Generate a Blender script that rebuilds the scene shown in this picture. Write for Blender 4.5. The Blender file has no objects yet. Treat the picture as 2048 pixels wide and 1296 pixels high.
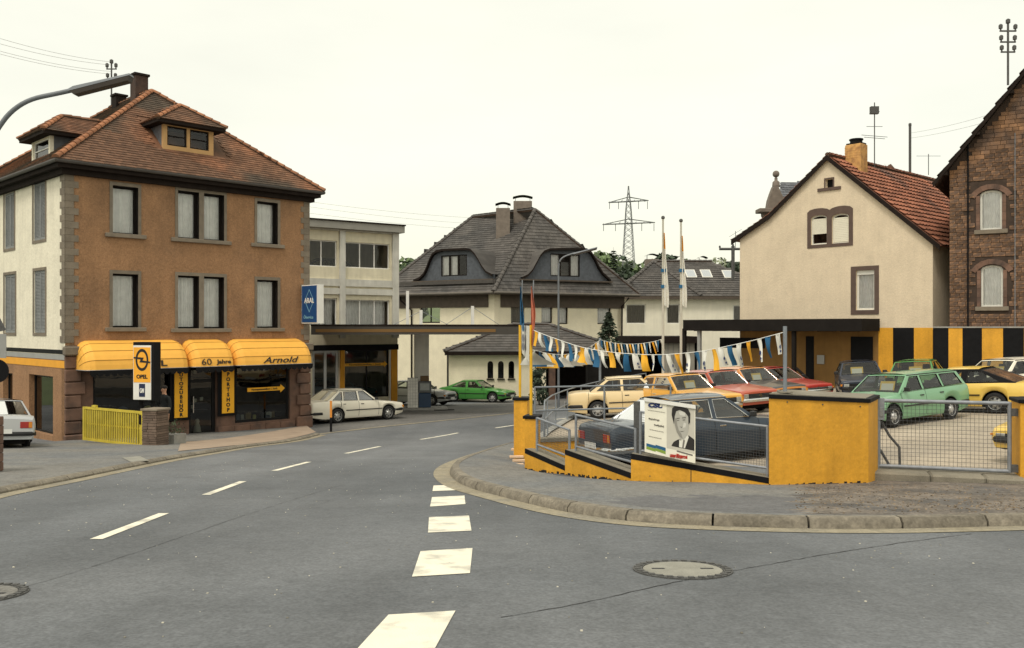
import bpy, math, random
from mathutils import Vector, Matrix
from mathutils.geometry import tessellate_polygon
random.seed(7)
R = math.radians
SC = bpy.context.scene
COL = SC.collection
# ------------------------------------------------------------------ camera, sky, sun, exposure
CAMZ, HY, FPX = 4.0, 655.0, 1800.0          # eye height (m, station forecourt = 0), horizon row and focal length in photo pixels
cam_d = bpy.data.cameras.new('camera'); cam = bpy.data.objects.new('camera', cam_d); COL.objects.link(cam)
cam.location = (0, 0, CAMZ); cam.rotation_euler = (R(90), 0, 0)
cam_d.sensor_width = 36.0; cam_d.lens = 36.0 * FPX / 2048.0; cam_d.shift_y = (HY - 648) / 2048.0
cam_d.clip_start = 0.05; cam_d.clip_end = 3000
SC.camera = cam
W = bpy.data.worlds.new('World'); SC.world = W; W.use_nodes = True
nt = W.node_tree; nt.nodes.clear()
sky = nt.nodes.new('ShaderNodeTexSky'); sky.sky_type = 'NISHITA'; sky.sun_disc = False
SUN_EL, SUN_AZ = 58.0, 205.0                 # soft sun behind thin cloud, behind and left of the camera
sky.sun_elevation = R(SUN_EL); sky.sun_rotation = R(SUN_AZ); sky.dust_density = 4.0; sky.air_density = 1.0
bg1 = nt.nodes.new('ShaderNodeBackground'); bg1.inputs['Strength'].default_value = 0.05
nt.links.new(sky.outputs[0], bg1.inputs['Color'])
bg2 = nt.nodes.new('ShaderNodeBackground'); bg2.inputs['Color'].default_value = (1.0, 0.962, 0.765, 1)   # thin bright overcast with faint cloud structure
_tc = nt.nodes.new('ShaderNodeTexCoord'); _mp = nt.nodes.new('ShaderNodeMapping'); _mp.inputs['Scale'].default_value = (1, 1, 3.5); _nz = nt.nodes.new('ShaderNodeTexNoise'); _nz.inputs['Scale'].default_value = 2.2; _nz.inputs['Detail'].default_value = 6
_mr = nt.nodes.new('ShaderNodeMapRange'); _mr.inputs['From Min'].default_value = .3; _mr.inputs['From Max'].default_value = .7; _mr.inputs['To Min'].default_value = .85; _mr.inputs['To Max'].default_value = .98
nt.links.new(_tc.outputs['Generated'], _mp.inputs['Vector']); nt.links.new(_mp.outputs[0], _nz.inputs['Vector']); nt.links.new(_nz.outputs['Fac'], _mr.inputs['Value']); nt.links.new(_mr.outputs[0], bg2.inputs['Strength'])
add = nt.nodes.new('ShaderNodeAddShader'); wo = nt.nodes.new('ShaderNodeOutputWorld')
nt.links.new(bg1.outputs[0], add.inputs[0]); nt.links.new(bg2.outputs[0], add.inputs[1]); nt.links.new(add.outputs[0], wo.inputs['Surface'])
sd = bpy.data.lights.new('sun', 'SUN'); so = bpy.data.objects.new('sun', sd); COL.objects.link(so)
sd.energy = 1.5; sd.angle = R(14); sd.color = (1.0, 0.95, 0.86)
_az, _el = R(SUN_AZ), R(SUN_EL)
_dir = Vector((math.sin(_az) * math.cos(_el), math.cos(_az) * math.cos(_el), math.sin(_el)))
so.rotation_euler = _dir.to_track_quat('Z', 'Y').to_euler(); so.location = (0, -20, 40)
VS = SC.view_settings
VS.view_transform = 'Standard'; VS.look = 'None'; VS.exposure = 0.0; VS.gamma = 1.0; VS.use_curve_mapping = False

# ------------------------------------------------------------------ heights of street and car lot
GP = [(-30, 2.75), (-5, 2.62), (0, 2.5), (4, 2.33), (6.8, 2.13), (10, 1.87), (14.4, 1.52), (20, 1.07), (25, .62), (30, .2), (34, .04), (38, -.02),
      (48, -.25), (54, -.45), (62, -.6), (80, -.7), (130, -.7), (3000, -.7)]
def g(x, y):
    for i in range(len(GP) - 1):
        if y <= GP[i + 1][0]:
            break
    (y0, z0), (y1, z1) = GP[i], GP[i + 1]
    def sl(k):
        k = max(1, min(len(GP) - 2, k)); return (GP[k + 1][1] - GP[k - 1][1]) / (GP[k + 1][0] - GP[k - 1][0])
    h = y1 - y0; t = max(0, min(1, (y - y0) / h)); m0, m1 = sl(i) * h, sl(i + 1) * h
    return (2*t**3 - 3*t*t + 1) * z0 + (t**3 - 2*t*t + t) * m0 + (-2*t**3 + 3*t*t) * z1 + (t**3 - t*t) * m1
def lot(x, y): return 1.38 + .05 * x - .02 * y
def P(px, py, D): return Vector(((px - 1024) / FPX * D, D, CAMZ - (py - HY) / FPX * D))
def gp(px, py, h=0.0, fn=g):
    a, b = 2.0, 250.0
    for _ in range(60):
        m = (a + b) / 2; x = (px - 1024) / FPX * m
        if (CAMZ - fn(x, m) - h) * FPX / m > py - HY: a = m
        else: b = m
    x = (px - 1024) / FPX * a
    return Vector((x, a, fn(x, a) + h))

# ------------------------------------------------------------------ things, parts, mesh builder
ORG = {}
def tag(o, label, cat=None, group=None, kind=None):
    if label: o['label'] = label
    if cat: o['category'] = cat
    if group: o['group'] = group
    if kind: o['kind'] = kind
    return o
def thing(name, loc, label, cat, group=None, rz=0.0, mat=None):
    o = bpy.data.objects.new(name, None); COL.objects.link(o); o.empty_display_size = .3
    if mat is not None: o.matrix_world = mat; ORG[o.name] = Vector((0, 0, 0))
    else:
        o.location = loc; o.rotation_euler = (0, 0, rz); ORG[o.name] = Vector(loc) if not rz else Vector((0, 0, 0))
    return tag(o, label, cat, group)

class Fr:
    """frame of a wall: x to the right along it, y into the building, z up"""
    def __init__(s, o, d):
        s.o = Vector((o[0], o[1], 0)); d = Vector((d[0], d[1], 0)).normalized(); s.ex = d; s.ey = Vector((-d.y, d.x, 0))
    def __call__(s, x, y, z): return s.o + s.ex * x + s.ey * y + Vector((0, 0, z))
    def x(s, px, y=0.0):
        k = (px - 1024) / FPX; b = s.o + s.ey * y
        return (k * b.y - b.x) / (s.ex.x - k * s.ex.y)
    def z(s, px, py, y=0.0):
        p = s(s.x(px, y), y, 0); return CAMZ - (py - HY) / FPX * p.y
    def rect(s, a, b, c, d, y=0.0):
        x0, x1 = s.x(a, y), s.x(c, y); m = (a + c) / 2
        return (x0, s.z(m, d, y), x1, s.z(m, b, y))
    def back(s, x, y): return Fr(s(x, y, 0), s.ex)
def ident(x, y, z): return Vector((x, y, z))

class MB:
    def __init__(s, T=None): s.V = []; s.F = []; s.M = []; s.T = T or ident
    def v(s, p): s.V.append(s.T(*p)); return len(s.V) - 1
    def f(s, ids, m=0): s.F.append(tuple(ids)); s.M.append(m)
    def poly(s, pts, m=0): s.f([s.v(p) for p in pts], m); return s
    def box(s, x0, y0, z0, x1, y1, z1, m=0, taper=0.0):
        t = taper
        i = [s.v(p) for p in ((x0, y0, z0), (x1, y0, z0), (x1, y1, z0), (x0, y1, z0), (x0 + t, y0 + t, z1), (x1 - t, y0 + t, z1), (x1 - t, y1 - t, z1), (x0 + t, y1 - t, z1))]
        for q in ((3, 2, 1, 0), (4, 5, 6, 7), (0, 1, 5, 4), (1, 2, 6, 5), (2, 3, 7, 6), (3, 0, 4, 7)): s.f([i[k] for k in q], m)
        return s
    def bbox(s, x0, y0, z0, x1, y1, z1, b=.02, m=0):
        """box with chamfered edges"""
        X = (x0, x1); Y = (y0, y1); Z = (z0, z1); ids = {}
        for a in (0, 1):
            for c in (0, 1):
                for d in (0, 1):
                    sx, sy, sz = (1 - 2 * a) * b, (1 - 2 * c) * b, (1 - 2 * d) * b
                    ids[a, c, d, 0] = s.v((X[a], Y[c] + sy, Z[d] + sz)); ids[a, c, d, 1] = s.v((X[a] + sx, Y[c], Z[d] + sz)); ids[a, c, d, 2] = s.v((X[a] + sx, Y[c] + sy, Z[d]))
        for a in (0, 1):
            q = [ids[a, 0, 0, 0], ids[a, 1, 0, 0], ids[a, 1, 1, 0], ids[a, 0, 1, 0]]; s.f(q if a else q[::-1], m)
            q = [ids[0, a, 0, 1], ids[1, a, 0, 1], ids[1, a, 1, 1], ids[0, a, 1, 1]]; s.f(q[::-1] if a else q, m)
            q = [ids[0, 0, a, 2], ids[1, 0, a, 2], ids[1, 1, a, 2], ids[0, 1, a, 2]]; s.f(q if a else q[::-1], m)
            for c in (0, 1):
                s.f([ids[a, c, 0, 0], ids[a, c, 1, 0], ids[a, c, 1, 1], ids[a, c, 0, 1]], m)
                s.f([ids[a, 0, c, 0], ids[a, 1, c, 0], ids[a, 1, c, 2], ids[a, 0, c, 2]], m)
                s.f([ids[0, a, c, 1], ids[1, a, c, 1], ids[1, a, c, 2], ids[0, a, c, 2]], m)
                for d in (0, 1): s.f([ids[a, c, d, 0], ids[a, c, d, 1], ids[a, c, d, 2]], m)
        return s
    def prism(s, pts, off, m=0, ms=None):
        n = len(pts); ms = m if ms is None else ms
        a = [s.v(p) for p in pts]; b = [s.v((p[0] + off[0], p[1] + off[1], p[2] + off[2])) for p in pts]
        s.f(a[::-1], m); s.f(b, m)
        for i in range(n): s.f((a[i], a[(i + 1) % n], b[(i + 1) % n], b[i]), ms)
        return s
    def plate(s, outer, holes, mp, th, m=0, mr=None, back=True):
        """2-D outline with holes, mapped by mp(a, b, c) to the builder's space; c runs 0..th"""
        mr = m if mr is None else mr
        loops = [outer] + list(holes)
        flat = [p for l in loops for p in l]
        tris = tessellate_polygon([[Vector((p[0], p[1], 0)) for p in l] for l in loops])
        A = [s.v(mp(p[0], p[1], 0)) for p in flat]
        for t in tris: s.f([A[k] for k in t], m)
        if not th: return s
        B = [s.v(mp(p[0], p[1], th)) for p in flat]
        if back:
            for t in tris: s.f([B[k] for k in reversed(t)], m)
        k = 0
        for li, l in enumerate(loops):
            n = len(l)
            for i in range(n):
                j = (i + 1) % n; s.f((A[k + i], A[k + j], B[k + j], B[k + i]), m if li == 0 else mr)
            k += n
        return s
    def tube(s, pts, r, n=8, m=0, r1=None, cap=True):
        pts = [Vector(p) for p in pts]; rings = []; N = len(pts)
        for i, p in enumerate(pts):
            d = (pts[min(i + 1, N - 1)] - pts[max(i - 1, 0)]).normalized()
            up = Vector((0, 0, 1)) if abs(d.z) < .95 else Vector((1, 0, 0))
            a = d.cross(up).normalized(); b = a.cross(d)
            rr = r if r1 is None else r + (r1 - r) * i / max(1, N - 1)
            rings.append([s.v(p + (a * math.cos(2 * math.pi * k / n) + b * math.sin(2 * math.pi * k / n)) * rr) for k in range(n)])
        for i in range(N - 1):
            for k in range(n): s.f((rings[i][k], rings[i][(k + 1) % n], rings[i + 1][(k + 1) % n], rings[i + 1][k]), m)
        if cap: s.f(rings[0][::-1], m); s.f(rings[-1], m)
        return s
    def lathe(s, prof, c=(0, 0, 0), n=24, axis='z', m=0, cap=True):
        rings = []
        for r, h in prof:
            ring = []
            for k in range(n):
                a = 2 * math.pi * k / n; q = (r * math.cos(a), r * math.sin(a))
                p = {'z': (q[0], q[1], h), 'y': (q[0], h, q[1]), 'x': (h, q[0], q[1])}[axis]
                ring.append(s.v((p[0] + c[0], p[1] + c[1], p[2] + c[2])))
            rings.append(ring)
        for i in range(len(rings) - 1):
            for k in range(n): s.f((rings[i][k], rings[i][(k + 1) % n], rings[i + 1][(k + 1) % n], rings[i + 1][k]), m)
        if cap: s.f(rings[0][::-1], m); s.f(rings[-1], m)
        return s
    def grid(s, fn, nu, nv, m=0):
        I = [[s.v(fn(i / nu, j / nv)) for j in range(nv + 1)] for i in range(nu + 1)]
        for i in range(nu):
            for j in range(nv): s.f((I[i][j], I[i + 1][j], I[i + 1][j + 1], I[i][j + 1]), m)
        return s
    def mesh(s, name, mats, off=None, smooth=None):
        me = bpy.data.meshes.new(name); o = off or Vector((0, 0, 0))
        me.from_pydata([tuple(v - o) for v in s.V], [], s.F)
        for mt in (mats if isinstance(mats, (list, tuple)) else [mats]): me.materials.append(mt)
        me.polygons.foreach_set('material_index', s.M)
        if smooth is not None:
            me.shade_smooth()
            if smooth < 180: me.set_sharp_from_angle(angle=R(smooth))
        me.validate(); me.update(); return me
    def build(s, name, mats, parent=None, label=None, cat=None, group=None, kind=None, smooth=None, fixn=True):
        off = ORG[parent.name] if parent else Vector((0, 0, 0))
        if parent is None and s.V:                      # own base point
            xs = [v.x for v in s.V]; ys = [v.y for v in s.V]; zs = [v.z for v in s.V]
            off = Vector(((min(xs) + max(xs)) / 2, (min(ys) + max(ys)) / 2, min(zs)))
        me = s.mesh(name, mats, off, smooth)
        o = bpy.data.objects.new(name, me); COL.objects.link(o)
        if parent: o.parent = parent; ORG[o.name] = off
        else: o.location = off; ORG[o.name] = off
        return tag(o, label, cat, group, kind)
def inst(name, me, parent, mtx):
    o = bpy.data.objects.new(name, me); COL.objects.link(o); o.parent = parent
    o.matrix_local = Matrix.Translation(-ORG[parent.name]) @ mtx
    ORG[o.name] = Vector((0, 0, 0)); return o
def ring_pts(r, n, cx=0, cy=0, a0=0, a1=360): return [(cx + r * math.cos(R(a0 + (a1 - a0) * k / n)), cy + r * math.sin(R(a0 + (a1 - a0) * k / n))) for k in range(n)]

# ------------------------------------------------------------------ materials
MATS = {}
def srgb(r, gg, b):
    def c(v):
        v /= 255.0; return v / 12.92 if v <= .04045 else ((v + .055) / 1.055) ** 2.4
    return (c(r), c(gg), c(b))
def mat(name, col, rough=.7, var=.12, scale=3.0, bump=0.0, bscale=40.0, metal=0.0, island=0.0, coat=0.0, spec=.4, col2=None, c2scale=1.2, c2lo=.45, c2hi=.65, fine=0.0, streak=0.0, lane=0.0, spot=0.0):
    if name in MATS: return MATS[name]
    m = bpy.data.materials.new(name); m.use_nodes = True; t = m.node_tree; L = t.links.new
    b = t.nodes['Principled BSDF']; b.inputs['Roughness'].default_value = rough; b.inputs['Metallic'].default_value = metal
    b.inputs['Specular IOR Level'].default_value = spec; b.inputs['Coat Weight'].default_value = coat; b.inputs['Coat Roughness'].default_value = .05
    tc = t.nodes.new('ShaderNodeTexCoord'); mp = t.nodes.new('ShaderNodeMapping'); L(tc.outputs['Object'], mp.inputs['Vector'])
    def noise(sc, det=4.0, stretch=None):
        n = t.nodes.new('ShaderNodeTexNoise'); n.inputs['Scale'].default_value = sc; n.inputs['Detail'].default_value = det
        if stretch:
            k = t.nodes.new('ShaderNodeMapping'); k.inputs['Scale'].default_value = stretch; L(tc.outputs['Object'], k.inputs['Vector']); L(k.outputs[0], n.inputs['Vector'])
        else: L(mp.outputs[0], n.inputs['Vector'])
        return n.outputs['Fac']
    def rng(fac, lo, hi, a=.3, c=.7):
        r = t.nodes.new('ShaderNodeMapRange'); r.inputs['From Min'].default_value = a; r.inputs['From Max'].default_value = c
        r.inputs['To Min'].default_value = lo; r.inputs['To Max'].default_value = hi; L(fac, r.inputs['Value']); return r.outputs[0]
    def mul(x, y):
        k = t.nodes.new('ShaderNodeMath'); k.operation = 'MULTIPLY'; L(x, k.inputs[0]); L(y, k.inputs[1]); return k.outputs[0]
    base = t.nodes.new('ShaderNodeRGB'); base.outputs[0].default_value = (*col, 1); cur = base.outputs[0]
    if col2:
        mx = t.nodes.new('ShaderNodeMixRGB'); mx.inputs[2].default_value = (*col2, 1); L(cur, mx.inputs[1]); L(rng(noise(c2scale, 6.0), 0, 1, c2lo, c2hi), mx.inputs[0]); cur = mx.outputs[0]
    f = None
    if var: f = rng(noise(scale), 1 - var, 1 + var)
    if fine:
        q = rng(noise(bscale * 2.5, 2.0), 1 - fine, 1 + fine); f = q if f is None else mul(f, q)
    if streak:
        q = rng(noise(1.0, 5.0, (5, 5, .5)), 1 - streak, 1 + streak * .4); f = q if f is None else mul(f, q)
    if lane:
        q = rng(noise(1.0, 4.0, (.9, .07, 1)), 1 - lane, 1 + lane); f = q if f is None else mul(f, q)
    if spot:                                                  # coarse aggregate and grime spots
        q = rng(noise(11.0, 8.0), 1 - spot, 1 + spot, .38, .62); f = mul(f, q); q = rng(noise(1.7, 7.0), 1 - spot * .9, 1.03, .36, .5); f = mul(f, q)
    if island:
        gi = t.nodes.new('ShaderNodeNewGeometry'); oi = t.nodes.new('ShaderNodeObjectInfo'); ad = t.nodes.new('ShaderNodeMath'); ad.operation = 'ADD'
        L(gi.outputs['Random Per Island'], ad.inputs[0]); L(oi.outputs['Random'], ad.inputs[1]); fr = t.nodes.new('ShaderNodeMath'); fr.operation = 'FRACT'; L(ad.outputs[0], fr.inputs[0])
        q = rng(fr.outputs[0], 1 - island, 1 + island, 0, 1); f = q if f is None else mul(f, q)
    if f is not None:
        vm = t.nodes.new('ShaderNodeVectorMath'); vm.operation = 'SCALE'; L(cur, vm.inputs[0]); L(f, vm.inputs['Scale']); cur = vm.outputs[0]
    L(cur, b.inputs['Base Color'])
    if bump:
        bn = t.nodes.new('ShaderNodeBump'); bn.inputs['Strength'].default_value = bump; bn.inputs['Distance'].default_value = .02
        L(noise(bscale, 3.0), bn.inputs['Height']); L(bn.outputs[0], b.inputs['Normal'])
    MATS[name] = m; return m
def glass(name, tint=(.55, .58, .56), refl=1.0, rough=.015):
    if name in MATS: return MATS[name]
    m = bpy.data.materials.new(name); m.use_nodes = True; t = m.node_tree; t.nodes.clear(); L = t.links.new
    o = t.nodes.new('ShaderNodeOutputMaterial'); mx = t.nodes.new('ShaderNodeMixShader'); tr = t.nodes.new('ShaderNodeBsdfTransparent'); gl = t.nodes.new('ShaderNodeBsdfGlossy')
    fr = t.nodes.new('ShaderNodeFresnel'); fr.inputs['IOR'].default_value = 1.5
    k = t.nodes.new('ShaderNodeMath'); k.operation = 'MULTIPLY'; k.inputs[1].default_value = refl; k.use_clamp = True
    tr.inputs['Color'].default_value = (*tint, 1); gl.inputs['Roughness'].default_value = rough; gl.inputs['Color'].default_value = (1, 1, 1, 1)
    nz = t.nodes.new('ShaderNodeTexNoise'); nz.inputs['Scale'].default_value = 1.3; bn = t.nodes.new('ShaderNodeBump'); bn.inputs['Strength'].default_value = .05; bn.inputs['Distance'].default_value = .05
    tc = t.nodes.new('ShaderNodeTexCoord'); L(tc.outputs['Object'], nz.inputs['Vector']); L(nz.outputs['Fac'], bn.inputs['Height']); L(bn.outputs[0], gl.inputs['Normal'])
    L(fr.outputs[0], k.inputs[0]); L(k.outputs[0], mx.inputs[0]); L(tr.outputs[0], mx.inputs[1]); L(gl.outputs[0], mx.inputs[2]); L(mx.outputs[0], o.inputs['Surface'])
    MATS[name] = m; return m
GLASS = glass('window_glass', (.88, .88, .87), .9); CARGLASS = glass('car_glass', (.68, .72, .70), .95); SHOPGLASS = glass('shop_glass', (.5, .53, .5), 1.2)
m_black = mat('black_paint', (.008, .008, .009), .6, .2, 5, spec=.12)
m_blackrub = mat('black_rubber', (.012, .012, .012), .75, .2, 8, spec=.15)
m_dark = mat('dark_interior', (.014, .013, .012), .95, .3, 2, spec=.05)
m_yellow = mat('yellow_wall_paint', srgb(214, 156, 46), .62, .07, 1.6, .35, 14, fine=.06, streak=.12, spot=.04)
m_yelpost = mat('yellow_post_paint', srgb(222, 172, 40), .5, .12, 5)
m_awn = mat('yellow_awning_cloth', srgb(238, 178, 76), .65, .05, 3, .1, 200)
m_white = mat('white_paint', (.74, .73, .68), .6, .06, 3)
m_conc = mat('concrete_grey', (.30, .295, .27), .9, .18, 3, .4, 50, fine=.12)
m_galv = mat('galvanised_steel', (.24, .255, .275), .5, .18, 9, metal=.25)
m_chrome = mat('chrome', (.62, .62, .6), .16, .08, 6, metal=1.0)
m_curt = mat('net_curtain', (.84, .84, .82), .95, .08, 5)

# ------------------------------------------------------------------ lettering meshes (made while the scene is still empty)
def text_mesh(s, size, shear=0.0, bold=0.0, spacing=1.0):
    c = bpy.data.curves.new('lettering', 'FONT'); c.body = s; c.size = size; c.shear = shear; c.offset = bold; c.extrude = .004; c.align_x = 'CENTER'; c.align_y = 'CENTER'; c.space_character = spacing; c.resolution_u = 3
    o = bpy.data.objects.new('lettering', c); COL.objects.link(o); bpy.context.view_layer.update()
    me = bpy.data.meshes.new_from_object(o.evaluated_get(bpy.context.evaluated_depsgraph_get()))
    bpy.data.objects.remove(o); bpy.data.curves.remove(c); return me
def put_text(name, me, mt, parent, o, ex, ey, sx=1.0, sy=1.0):
    """letters lie in the plane of ex (reading direction) and ey (up), centred on o"""
    ex = Vector(ex).normalized(); ey = Vector(ey).normalized(); n = ex.cross(ey)
    me = me.copy(); me.materials.clear(); me.materials.append(mt)
    M4 = Matrix(((ex.x * sx, ey.x * sy, n.x, o[0]), (ex.y * sx, ey.y * sy, n.y, o[1]), (ex.z * sx, ey.z * sy, n.z, o[2]), (0, 0, 0, 1)))
    return inst(name, me, parent, M4)
TXT = dict(opel=text_mesh('OPEL', .34, 0, .012, 1.15), sixty=text_mesh('60', .40, 0, .002), jahre=text_mesh('Jahre', .26, 0, .008), arnold=text_mesh('Arnold', .40, .35, .006),
           aral=text_mesh('ARAL', .24, 0, .006), serv=text_mesh('Ölservice', .17, 0, .003), opel2=text_mesh('OPEL', .16, 0, .006), gm=text_mesh('GM', .17, 0, .006),
           arrow=text_mesh('Neuwagenausstellung 1. Stock', .115, 0, .002), csu=text_mesh('CSU', .11, .12, .008), burg=text_mesh('unser Bürgermeister', .07, 0, .004, .85))
VERT = {ch: text_mesh(ch, .19, 0, .010) for ch in sorted(set('AUTOZUBEHÖRSP'))}
# ------------------------------------------------------------------ setting: ground, road, pavements, car lot
m_asph = mat('asphalt', srgb(108, 110, 112), .85, .10, .45, .5, 16, fine=.20, col2=srgb(88, 91, 94), c2scale=.14, c2lo=.40, c2hi=.62, lane=.12, spot=.07)
m_asph2 = mat('asphalt_old', srgb(122, 120, 115), .9, .14, .5, .5, 16, fine=.24, spot=.14, col2=srgb(100, 102, 103), c2scale=.5)
m_asph3 = mat('asphalt_patch', srgb(98, 98, 99), .9, .12, .8, .5, 16, fine=.22, spot=.12)
m_grav = mat('gravelly_asphalt', srgb(112, 104, 95), .95, .2, 2.5, .8, 12, fine=.35, col2=srgb(92, 89, 86), c2scale=1.6, spot=.25)
m_lot = mat('dusty_lot', srgb(170, 158, 140), .95, .12, .5, .35, 60, fine=.16, spot=.08, col2=srgb(134, 126, 114), c2scale=.3, c2lo=.45, c2hi=.7)
m_fore = mat('forecourt', srgb(112, 110, 106), .9, .14, .5, .3, 14, fine=.15, spot=.14, col2=srgb(88, 88, 88), c2scale=.25)
m_kerb = mat('kerb_stone', srgb(122, 115, 102), .9, .18, 3, .5, 14, fine=.18, spot=.15, island=.14)
m_gut = mat('gutter_concrete', srgb(150, 141, 120), .9, .12, 2, .4, 16, fine=.18, spot=.12, col2=srgb(128, 122, 108), c2scale=2.0)
m_line = mat('road_paint', srgb(232, 226, 206), .7, .05, 3, .2, 90, fine=.06, col2=srgb(190, 186, 172), c2scale=4.5, c2lo=.50, c2hi=.66)
m_grass = mat('far_ground', srgb(92, 104, 66), .95, .3, .05)
m_tar = mat('tar_seam', (.02, .02, .022), .7, .2, 6)
m_iron = mat('cast_iron', (.085, .084, .08), .7, .25, 20, .4, 60)
m_lid = mat('manhole_concrete', srgb(142, 140, 130), .9, .15, 5, .4, 60, fine=.15)

def sheet(name, xs, ys, fn, mt, dz=0.0, parent=None, kind='structure'):
    mb = MB(); I = [[mb.v((x, y, fn(x, y) + dz)) for y in ys] for x in xs]
    for i in range(len(xs) - 1):
        for j in range(len(ys) - 1): mb.f((I[i][j], I[i + 1][j], I[i + 1][j + 1], I[i][j + 1]))
    return mb.build(name, mt, parent, kind=kind, smooth=180)
def fr(a, b, n): return [a + (b - a) * i / n for i in range(n + 1)]
sheet('ground', [-1500, -200, -60, 60, 200, 1500], fr(-30, 80, 60) + [100, 130, 400, 2500], lambda x, y: g(x, y) - .02, m_grass)
ROAD = sheet('road', [-32, -20, -10, 0, 10, 20, 32], fr(-12, 90, 140), g, m_asph)

def resample(pts, n):
    d = [0.0]
    for a, b in zip(pts, pts[1:]): d.append(d[-1] + (b - a).length)
    out = []
    for i in range(n + 1):
        s = d[-1] * i / n; k = 0
        while k < len(d) - 2 and d[k + 1] < s: k += 1
        t = (s - d[k]) / max(1e-6, d[k + 1] - d[k]); out.append(pts[k].lerp(pts[k + 1], t))
    return out
def smoothed(pts, n, it=2):
    for _ in range(it):
        q = [pts[0]]
        for a, b in zip(pts, pts[1:]): q += [a.lerp(b, .25), a.lerp(b, .75)]
        pts = q + [pts[-1]]
    return resample(pts, n)
def drape(p, h, fn=g): return Vector((p.x, p.y, fn(p.x, p.y) + h))
def offs(pts, d):
    """shift a path sideways (to its left) by d"""
    o = []
    for i, p in enumerate(pts):
        t = (pts[min(i + 1, len(pts) - 1)] - pts[max(i - 1, 0)]); t.z = 0; t.normalize(); o.append(Vector((p.x - t.y * d, p.y + t.x * d, 0)))
    return o
def strip(name, A, B, hA, hB, mt, nv=8, parent=None, fn=g, kind='structure'):
    mb = MB(); n = len(A)
    I = [[mb.v(drape(A[i].lerp(B[i], j / nv), hA + (hB - hA) * j / nv, fn)) for j in range(nv + 1)] for i in range(n)]
    for i in range(n - 1):
        for j in range(nv): mb.f((I[i][j], I[i][j + 1], I[i + 1][j + 1], I[i + 1][j]))
    return mb.build(name, mt, parent, kind=kind, smooth=180)
def kerb(name, path, width, h0, h1, mt, step):
    """row of kerb stones along path (its left side is the pavement); each stone a part"""
    root = bpy.data.objects.new(name, None); COL.objects.link(root); root.location = path[0]; ORG[root.name] = path[0].copy(); root['kind'] = 'structure'
    L = sum((b - a).length for a, b in zip(path, path[1:])); n = max(2, int(L / step)); P0 = resample(path, n * 3); inn = offs(P0, width); inn2 = offs(P0, .045)
    for k in range(n):
        mb = MB(); rings = []
        for q in range(4):
            i = k * 3 + q; e = .012 if q == 0 else (-.012 if q == 3 else 0)
            t = (P0[min(i + 1, 3 * n)] - P0[max(i - 1, 0)]); t.z = 0; t = t.normalized() * e
            c = random.uniform(-.004, .004) if q in (0,) else 0
            a, b, b2 = P0[i] + t, inn[i] + t, inn2[i] + t
            rings.append([mb.v(drape(a, -.1)), mb.v(drape(a, h0 * .55)), mb.v(drape(b2, h1 + c)), mb.v(drape(b, h1 + .006)), mb.v(drape(b, -.1))])
        for q in range(3):
            for j in range(4): mb.f((rings[q][j], rings[q + 1][j], rings[q + 1][j + 1], rings[q][j + 1]))
        mb.f(rings[0]); mb.f(rings[3][::-1])
        mb.build('kerb_stone', mt, root, smooth=40)
    return root

# right-hand pavement: kerb runs from the far street round the corner into the side street
KR_px = [(1160, 866), (1090, 877), (1027, 889), (985, 902), (940, 918), (908, 932), (897, 947), (914, 965), (946, 979), (989, 990), (1053, 1007), (1118, 1022), (1204, 1037), (1299, 1047), (1400, 1052), (1524, 1056), (1674, 1059), (1824, 1058), (2044, 1052), (2300, 1046)]
KR = smoothed([gp(*p) for p in KR_px], 150)
kerb('right_kerb', KR, .16, .10, .115, m_kerb, .95)
strip('right_gutter', offs(KR, -.30), offs(KR, -.005), .006, .006, m_gut, 2)
# foot of the yellow wall (on the pavement), used by the wall as well
WB_px = [(1034, 915), (1060, 940), (1130, 951), (1262, 966), (1380, 978), (1537, 979), (1735, 970)]
WB = [gp(p[0], p[1], .12) for p in WB_px]
WB_ext = [gp(1300, 880, .12), gp(1180, 884, .12), gp(1090, 892, .12)] + WB + [Vector((6.2, 14.7, 0)), Vector((8.1, 14.2, 0)), Vector((16.0, 12.6, 0))]
inner = resample([Vector((p.x, p.y, 0)) for p in WB_ext], 150)
inner = [p + Vector((0.12, .14, 0)) for p in inner]
PA = offs(KR, .155)
def ppt(s, v, e=0.0):
    i = min(149, int(s * 150)); f = s * 150 - i; return drape(PA[i].lerp(PA[i + 1], f).lerp(inner[i].lerp(inner[i + 1], f), v), .115 * (1 - v) + e)
mb = MB(); NS, NV = 300, 30; I = [[mb.v(tuple(ppt(i / NS, j / NV))) for j in range(NV + 1)] for i in range(NS + 1)]
for i in range(NS):
    for j in range(NV):
        c = (mb.V[I[i][j]] + mb.V[I[i + 1][j + 1]]) / 2; px = 1024 + c.x / c.y * FPX; py = HY - (c.z - CAMZ) / c.y * FPX; e = 14 * math.sin(c.x * 9 + c.y * 5) + 8 * math.sin(c.x * 23)
        k = 1 if px > 1610 + e and .03 < j / NV < .93 else (2 if px > 1250 + (py - 985) * -1.5 and py > 992 + e * .15 and px < 1602 and j > 0 else 0)   # older repairs in the pavement
        mb.f((I[i][j], I[i][j + 1], I[i + 1][j + 1], I[i + 1][j]), k)
mb.build('right_pavement', [m_asph2, m_grav, m_asph3], None, kind='structure', smooth=180)
def patch(name, px, mt, h, fn=g, parent=None, n=10, kind='structure'):
    q = [gp(a, b, h, fn) for a, b in px]; mb = MB()
    mb.grid(lambda u, v: tuple(drape(q[0].lerp(q[1], u).lerp(q[3].lerp(q[2], u), v), h, fn)), n, n)
    return mb.build(name, mt, parent, kind=kind, smooth=180)
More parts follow.
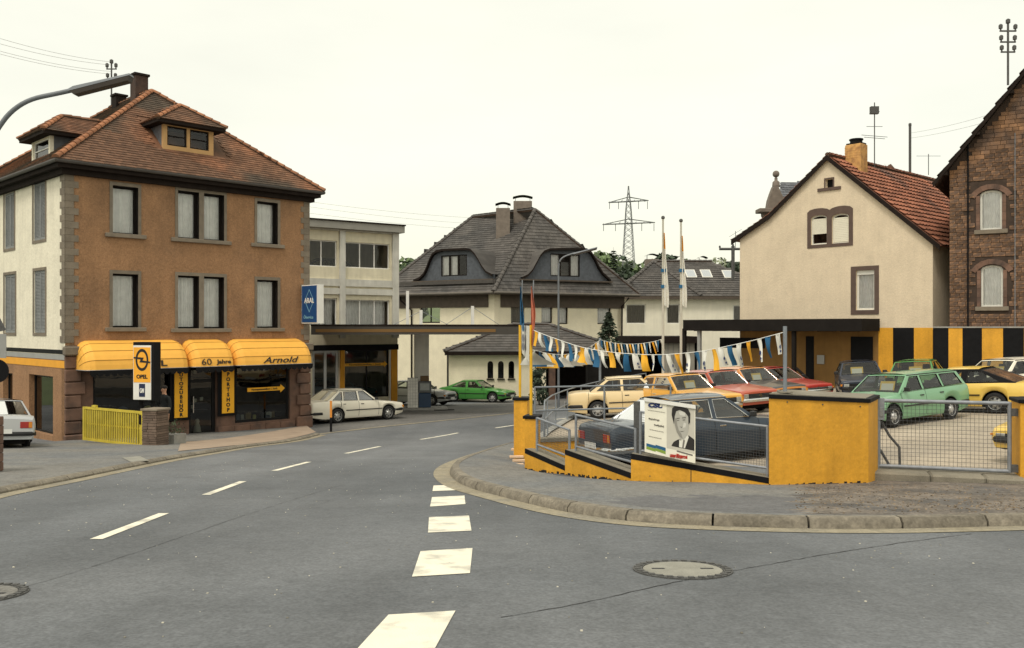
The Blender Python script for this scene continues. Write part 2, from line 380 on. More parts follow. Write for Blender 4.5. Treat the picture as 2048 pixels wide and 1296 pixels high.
# loose grit on the gravel patch
mb = MB()
for _ in range(3000):
    p = ppt(random.uniform(.62, .97), random.triangular(.04, .86, .25), .002)
    if 1024 + p.x / p.y * FPX < 1590: continue
    r = random.uniform(.004, .012)
    mb.box(p.x - r, p.y - r, p.z - .004, p.x + r, p.y + r, p.z + r * .8, taper=r * .4)
mb.build('loose_grit', mat('grit', srgb(118, 104, 86), .9, 0, island=.65), None, 'brown and grey loose grit lying on the pavement before the mesh gate', 'grit', kind='stuff')
mb = MB()
for _ in range(900):
    x = random.uniform(-7, 8); y = random.uniform(5, 20); r = random.uniform(.002, .007); z = g(x, y)
    mb.box(x - r, y - r, z - .003, x + r, y + r, z + r * .8)
mb.build('road_grit', mat('grit2', srgb(170, 165, 150), .9, 0, island=.7), None, 'tiny pale and dark stones scattered over the asphalt road', 'grit', kind='stuff')

# left-hand pavement along the shop
KL_px = [(-260, 1062), (-60, 1003), (0, 988), (120, 965), (250, 938), (330, 922), (420, 907), (500, 893), (600, 880), (640, 870)]
KL = smoothed([gp(*p) for p in KL_px], 90)
KLr = KL
kerb('left_kerb', KLr, .15, .06, .075, m_kerb, .95)
strip('left_gutter', offs(KLr, -.26), offs(KLr, -.005), .006, .006, m_gut, 2)
lin = resample([Vector((-17.5, 9, 0)), Vector((-17.5, 24, 0)), Vector((-15.0, 27.5, 0)), Vector((-14.2, 30.3, 0)), Vector((-8.6, 36.0, 0))], 90)
strip('left_pavement', offs(KLr, .145), lin, .07, .075, m_asph2, 10)
patch('shop_terrace', [(356, 902), (632, 864), (612, 850), (362, 884)], mat('terrace_slab', srgb(158, 140, 122), .85, .12, 2, .2, 50), .082)
# station forecourt and its edge line
FE = smoothed([gp(*p) for p in [(600, 880), (640, 869), (700, 862), (760, 855), (880, 843), (1020, 828), (1150, 812)]], 60)
FB = resample([Vector((-8.0, 37.0, 0)), Vector((-6.0, 48, 0)), Vector((4, 58, 0)), Vector((12, 62, 0))], 60)
strip('forecourt', offs(FE, .24), FB, .008, .008, m_fore, 10)
strip('forecourt_edge', FE, offs(FE, .235), .012, .012, m_gut, 1)
# road markings
def dash(name, a, b, w, wa=None):
    A, B = gp(*a), gp(*b); d = (B - A); d.z = 0; d.normalize(); s = Vector((-d.y, d.x, 0)) * w / 2; mb = MB(); n = 6
    for i in range(n):
        p, q = A.lerp(B, i / n), A.lerp(B, (i + 1) / n); mb.poly([drape(p - s, .005), drape(q - s, .005), drape(q + s, .005), drape(p + s, .005)])
    return mb.build(name, m_line, ROAD)
for a, b in (((192, 1079), (328, 1027)), ((412, 990), (486, 963)), ((548, 942), (618, 924)), ((692, 907), (760, 893)), ((841, 879), (916, 866)), ((991, 856), (1040, 849)), ((1110, 839), (1160, 833))):
    dash('centre_line_dash', a, b, .12)
for q in (((712, 1300), (870, 1296), (911, 1221), (777, 1229)), ((824, 1153), (940, 1146), (945, 1096), (841, 1102)), ((856, 1065), (943, 1061), (938, 1031), (858, 1034)), ((860, 1013), (931, 1008), (929, 991), (864, 994)), ((865, 982), (921, 980), (896, 970), (867, 971))):
    patch('give_way_block', q, m_line, .005, parent=ROAD, n=3, kind=None)
dash('forecourt_line', (6, 947), (118, 940), .16)
def seam(pts, w):
    Q = smoothed([gp(*p) for p in pts], 60); Q = [p + Vector((random.uniform(-.008, .008), random.uniform(-.012, .012), 0)) for p in Q]
    A = offs(Q, w / 2); mb = MB()
    for i in range(len(Q) - 1):
        w0 = random.uniform(.4, 1.2)
        mb.poly([drape(Q[i], .003), drape(Q[i + 1], .003), drape(Q[i + 1].lerp(A[i + 1], w0), .003), drape(Q[i].lerp(A[i], w0), .003)])
    return mb.build('tar_seam', m_tar, ROAD)
seam([(1000, 1236), (1180, 1205), (1345, 1165), (1600, 1118), (1800, 1086), (1945, 1068)], .022)
seam([(40, 1178), (200, 1130), (400, 1062), (520, 1020), (700, 965)], .012)
# manhole covers
def manhole(px, py, r, label, lit):
    c = gp(px, py); e = .5; sl = (g(0, c.y + e) - g(0, c.y - e)) / (2 * e)
    t = thing('manhole_cover', c, label, 'manhole cover', 'manhole covers in the road')
    T = lambda x, y, z: Vector((c.x + x, c.y + y, c.z + sl * y + z))
    mb = MB(T); mb.plate(ring_pts(r * 1.26, 40), [ring_pts(r * 1.02, 40)], lambda a, b, d: (a, b, .010 - d), .03); mb.build('frame', m_iron, t)
    for k in range(28):
        a = 2 * math.pi * k / 28; q = MB(T); rr = r * 1.14; q.box(rr * math.cos(a) - .022, rr * math.sin(a) - .022, .009, rr * math.cos(a) + .022, rr * math.sin(a) + .022, .018); q.build('stud', m_iron, t)
    mb = MB(T); mb.lathe([(r, -.02), (r, .008), (r * .97, .012), (.001, .012)], n=40); mb.build('lid', lit, t)
    for sx in (-.62, .62): q = MB(T); q.box(sx * r - .05, -.02, .0115, sx * r + .05, .02, .0135); q.build('lifting_slot', m_tar, t)
manhole(1365, 1140, .305, 'round manhole cover with pale concrete lid right of the give-way blocks', m_lid)
manhole(-54, 1190, .27, 'worn grey manhole cover cut off by the left edge of the photo', m_asph2)
patch('drain_cover', [(262, 924), (298, 921), (280, 912), (244, 915)], m_lid, .08)

# the car lot: a gently tilted dusty yard behind the yellow wall
LOT_E = [Vector((p.x + .1, p.y + .12, 0)) for p in WB[:6]]
lotpoly = [(9.0, 14.6), (5.7, 14.5)] + [(p.x, p.y) for p in reversed(LOT_E)] + [(.35, 22), (.8, 26), (1.9, 31), (3.6, 36), (6.0, 41), (8.5, 46), (30, 46), (30, 13)]
mb = MB(); mb.plate(lotpoly, [], lambda a, b, c: (a, b, lot(a, b) - c), 0); mb.build('car_lot', m_lot, None, kind='structure')
ret = resample([Vector((x, y, 0)) for x, y in lotpoly[7:13]], 24); mb = MB()
for a, b in zip(ret, ret[1:]):
    mb.poly([(a.x, a.y, g(a.x, a.y) - .5), (b.x, b.y, g(b.x, b.y) - .5), (b.x, b.y, lot(b.x, b.y) + .06), (a.x, a.y, lot(a.x, a.y) + .06)])
    mb.poly([(a.x, a.y, lot(a.x, a.y) + .06), (b.x, b.y, lot(b.x, b.y) + .06), (b.x + .25, b.y - .05, lot(b.x, b.y) + .06), (a.x + .25, a.y - .05, lot(a.x, a.y) + .06)])
mb.build('retaining_wall', m_conc, None, 'low concrete retaining wall along the street side of the car lot', 'wall')
# ------------------------------------------------------------------ helpers for buildings
def rp(r): x0, z0, x1, z1 = r; return [(x0, z0), (x1, z0), (x1, z1), (x0, z1)]
def wall(F, parent, outer, holes, mt, th=.3, name='wall', y=0.0, reveal=None):
    mb = MB(F); mb.plate(outer, holes, lambda a, b, c: (a, y + c, b), th, 0, 1 if reveal else 0)
    return mb.build(name, [mt, reveal] if reveal else mt, parent)
def curtain(F, parent, r, y, mt=None, n=90, name='curtain', amp=.022):
    x0, z0, x1, z1 = r; mb = MB(F); ph = random.uniform(0, 6); w = random.uniform(30, 44)
    mb.grid(lambda u, v: (x0 + (x1 - x0) * u, y + amp * math.sin(ph + w * u * (x1 - x0)) + .4 * amp * math.sin(ph * 2 + 2.7 * w * u * (x1 - x0)), z0 + (z1 - z0) * v), n, 1)
    return mb.build(name, mt or m_curt, parent, smooth=180)
def window(F, parent, r, y=.16, fm=None, fw=.07, cols=1, trans=(), curt=True, sill=None, sillm=None, gl=None, poly=None, cm=None, cdep=.05, name='window'):
    """window > pane(s), curtain, window_sill; r = opening in wall coordinates"""
    x0, z0, x1, z1 = r; fm = fm or m_white
    outer = poly or rp(r); holes = []; w = (x1 - x0 - fw) / cols
    zs = [z0 + fw] + [z0 + (z1 - z0) * t for t in trans] + [z1 - fw]
    for c in range(cols):
        for i in range(len(zs) - 1):
            holes.append((x0 + fw + c * w, zs[i] + (fw / 2 if i else 0), x0 + (c + 1) * w, zs[i + 1] - (fw / 2 if i < len(zs) - 2 else 0)))
    if poly:
        cx, cz = (x0 + x1) / 2, (z0 + z1) / 2; kx, kz = 1 - 2 * fw / (x1 - x0), 1 - 2 * fw / (z1 - z0)
        hp = [[(cx + (a - cx) * kx, cz + (b - cz) * kz) for a, b in poly]]
    else: hp = [rp(h) for h in holes]
    mb = MB(F); mb.plate(outer, hp, lambda a, b, c: (a, y + c, b), .06); wo_ = mb.build(name, fm, parent)
    for h in hp:
        q = MB(F); q.poly([(a, y + .03, b) for a, b in h]); q.build('pane', gl or GLASS, wo_)
    if curt: curtain(F, wo_, (x0 + .02, z0 + .03, x1 - .02, z1 - .02), y + .06 + cdep, cm)
    if sill:
        q = MB(F); q.box(x0 - sill[0], -sill[1], z0 - sill[2], x1 + sill[0], y, z0 - .003); q.build('window_sill', sillm or m_conc, wo_)
    return wo_
def inpoly(p, poly):
    c = False; n = len(poly)
    for i in range(n):
        (x0, y0), (x1, y1) = poly[i], poly[i - 1]
        if (y0 > p[1]) != (y1 > p[1]) and p[0] < (x1 - x0) * (p[1] - y0) / (y1 - y0) + x0: c = not c
    return c
def tiles(parent, pts, tw, ch, mt, nparts=0, lift=.035, under=None, skip=None, prof='flat', name='roof_tile', thick=.05):
    """roof slope pts (first edge is the eave) as a slab plus laid tiles; the nparts nearest tiles are parts, the rest one part"""
    pts = [Vector(p) for p in pts]; u = (pts[1] - pts[0]).normalized(); n = None
    n = u.cross(pts[-1] - pts[0]).normalized(); 
    if n.z < 0: n = -n
    v = n.cross(u).normalized()
    if v.z < 0: v = -v
    o = pts[0]; p2 = [((p - o).dot(u), (p - o).dot(v)) for p in pts]
    mb = MB(); mb.plate(p2, [], lambda a, b, c: tuple(o + u * a + v * b + n * (c - thick)), thick - .004); slab = mb.build('roof_slope', under or mt, parent)
    ua, ub = min(p[0] for p in p2), max(p[0] for p in p2); vb = max(p[1] for p in p2)
    lst = []; row = 0; b = 0.0
    while b < vb:
        a = ua - (tw / 2 if row % 2 and prof == 'flat' else 0)
        while a < ub + tw:
            c = (a, b + ch * .5)
            if inpoly(c, p2) and not (skip and skip(o + u * c[0] + v * c[1])): lst.append((a, b))
            a += tw
        b += ch; row += 1
    hw = tw * .485
    if prof == 'flat': cs = [(-hw, 0), (hw, 0)]
    else: cs = [(-hw, .004), (-hw * .55, -.012), (0, .0), (hw * .45, .03), (hw * .8, .034), (hw, .018)]
    def add_tile(mb, a, b, jit=0.0):
        X = lambda du, dv, dn: tuple(o + u * (a + du) + v * (b + dv) + n * dn)
        lo = [mb.v(X(d, -.03 + jit, lift + e)) for d, e in cs]; hi = [mb.v(X(d, ch * 1.08, .006 + e)) for d, e in cs]; bt = [mb.v(X(d, -.03 + jit, lift + e - .022)) for d, e in cs]
        for i in range(len(cs) - 1):
            mb.f((lo[i], lo[i + 1], hi[i + 1], hi[i])); mb.f((bt[i], bt[i + 1], lo[i + 1], lo[i]))
        mb.f((bt[0], lo[0], hi[0])); mb.f((lo[-1], bt[-1], hi[-1]))
    if nparts:
        lst.sort(key=lambda t: (o + u * t[0] + v * t[1] - cam.location).length)
        near, lst = lst[:nparts], lst[nparts:]
        sv = (o.copy()); proto = MB(); add_tile(proto, 0, 0); me = proto.mesh(name, mt, o)
        for a, b in near:
            inst(name, me, parent, Matrix.Translation(o + u * (a + random.uniform(-.004, .004)) + v * (b + random.uniform(-.006, .006))))
    if lst:
        mb = MB()
        for a, b in lst: add_tile(mb, a, b, random.uniform(-.006, .006))
        mb.build(name + '_field', mt, parent, kind='stuff')
    return slab
m_mort0 = mat('ridge_mortar', srgb(92, 74, 62), .95, .2, 4)
def ridge(parent, a, b, r, L, mt, name='ridge_tile', lift=.0):
    """overlapping half-round tiles from a to b, each a part"""
    a, b = Vector(a), Vector(b); d = b - a; n = max(1, int(d.length / L)); d.normalize(); s = d.cross(Vector((0, 0, 1))).normalized(); up = s.cross(d)
    L2 = (b - a).length / n
    mb = MB(); mb.tube([tuple(a + Vector((0, 0, lift - .02))), tuple(b + Vector((0, 0, lift - .02)))], r * .8, 6); mb.build('ridge_mortar', m_mort0, parent)
    mb = MB(); N = 6
    A = [mb.v(tuple(-d * .03 + s * (r * 1.12 * math.cos(math.pi * k / N)) + up * (r * 1.0 * math.sin(math.pi * k / N)))) for k in range(N + 1)]
    B = [mb.v(tuple(d * L2 + s * (r * .85 * math.cos(math.pi * k / N)) + up * (r * .72 * math.sin(math.pi * k / N)))) for k in range(N + 1)]
    for k in range(N): mb.f((A[k], A[k + 1], B[k + 1], B[k]))
    mb.f(A[::-1]); me = mb.mesh(name, mt, None, 50)
    for k in range(n): inst(name, me, parent, Matrix.Translation(a + d * (k * L2) + Vector((0, 0, lift))) @ Matrix.Rotation(random.uniform(-.03, .03), 4, d))
def rod(parent, a, b, r, mt, name, n=6, **k): mb = MB(); mb.tube([a, b], r, n); return mb.build(name, mt, parent, **k)

# ------------------------------------------------------------------ the shop: brown corner house with tiled hip roof
m_brown = mat('brown_roughcast', srgb(152, 116, 84), .95, .08, 1.2, .9, 10, fine=.16, col2=srgb(138, 106, 78), c2scale=.7, streak=.11, spot=.055)
m_whitew = mat('white_roughcast', srgb(226, 219, 198), .95, .06, 1.5, .7, 10, fine=.06, streak=.08, spot=.03)
m_sand = mat('grey_sandstone', srgb(122, 112, 98), .9, .14, 4, .35, 40, island=.12)
m_rsand = mat('red_sandstone', srgb(114, 88, 74), .9, .2, 3, .4, 40, island=.16, col2=srgb(88, 72, 64), c2scale=2)
m_tile = mat('old_red_tile', srgb(132, 91, 66), .9, .2, 1.2, .4, 30, island=.24, col2=srgb(78, 67, 56), c2scale=.26, c2lo=.38, c2hi=.57)
m_hip = mat('hip_tile_orange', srgb(152, 102, 70), .85, .2, 3, .3, 30, island=.28, col2=srgb(98, 76, 60), c2scale=1.5)
m_eave = mat('dark_stained_wood', srgb(36, 29, 25), .85, .2, 4, .2, 40, spec=.15)
m_winbr = mat('dark_brown_frame', srgb(30, 25, 22), .6, .15, 4, spec=.15)
m_brickd = mat('chimney_brick', srgb(74, 58, 50), .95, .25, 6, .5, 30, col2=srgb(56, 46, 42), c2scale=3)
m_slate = mat('slate', srgb(92, 94, 98), .7, .2, 6, .3, 30, island=.2)
m_grey = mat('grey_paint', srgb(150, 150, 146), .6, .08, 3)
m_shut = mat('grey_shutter', srgb(126, 128, 128), .65, .12, 4)
m_band = mat('yellow_band', srgb(226, 160, 48), .7, .06, 3)
SH = Fr((-14.65, 29.5), (.702, .712)); SHW, SHD = 9.27, 12.0; EZ = 9.45
shop = thing('corner_shop_house', SH(SHW / 2, 0, 0), 'brown three-storey corner house with red hip roof and shop windows under yellow awnings', 'house')
up = [SH.rect(219, 366, 282, 468), SH.rect(350, 379, 453, 479), SH.rect(509, 398, 560, 488)]
lo = [SH.rect(219, 541, 282, 655), SH.rect(350, 546, 453, 657), SH.rect(509, 554, 560, 656)]
shopL = (SH.x(186), .62, SH.x(345), 2.75); shopD = (SH.x(378), .05, SH.x(433), 2.75); shopR = (SH.x(470), .40, SH.x(580), 2.75)
wins = []
for r in up + lo:
    x0, z0, x1, z1 = r; x0 += .10; x1 -= .10; z1 -= .12
    if x1 - x0 > 1.4: m = (x0 + x1) / 2; wins += [(x0, z0, m - .09, z1), (m + .09, z0, x1, z1)]
    else: wins.append((x0, z0, x1, z1))
wall(SH, shop, [(0, 3.4), (SHW, 3.4), (SHW, 9.4), (0, 9.4)], [rp(r) for r in wins], m_brown, .34, reveal=m_winbr)  # reveals in dark frame brown: frame tone plus their shade painted in
wall(SH, shop, [(0, -.4), (shopD[0], -.4), (shopD[0], shopD[3]), (shopD[2], shopD[3]), (shopD[2], -.4), (SHW, -.4), (SHW, 3.398), (0, 3.398)], [rp(shopL), rp(shopR)], m_rsand, .32, name='ground_floor_wall')
for r in wins: window(SH, shop, r, .24, m_winbr, .06, cdep=.03)
for r in up + lo:                                            # stone surrounds and sills
    x0, z0, x1, z1 = r; hs = [w for w in wins if w[0] > x0 and w[2] < x1 and abs(w[1] - z0) < .01]
    mb = MB(SH); mb.plate(rp((x0, z0 + .002, x1, z1)), [rp((h[0], h[1] + .004, h[2], h[3])) for h in hs], lambda a, b, c: (a, -.03 + c, b), .028); mb.build('window_surround', m_sand, shop)
    mb = MB(SH); mb.bbox(x0 - .16, -.11, z0 - .14, x1 + .16, -.001, z0, .015); mb.build('window_sill', m_sand, shop)
# quoins up both front corners and round the left corner
z = 3.5; k = 0
while z < 9.1:
    for x0, x1 in ((-.02, .42 if k % 2 else .27), (SHW - (.38 if k % 2 else .25), SHW + .02)):
        mb = MB(SH); mb.box(x0, -.022, z, x1, -.001, z + .215); mb.build('quoin', m_sand, shop)
    mb = MB(SH); mb.box(-.022, -.022, z, -.001, (.27 if k % 2 else .42), z + .215); mb.build('quoin', m_sand, shop)
    z += .222; k += 1
for x0, x1 in ((-.03, .62), (SHW - .6, SHW + .03)):              # rusticated blocks beside the shop windows
    z = .5; k = 0
    while z < 3.0:
        mb = MB(SH); e = .0 if k % 2 else .14
        a, b = (x0, x1 - e) if x0 < 1 else (x0 + e, x1)
        mb.bbox(a, -.10, z, b, -.001, z + .40, .025); mb.build('rusticated_block', m_rsand, shop); z += .43; k += 1
    mb = MB(SH); mb.bbox(x0 - .03, -.17, -.3, x1 + .05, -.001, .47, .03); mb.build('plinth', m_rsand, shop)
    mb = MB(SH); mb.bbox(x0 - .06, -.2, 3.08, x1 + .08, -.001, 3.38, .04); mb.build('capital', m_sand, shop)
for x0, x1 in ((.7, shopD[0] - .03), (shopD[2] + .03, SHW - .66)):
    n = max(1, int((x1 - x0) / .62)); w = (x1 - x0) / n
    for i in range(n): mb = MB(SH); mb.bbox(x0 + i * w + .006, -.06, -.3, x0 + (i + 1) * w - .006, -.001, .33, .012); mb.build('plinth_slab', m_rsand, shop)
# shop fittings
m_frameb = mat('black_shop_frame', (.009, .009, .009), .5, .15, 5, spec=.2)
for r, nm in ((shopL, 1), (shopR, 1)): window(SH, shop, r, .10, m_frameb, .09, curt=False, gl=SHOPGLASS)
dw = window(SH, shop, shopD, .12, m_frameb, .12, curt=False, trans=(.74,), gl=SHOPGLASS, name='shop_door')
mb = MB(SH); mb.tube([(shopD[0] + .2, .06, .9), (shopD[0] + .2, .06, 1.5)], .018); mb.build('door_handle', m_chrome, dw)
mb = MB(SH); mb.box(.4, 3.2, -.3, SHW - .4, 3.25, 3.3); mb.box(.4, .4, 3.28, SHW - .4, 3.3, 3.34); mb.box(.4, .4, .02, SHW - .4, 3.2, .06); mb.box(.34, .4, 0, .4, 3.3, 3.3); mb.box(SHW - .4, .4, 0, SHW - .34, 3.3, 3.3); mb.build('shop_interior', m_dark, shop)
m_goods = [mat('goods_%d' % i, c, .6, .1, 5) for i, c in enumerate([(.5, .5, .46), (.08, .08, .09), (.3, .22, .1), (.12, .14, .2), (.55, .5, .2)])]
for k, (x0, x1, z0) in enumerate(((1.0, 3.3, .62), (6.2, 8.2, .42))):
    for i in range(9):
        x = x0 + (x1 - x0) * (i + .5) / 9; w = random.uniform(.06, .13); h = random.uniform(.08, .34); yy = random.uniform(.35, .9)
        mb = MB(SH)
        if k == 0 and i % 3 == 1: mb.lathe([(.2, -.02), (.2, .02), (.13, .035), (.05, .02)], (x, yy, z0 + .42), 20, 'y')
        else: mb.bbox(x - w, yy - w * .6, z0, x + w, yy + w * .6, z0 + h, .015)
        mb.build('display_item', m_goods[(i * 2 + k) % 5], shop)
mb = MB(SH); mb.box(shopL[0], .3, .55, shopL[2], 1.2, .61); mb.box(shopR[0], .3, .34, shopR[2], 1.2, .41); mb.build('display_shelf', m_goods[1], shop)
dogm = mat('white_dog_figure', (.6, .58, .52), .6, .1)
mb = MB(SH); cx = (shopD[0] + shopD[2]) / 2; mb.lathe([(.02, .1), (.15, .12), (.13, .25), (.09, .42), (.06, .46), (.085, .52), (.07, .6), (.01, .64)], (cx, .45, 0), 14); mb.build('display_figure', dogm, shop, smooth=60)
for (x, z) in ((cx - .1, 1.25), (cx + .15, 1.3), (cx - .2, 1.02), (cx - .1, 2.3)):
    mb = MB(SH); mb.bbox(x - .06, .4, z, x + .06, .46, z + .13, .01); mb.build('display_item', dogm, shop)
mb = MB(SH); mb.box(shopD[0] + .13, .42, 1.2, shopD[2] - .13, .6, 1.23); mb.box(shopD[0] + .13, .42, .95, shopD[2] - .13, .6, .98); mb.build('display_shelf', m_goods[1], shop)
m_ysign = mat('yellow_sign', srgb(240, 176, 36), .5, .05, 3); m_ink = mat('black_lettering', (.012, .012, .012), .5, 0)
for word, a, b in (('AUTOZUBEHÖR', 348, 374), ('SPORTSHOP', 443, 467)):
    x0, x1 = SH.x(a, -.1), SH.x(b, -.1); z1, z0 = 2.62, (.78 if word[0] == 'A' else .82)
    sg = thing('vertical_sign', SH((x0 + x1) / 2, -.1, z0), 'narrow yellow upright sign reading %s on the shop front' % word, 'sign', 'upright shop signs')
    mb = MB(SH); mb.box(x0 - .06, -.12, z0 - .08, x1 + .06, -.102, z1 + .02); mb.box(x0 - .14, -.102, z0 - .10, x1 + .14, -.064, z1 + .02); mb.build('backing_board', m_black, sg)
    mb = MB(SH); mb.box(x0, -.15, z0, x1, -.121, z1); mb.build('board', m_ysign, sg)
    n = len(word); st = (z1 - z0 - .1) / n
    for i, ch in enumerate(word):
        put_text('letter', VERT[ch], m_ink, sg, SH((x0 + x1) / 2, -.153, z1 - .08 - st * (i + .5)), SH.ex, (0, 0, 1), 1.0, min(1.0, st / .19 * 1.05))
def arrow(F, x0, x1, z, y, parent):
    mb = MB(F); h = .075
    mb.prism([(x0, y, z - h), (x1 - .2, y, z - h), (x1 - .2, y, z - h * 2.2), (x1, y, z), (x1 - .2, y, z + h * 2.2), (x1 - .2, y, z + h), (x0, y, z + h)], (0, .006, 0))
    a = mb.build('arrow_sticker', m_ysign, parent); put_text('lettering', TXT['arrow'], m_ink, a, F((x0 + x1) / 2 - .08, y - .003, z), F.ex, (0, 0, 1), (x1 - x0 - .3) / 1.66, 1.0)
arrow(SH, SH.x(497), SH.x(572), 1.62, .085, shop)
# yellow dome awnings, each one a thing with its cloth panels
def awning(x0, x1, label, lettering):
    """hooped awning: U-shaped ribs hinged at the wall, one cloth panel between each two"""
    t = thing('awning', SH((x0 + x1) / 2, 0, 2.6), label, 'awning', 'awnings over the shop windows'); zb, Rr = 2.60, .96; ang = [0, 20, 41, 64, 90]
    arm = [(0, 0), (.4, 0), (.68, .02), (.84, .07), (.94, .15), (1.0, .30)]
    def rib(a, e=0.0):
        c, s = math.cos(R(a)) * .98, math.sin(R(a)); q = [(x0 + o, -(Rr + e) * f * c, zb + (Rr + e) * f * s) for f, o in arm]
        return q + [(x1 - (p[0] - x0), p[1], p[2]) for p in q[::-1]]
    for k in range(4):
        a, b = rib(ang[k]), rib(ang[k + 1]); m_ = rib((ang[k] + ang[k + 1]) / 2, -.006); mb = MB(SH)
        for u, v in ((a, m_), (m_, b)):
            A = [mb.v(p) for p in u]; B = [mb.v(p) for p in v]
            for i in range(len(A) - 1): mb.f((A[i], A[i + 1], B[i + 1], B[i]))
        mb.build('cloth_panel', m_awn, t)
        mb = MB(SH); mb.tube(rib(ang[k + 1], .004)[1:-1], .010, 5); mb.build('seam', mat('awning_seam', srgb(168, 118, 44), .7), t)
    mb = MB(SH); pr = Rr * .98; xa, xb = x0 + .02, x1 - .02; mb.box(xa + .1, -pr - .012, zb - .13, xb - .1, -pr, zb - .004); n = int((xb - xa - .2) / .22)
    for i in range(n):
        w = (xb - xa - .2) / n; a = xa + .1 + w * i; mb.prism([(a + .01, -pr - .012, zb - .131), (a + w - .01, -pr - .012, zb - .131), (a + w * .8, -pr - .012, zb - .19), (a + w * .5, -pr - .012, zb - .215), (a + w * .2, -pr - .012, zb - .19)], (0, .012, 0))
    mb.build('valance', m_black, t)
    mb = MB(SH); mb.tube(rib(0, -.01), .016, 6); mb.build('frame', m_galv, t)
    up_ = SH(0, -Rr * math.cos(R(20)) * .98, zb + Rr * math.sin(R(20))) - SH(0, -Rr * .98, zb)
    for key, px, sx in lettering:
        x = SH.x(px, -.92); put_text('lettering', TXT[key], m_ink2, t, SH(x, -Rr * math.cos(R(10)) * .98 - .012, zb + Rr * math.sin(R(10)) + .0), SH.ex, up_, sx, .80)
m_ink2 = mat('awning_lettering', (.03, .022, .015), .6, 0)
awning(.32, 3.9, 'left yellow awning with the word OPEL partly hidden by the tall sign', [('opel', 300, 1.35)])
awning(3.93, 5.63, 'short middle yellow awning reading 60 Jahre over the shop door', [('sixty', 413, 1.0), ('jahre', 448, 1.0)])
awning(5.66, 8.95, 'right yellow awning with the handwritten name Arnold', [('arnold', 560, 1.25)])
# left gable-side wall: white above, brown below
SL = Fr(SH(0, SHD, 0), (SH.o - SH(0, SHD, 0)).to_2d())
def slrect(a, b, c, d): return SL.rect(a, b, c, d)
lw = [slrect(9, 386, 29, 497), slrect(67, 364, 91, 480), slrect(9, 549, 31, 666), slrect(68, 541, 91, 666)]
do = [(SL.x(58), .35, SL.x(106), 2.35), (SL.x(6), .3, SL.x(25), 2.3)]
zb0, zb1, zb2, zb3 = 2.84, 3.06, 3.25, 3.42
wall(SL, shop, [(0, 3.06), (SHD, 3.06), (SHD, 9.4), (0, 9.4)], [rp(r) for r in lw], m_whitew, .3, name='side_wall')
wall(SL, shop, [(0, -.5), (SHD, -.5), (SHD, 3.058), (0, 3.058)], [rp(r) for r in do], m_brown, .3, name='side_ground_wall')
for z0, z1, mt, nm in ((2.66, 2.90, m_band, 'yellow_band'), (2.93, 3.10, m_grey, 'grey_band'), (3.12, 3.26, m_black, 'black_band')):
    mb = MB(SL); mb.box(.0, -.014, z0, SHD - .03, -.001, z1); mb.build(nm, mt, shop)
for r in lw:
    x0, z0, x1, z1 = r; mb = MB(SL); mb.plate(rp((x0 - .1, z0 - .1, x1 + .1, z1 + .1)), [rp(r)], lambda a, b, c: (a, -.02 + c, b), .018); mb.build('window_surround', m_sand, shop)
    mm = (x0 + x1) / 2
    for a, b in ((x0 + .01, mm - .01), (mm + .01, x1 - .01)):
        mb = MB(SL); mb.plate(rp((a, z0 + .01, b, z1 - .01)), [rp((a + .06, z0 + .1, b - .06, z1 - .1))], lambda p, q, c: (p, .03 + c, q), .04); sh = mb.build('shutter', m_shut, shop)
        mb = MB(SL); zz = z0 + .12
        while zz < z1 - .14: mb.prism([(a + .06, .035, zz), (a + .06, .04, zz - .01), (a + .06, .068, zz + .035), (a + .06, .063, zz + .045)], (b - a - .12, 0, 0)); zz += .05
        mb.build('louvre_slats', m_shut, sh, kind='stuff')
for r in do: window(SL, shop, r, .18, m_frameb, .07, curt=False, gl=SHOPGLASS)
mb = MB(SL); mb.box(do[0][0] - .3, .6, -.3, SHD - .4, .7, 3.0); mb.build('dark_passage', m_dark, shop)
# plain right and back walls
for F2, w in ((Fr(SH(SHW, 0, 0), SH.ey.to_2d()), SHD), (Fr(SH(SHW, SHD, 0), (-SH.ex).to_2d()), SHW)): wall(F2, shop, [(.001, -.6), (w - .001, -.6), (w - .001, 9.4), (.001, 9.4)], [], m_brown, .25, name='rear_wall')
mb = MB(SH); mb.box(.3, .5, 6.35, SHW - .3, SHD - .3, 6.45); mb.box(.3, .5, 9.2, SHW - .3, SHD - .3, 9.3); mb.build('floor', m_dark, shop)
# eaves and hip roof
oh = .36
mb = MB(SH)
for i, (d, z0, z1) in enumerate(((.16, 9.02, 9.2), (.34, 9.2, 9.34), (oh, 9.34, 9.46))): mb.box(-d, -d, z0 + .001 * i, SHW + d, SHD + d, z1)
mb.build('eaves_cornice', m_eave, shop)
e = [SH(-oh - .06, -oh - .06, EZ), SH(SHW + oh + .06, -oh - .06, EZ), SH(SHW + oh + .06, SHD + oh, EZ), SH(-oh - .06, SHD + oh, EZ)]; ap = [SH(SHW / 2, 4.0, 13.33), SH(SHW / 2, SHD - 4.0, 13.33)]
D0 = (3.45, 6.15)
def in_dormer(p):
    q = p - SH.o; x, y = q.dot(SH.ex), q.dot(SH.ey); return (3.4 < x < 6.2 and .75 < y < 2.4) or (.4 < x < 2.2 and 3.0 < y < 5.1)
tiles(shop, [e[0], e[1], ap[0]], .178, .155, m_tile, 300, skip=in_dormer)
tiles(shop, [e[3], e[0], ap[0], ap[1]], .178, .155, m_tile, 0, skip=in_dormer)
tiles(shop, [e[1], e[2], ap[1], ap[0]], .36, .31, m_tile, 0)
tiles(shop, [e[2], e[3], ap[1]], .36, .31, m_tile, 0)
for a, b in ((e[0], ap[0]), (e[1], ap[0]), (ap[1], ap[0]), (e[3], ap[1]), (e[2], ap[1])): ridge(shop, a, b, .115, .30, m_hip, lift=.035)
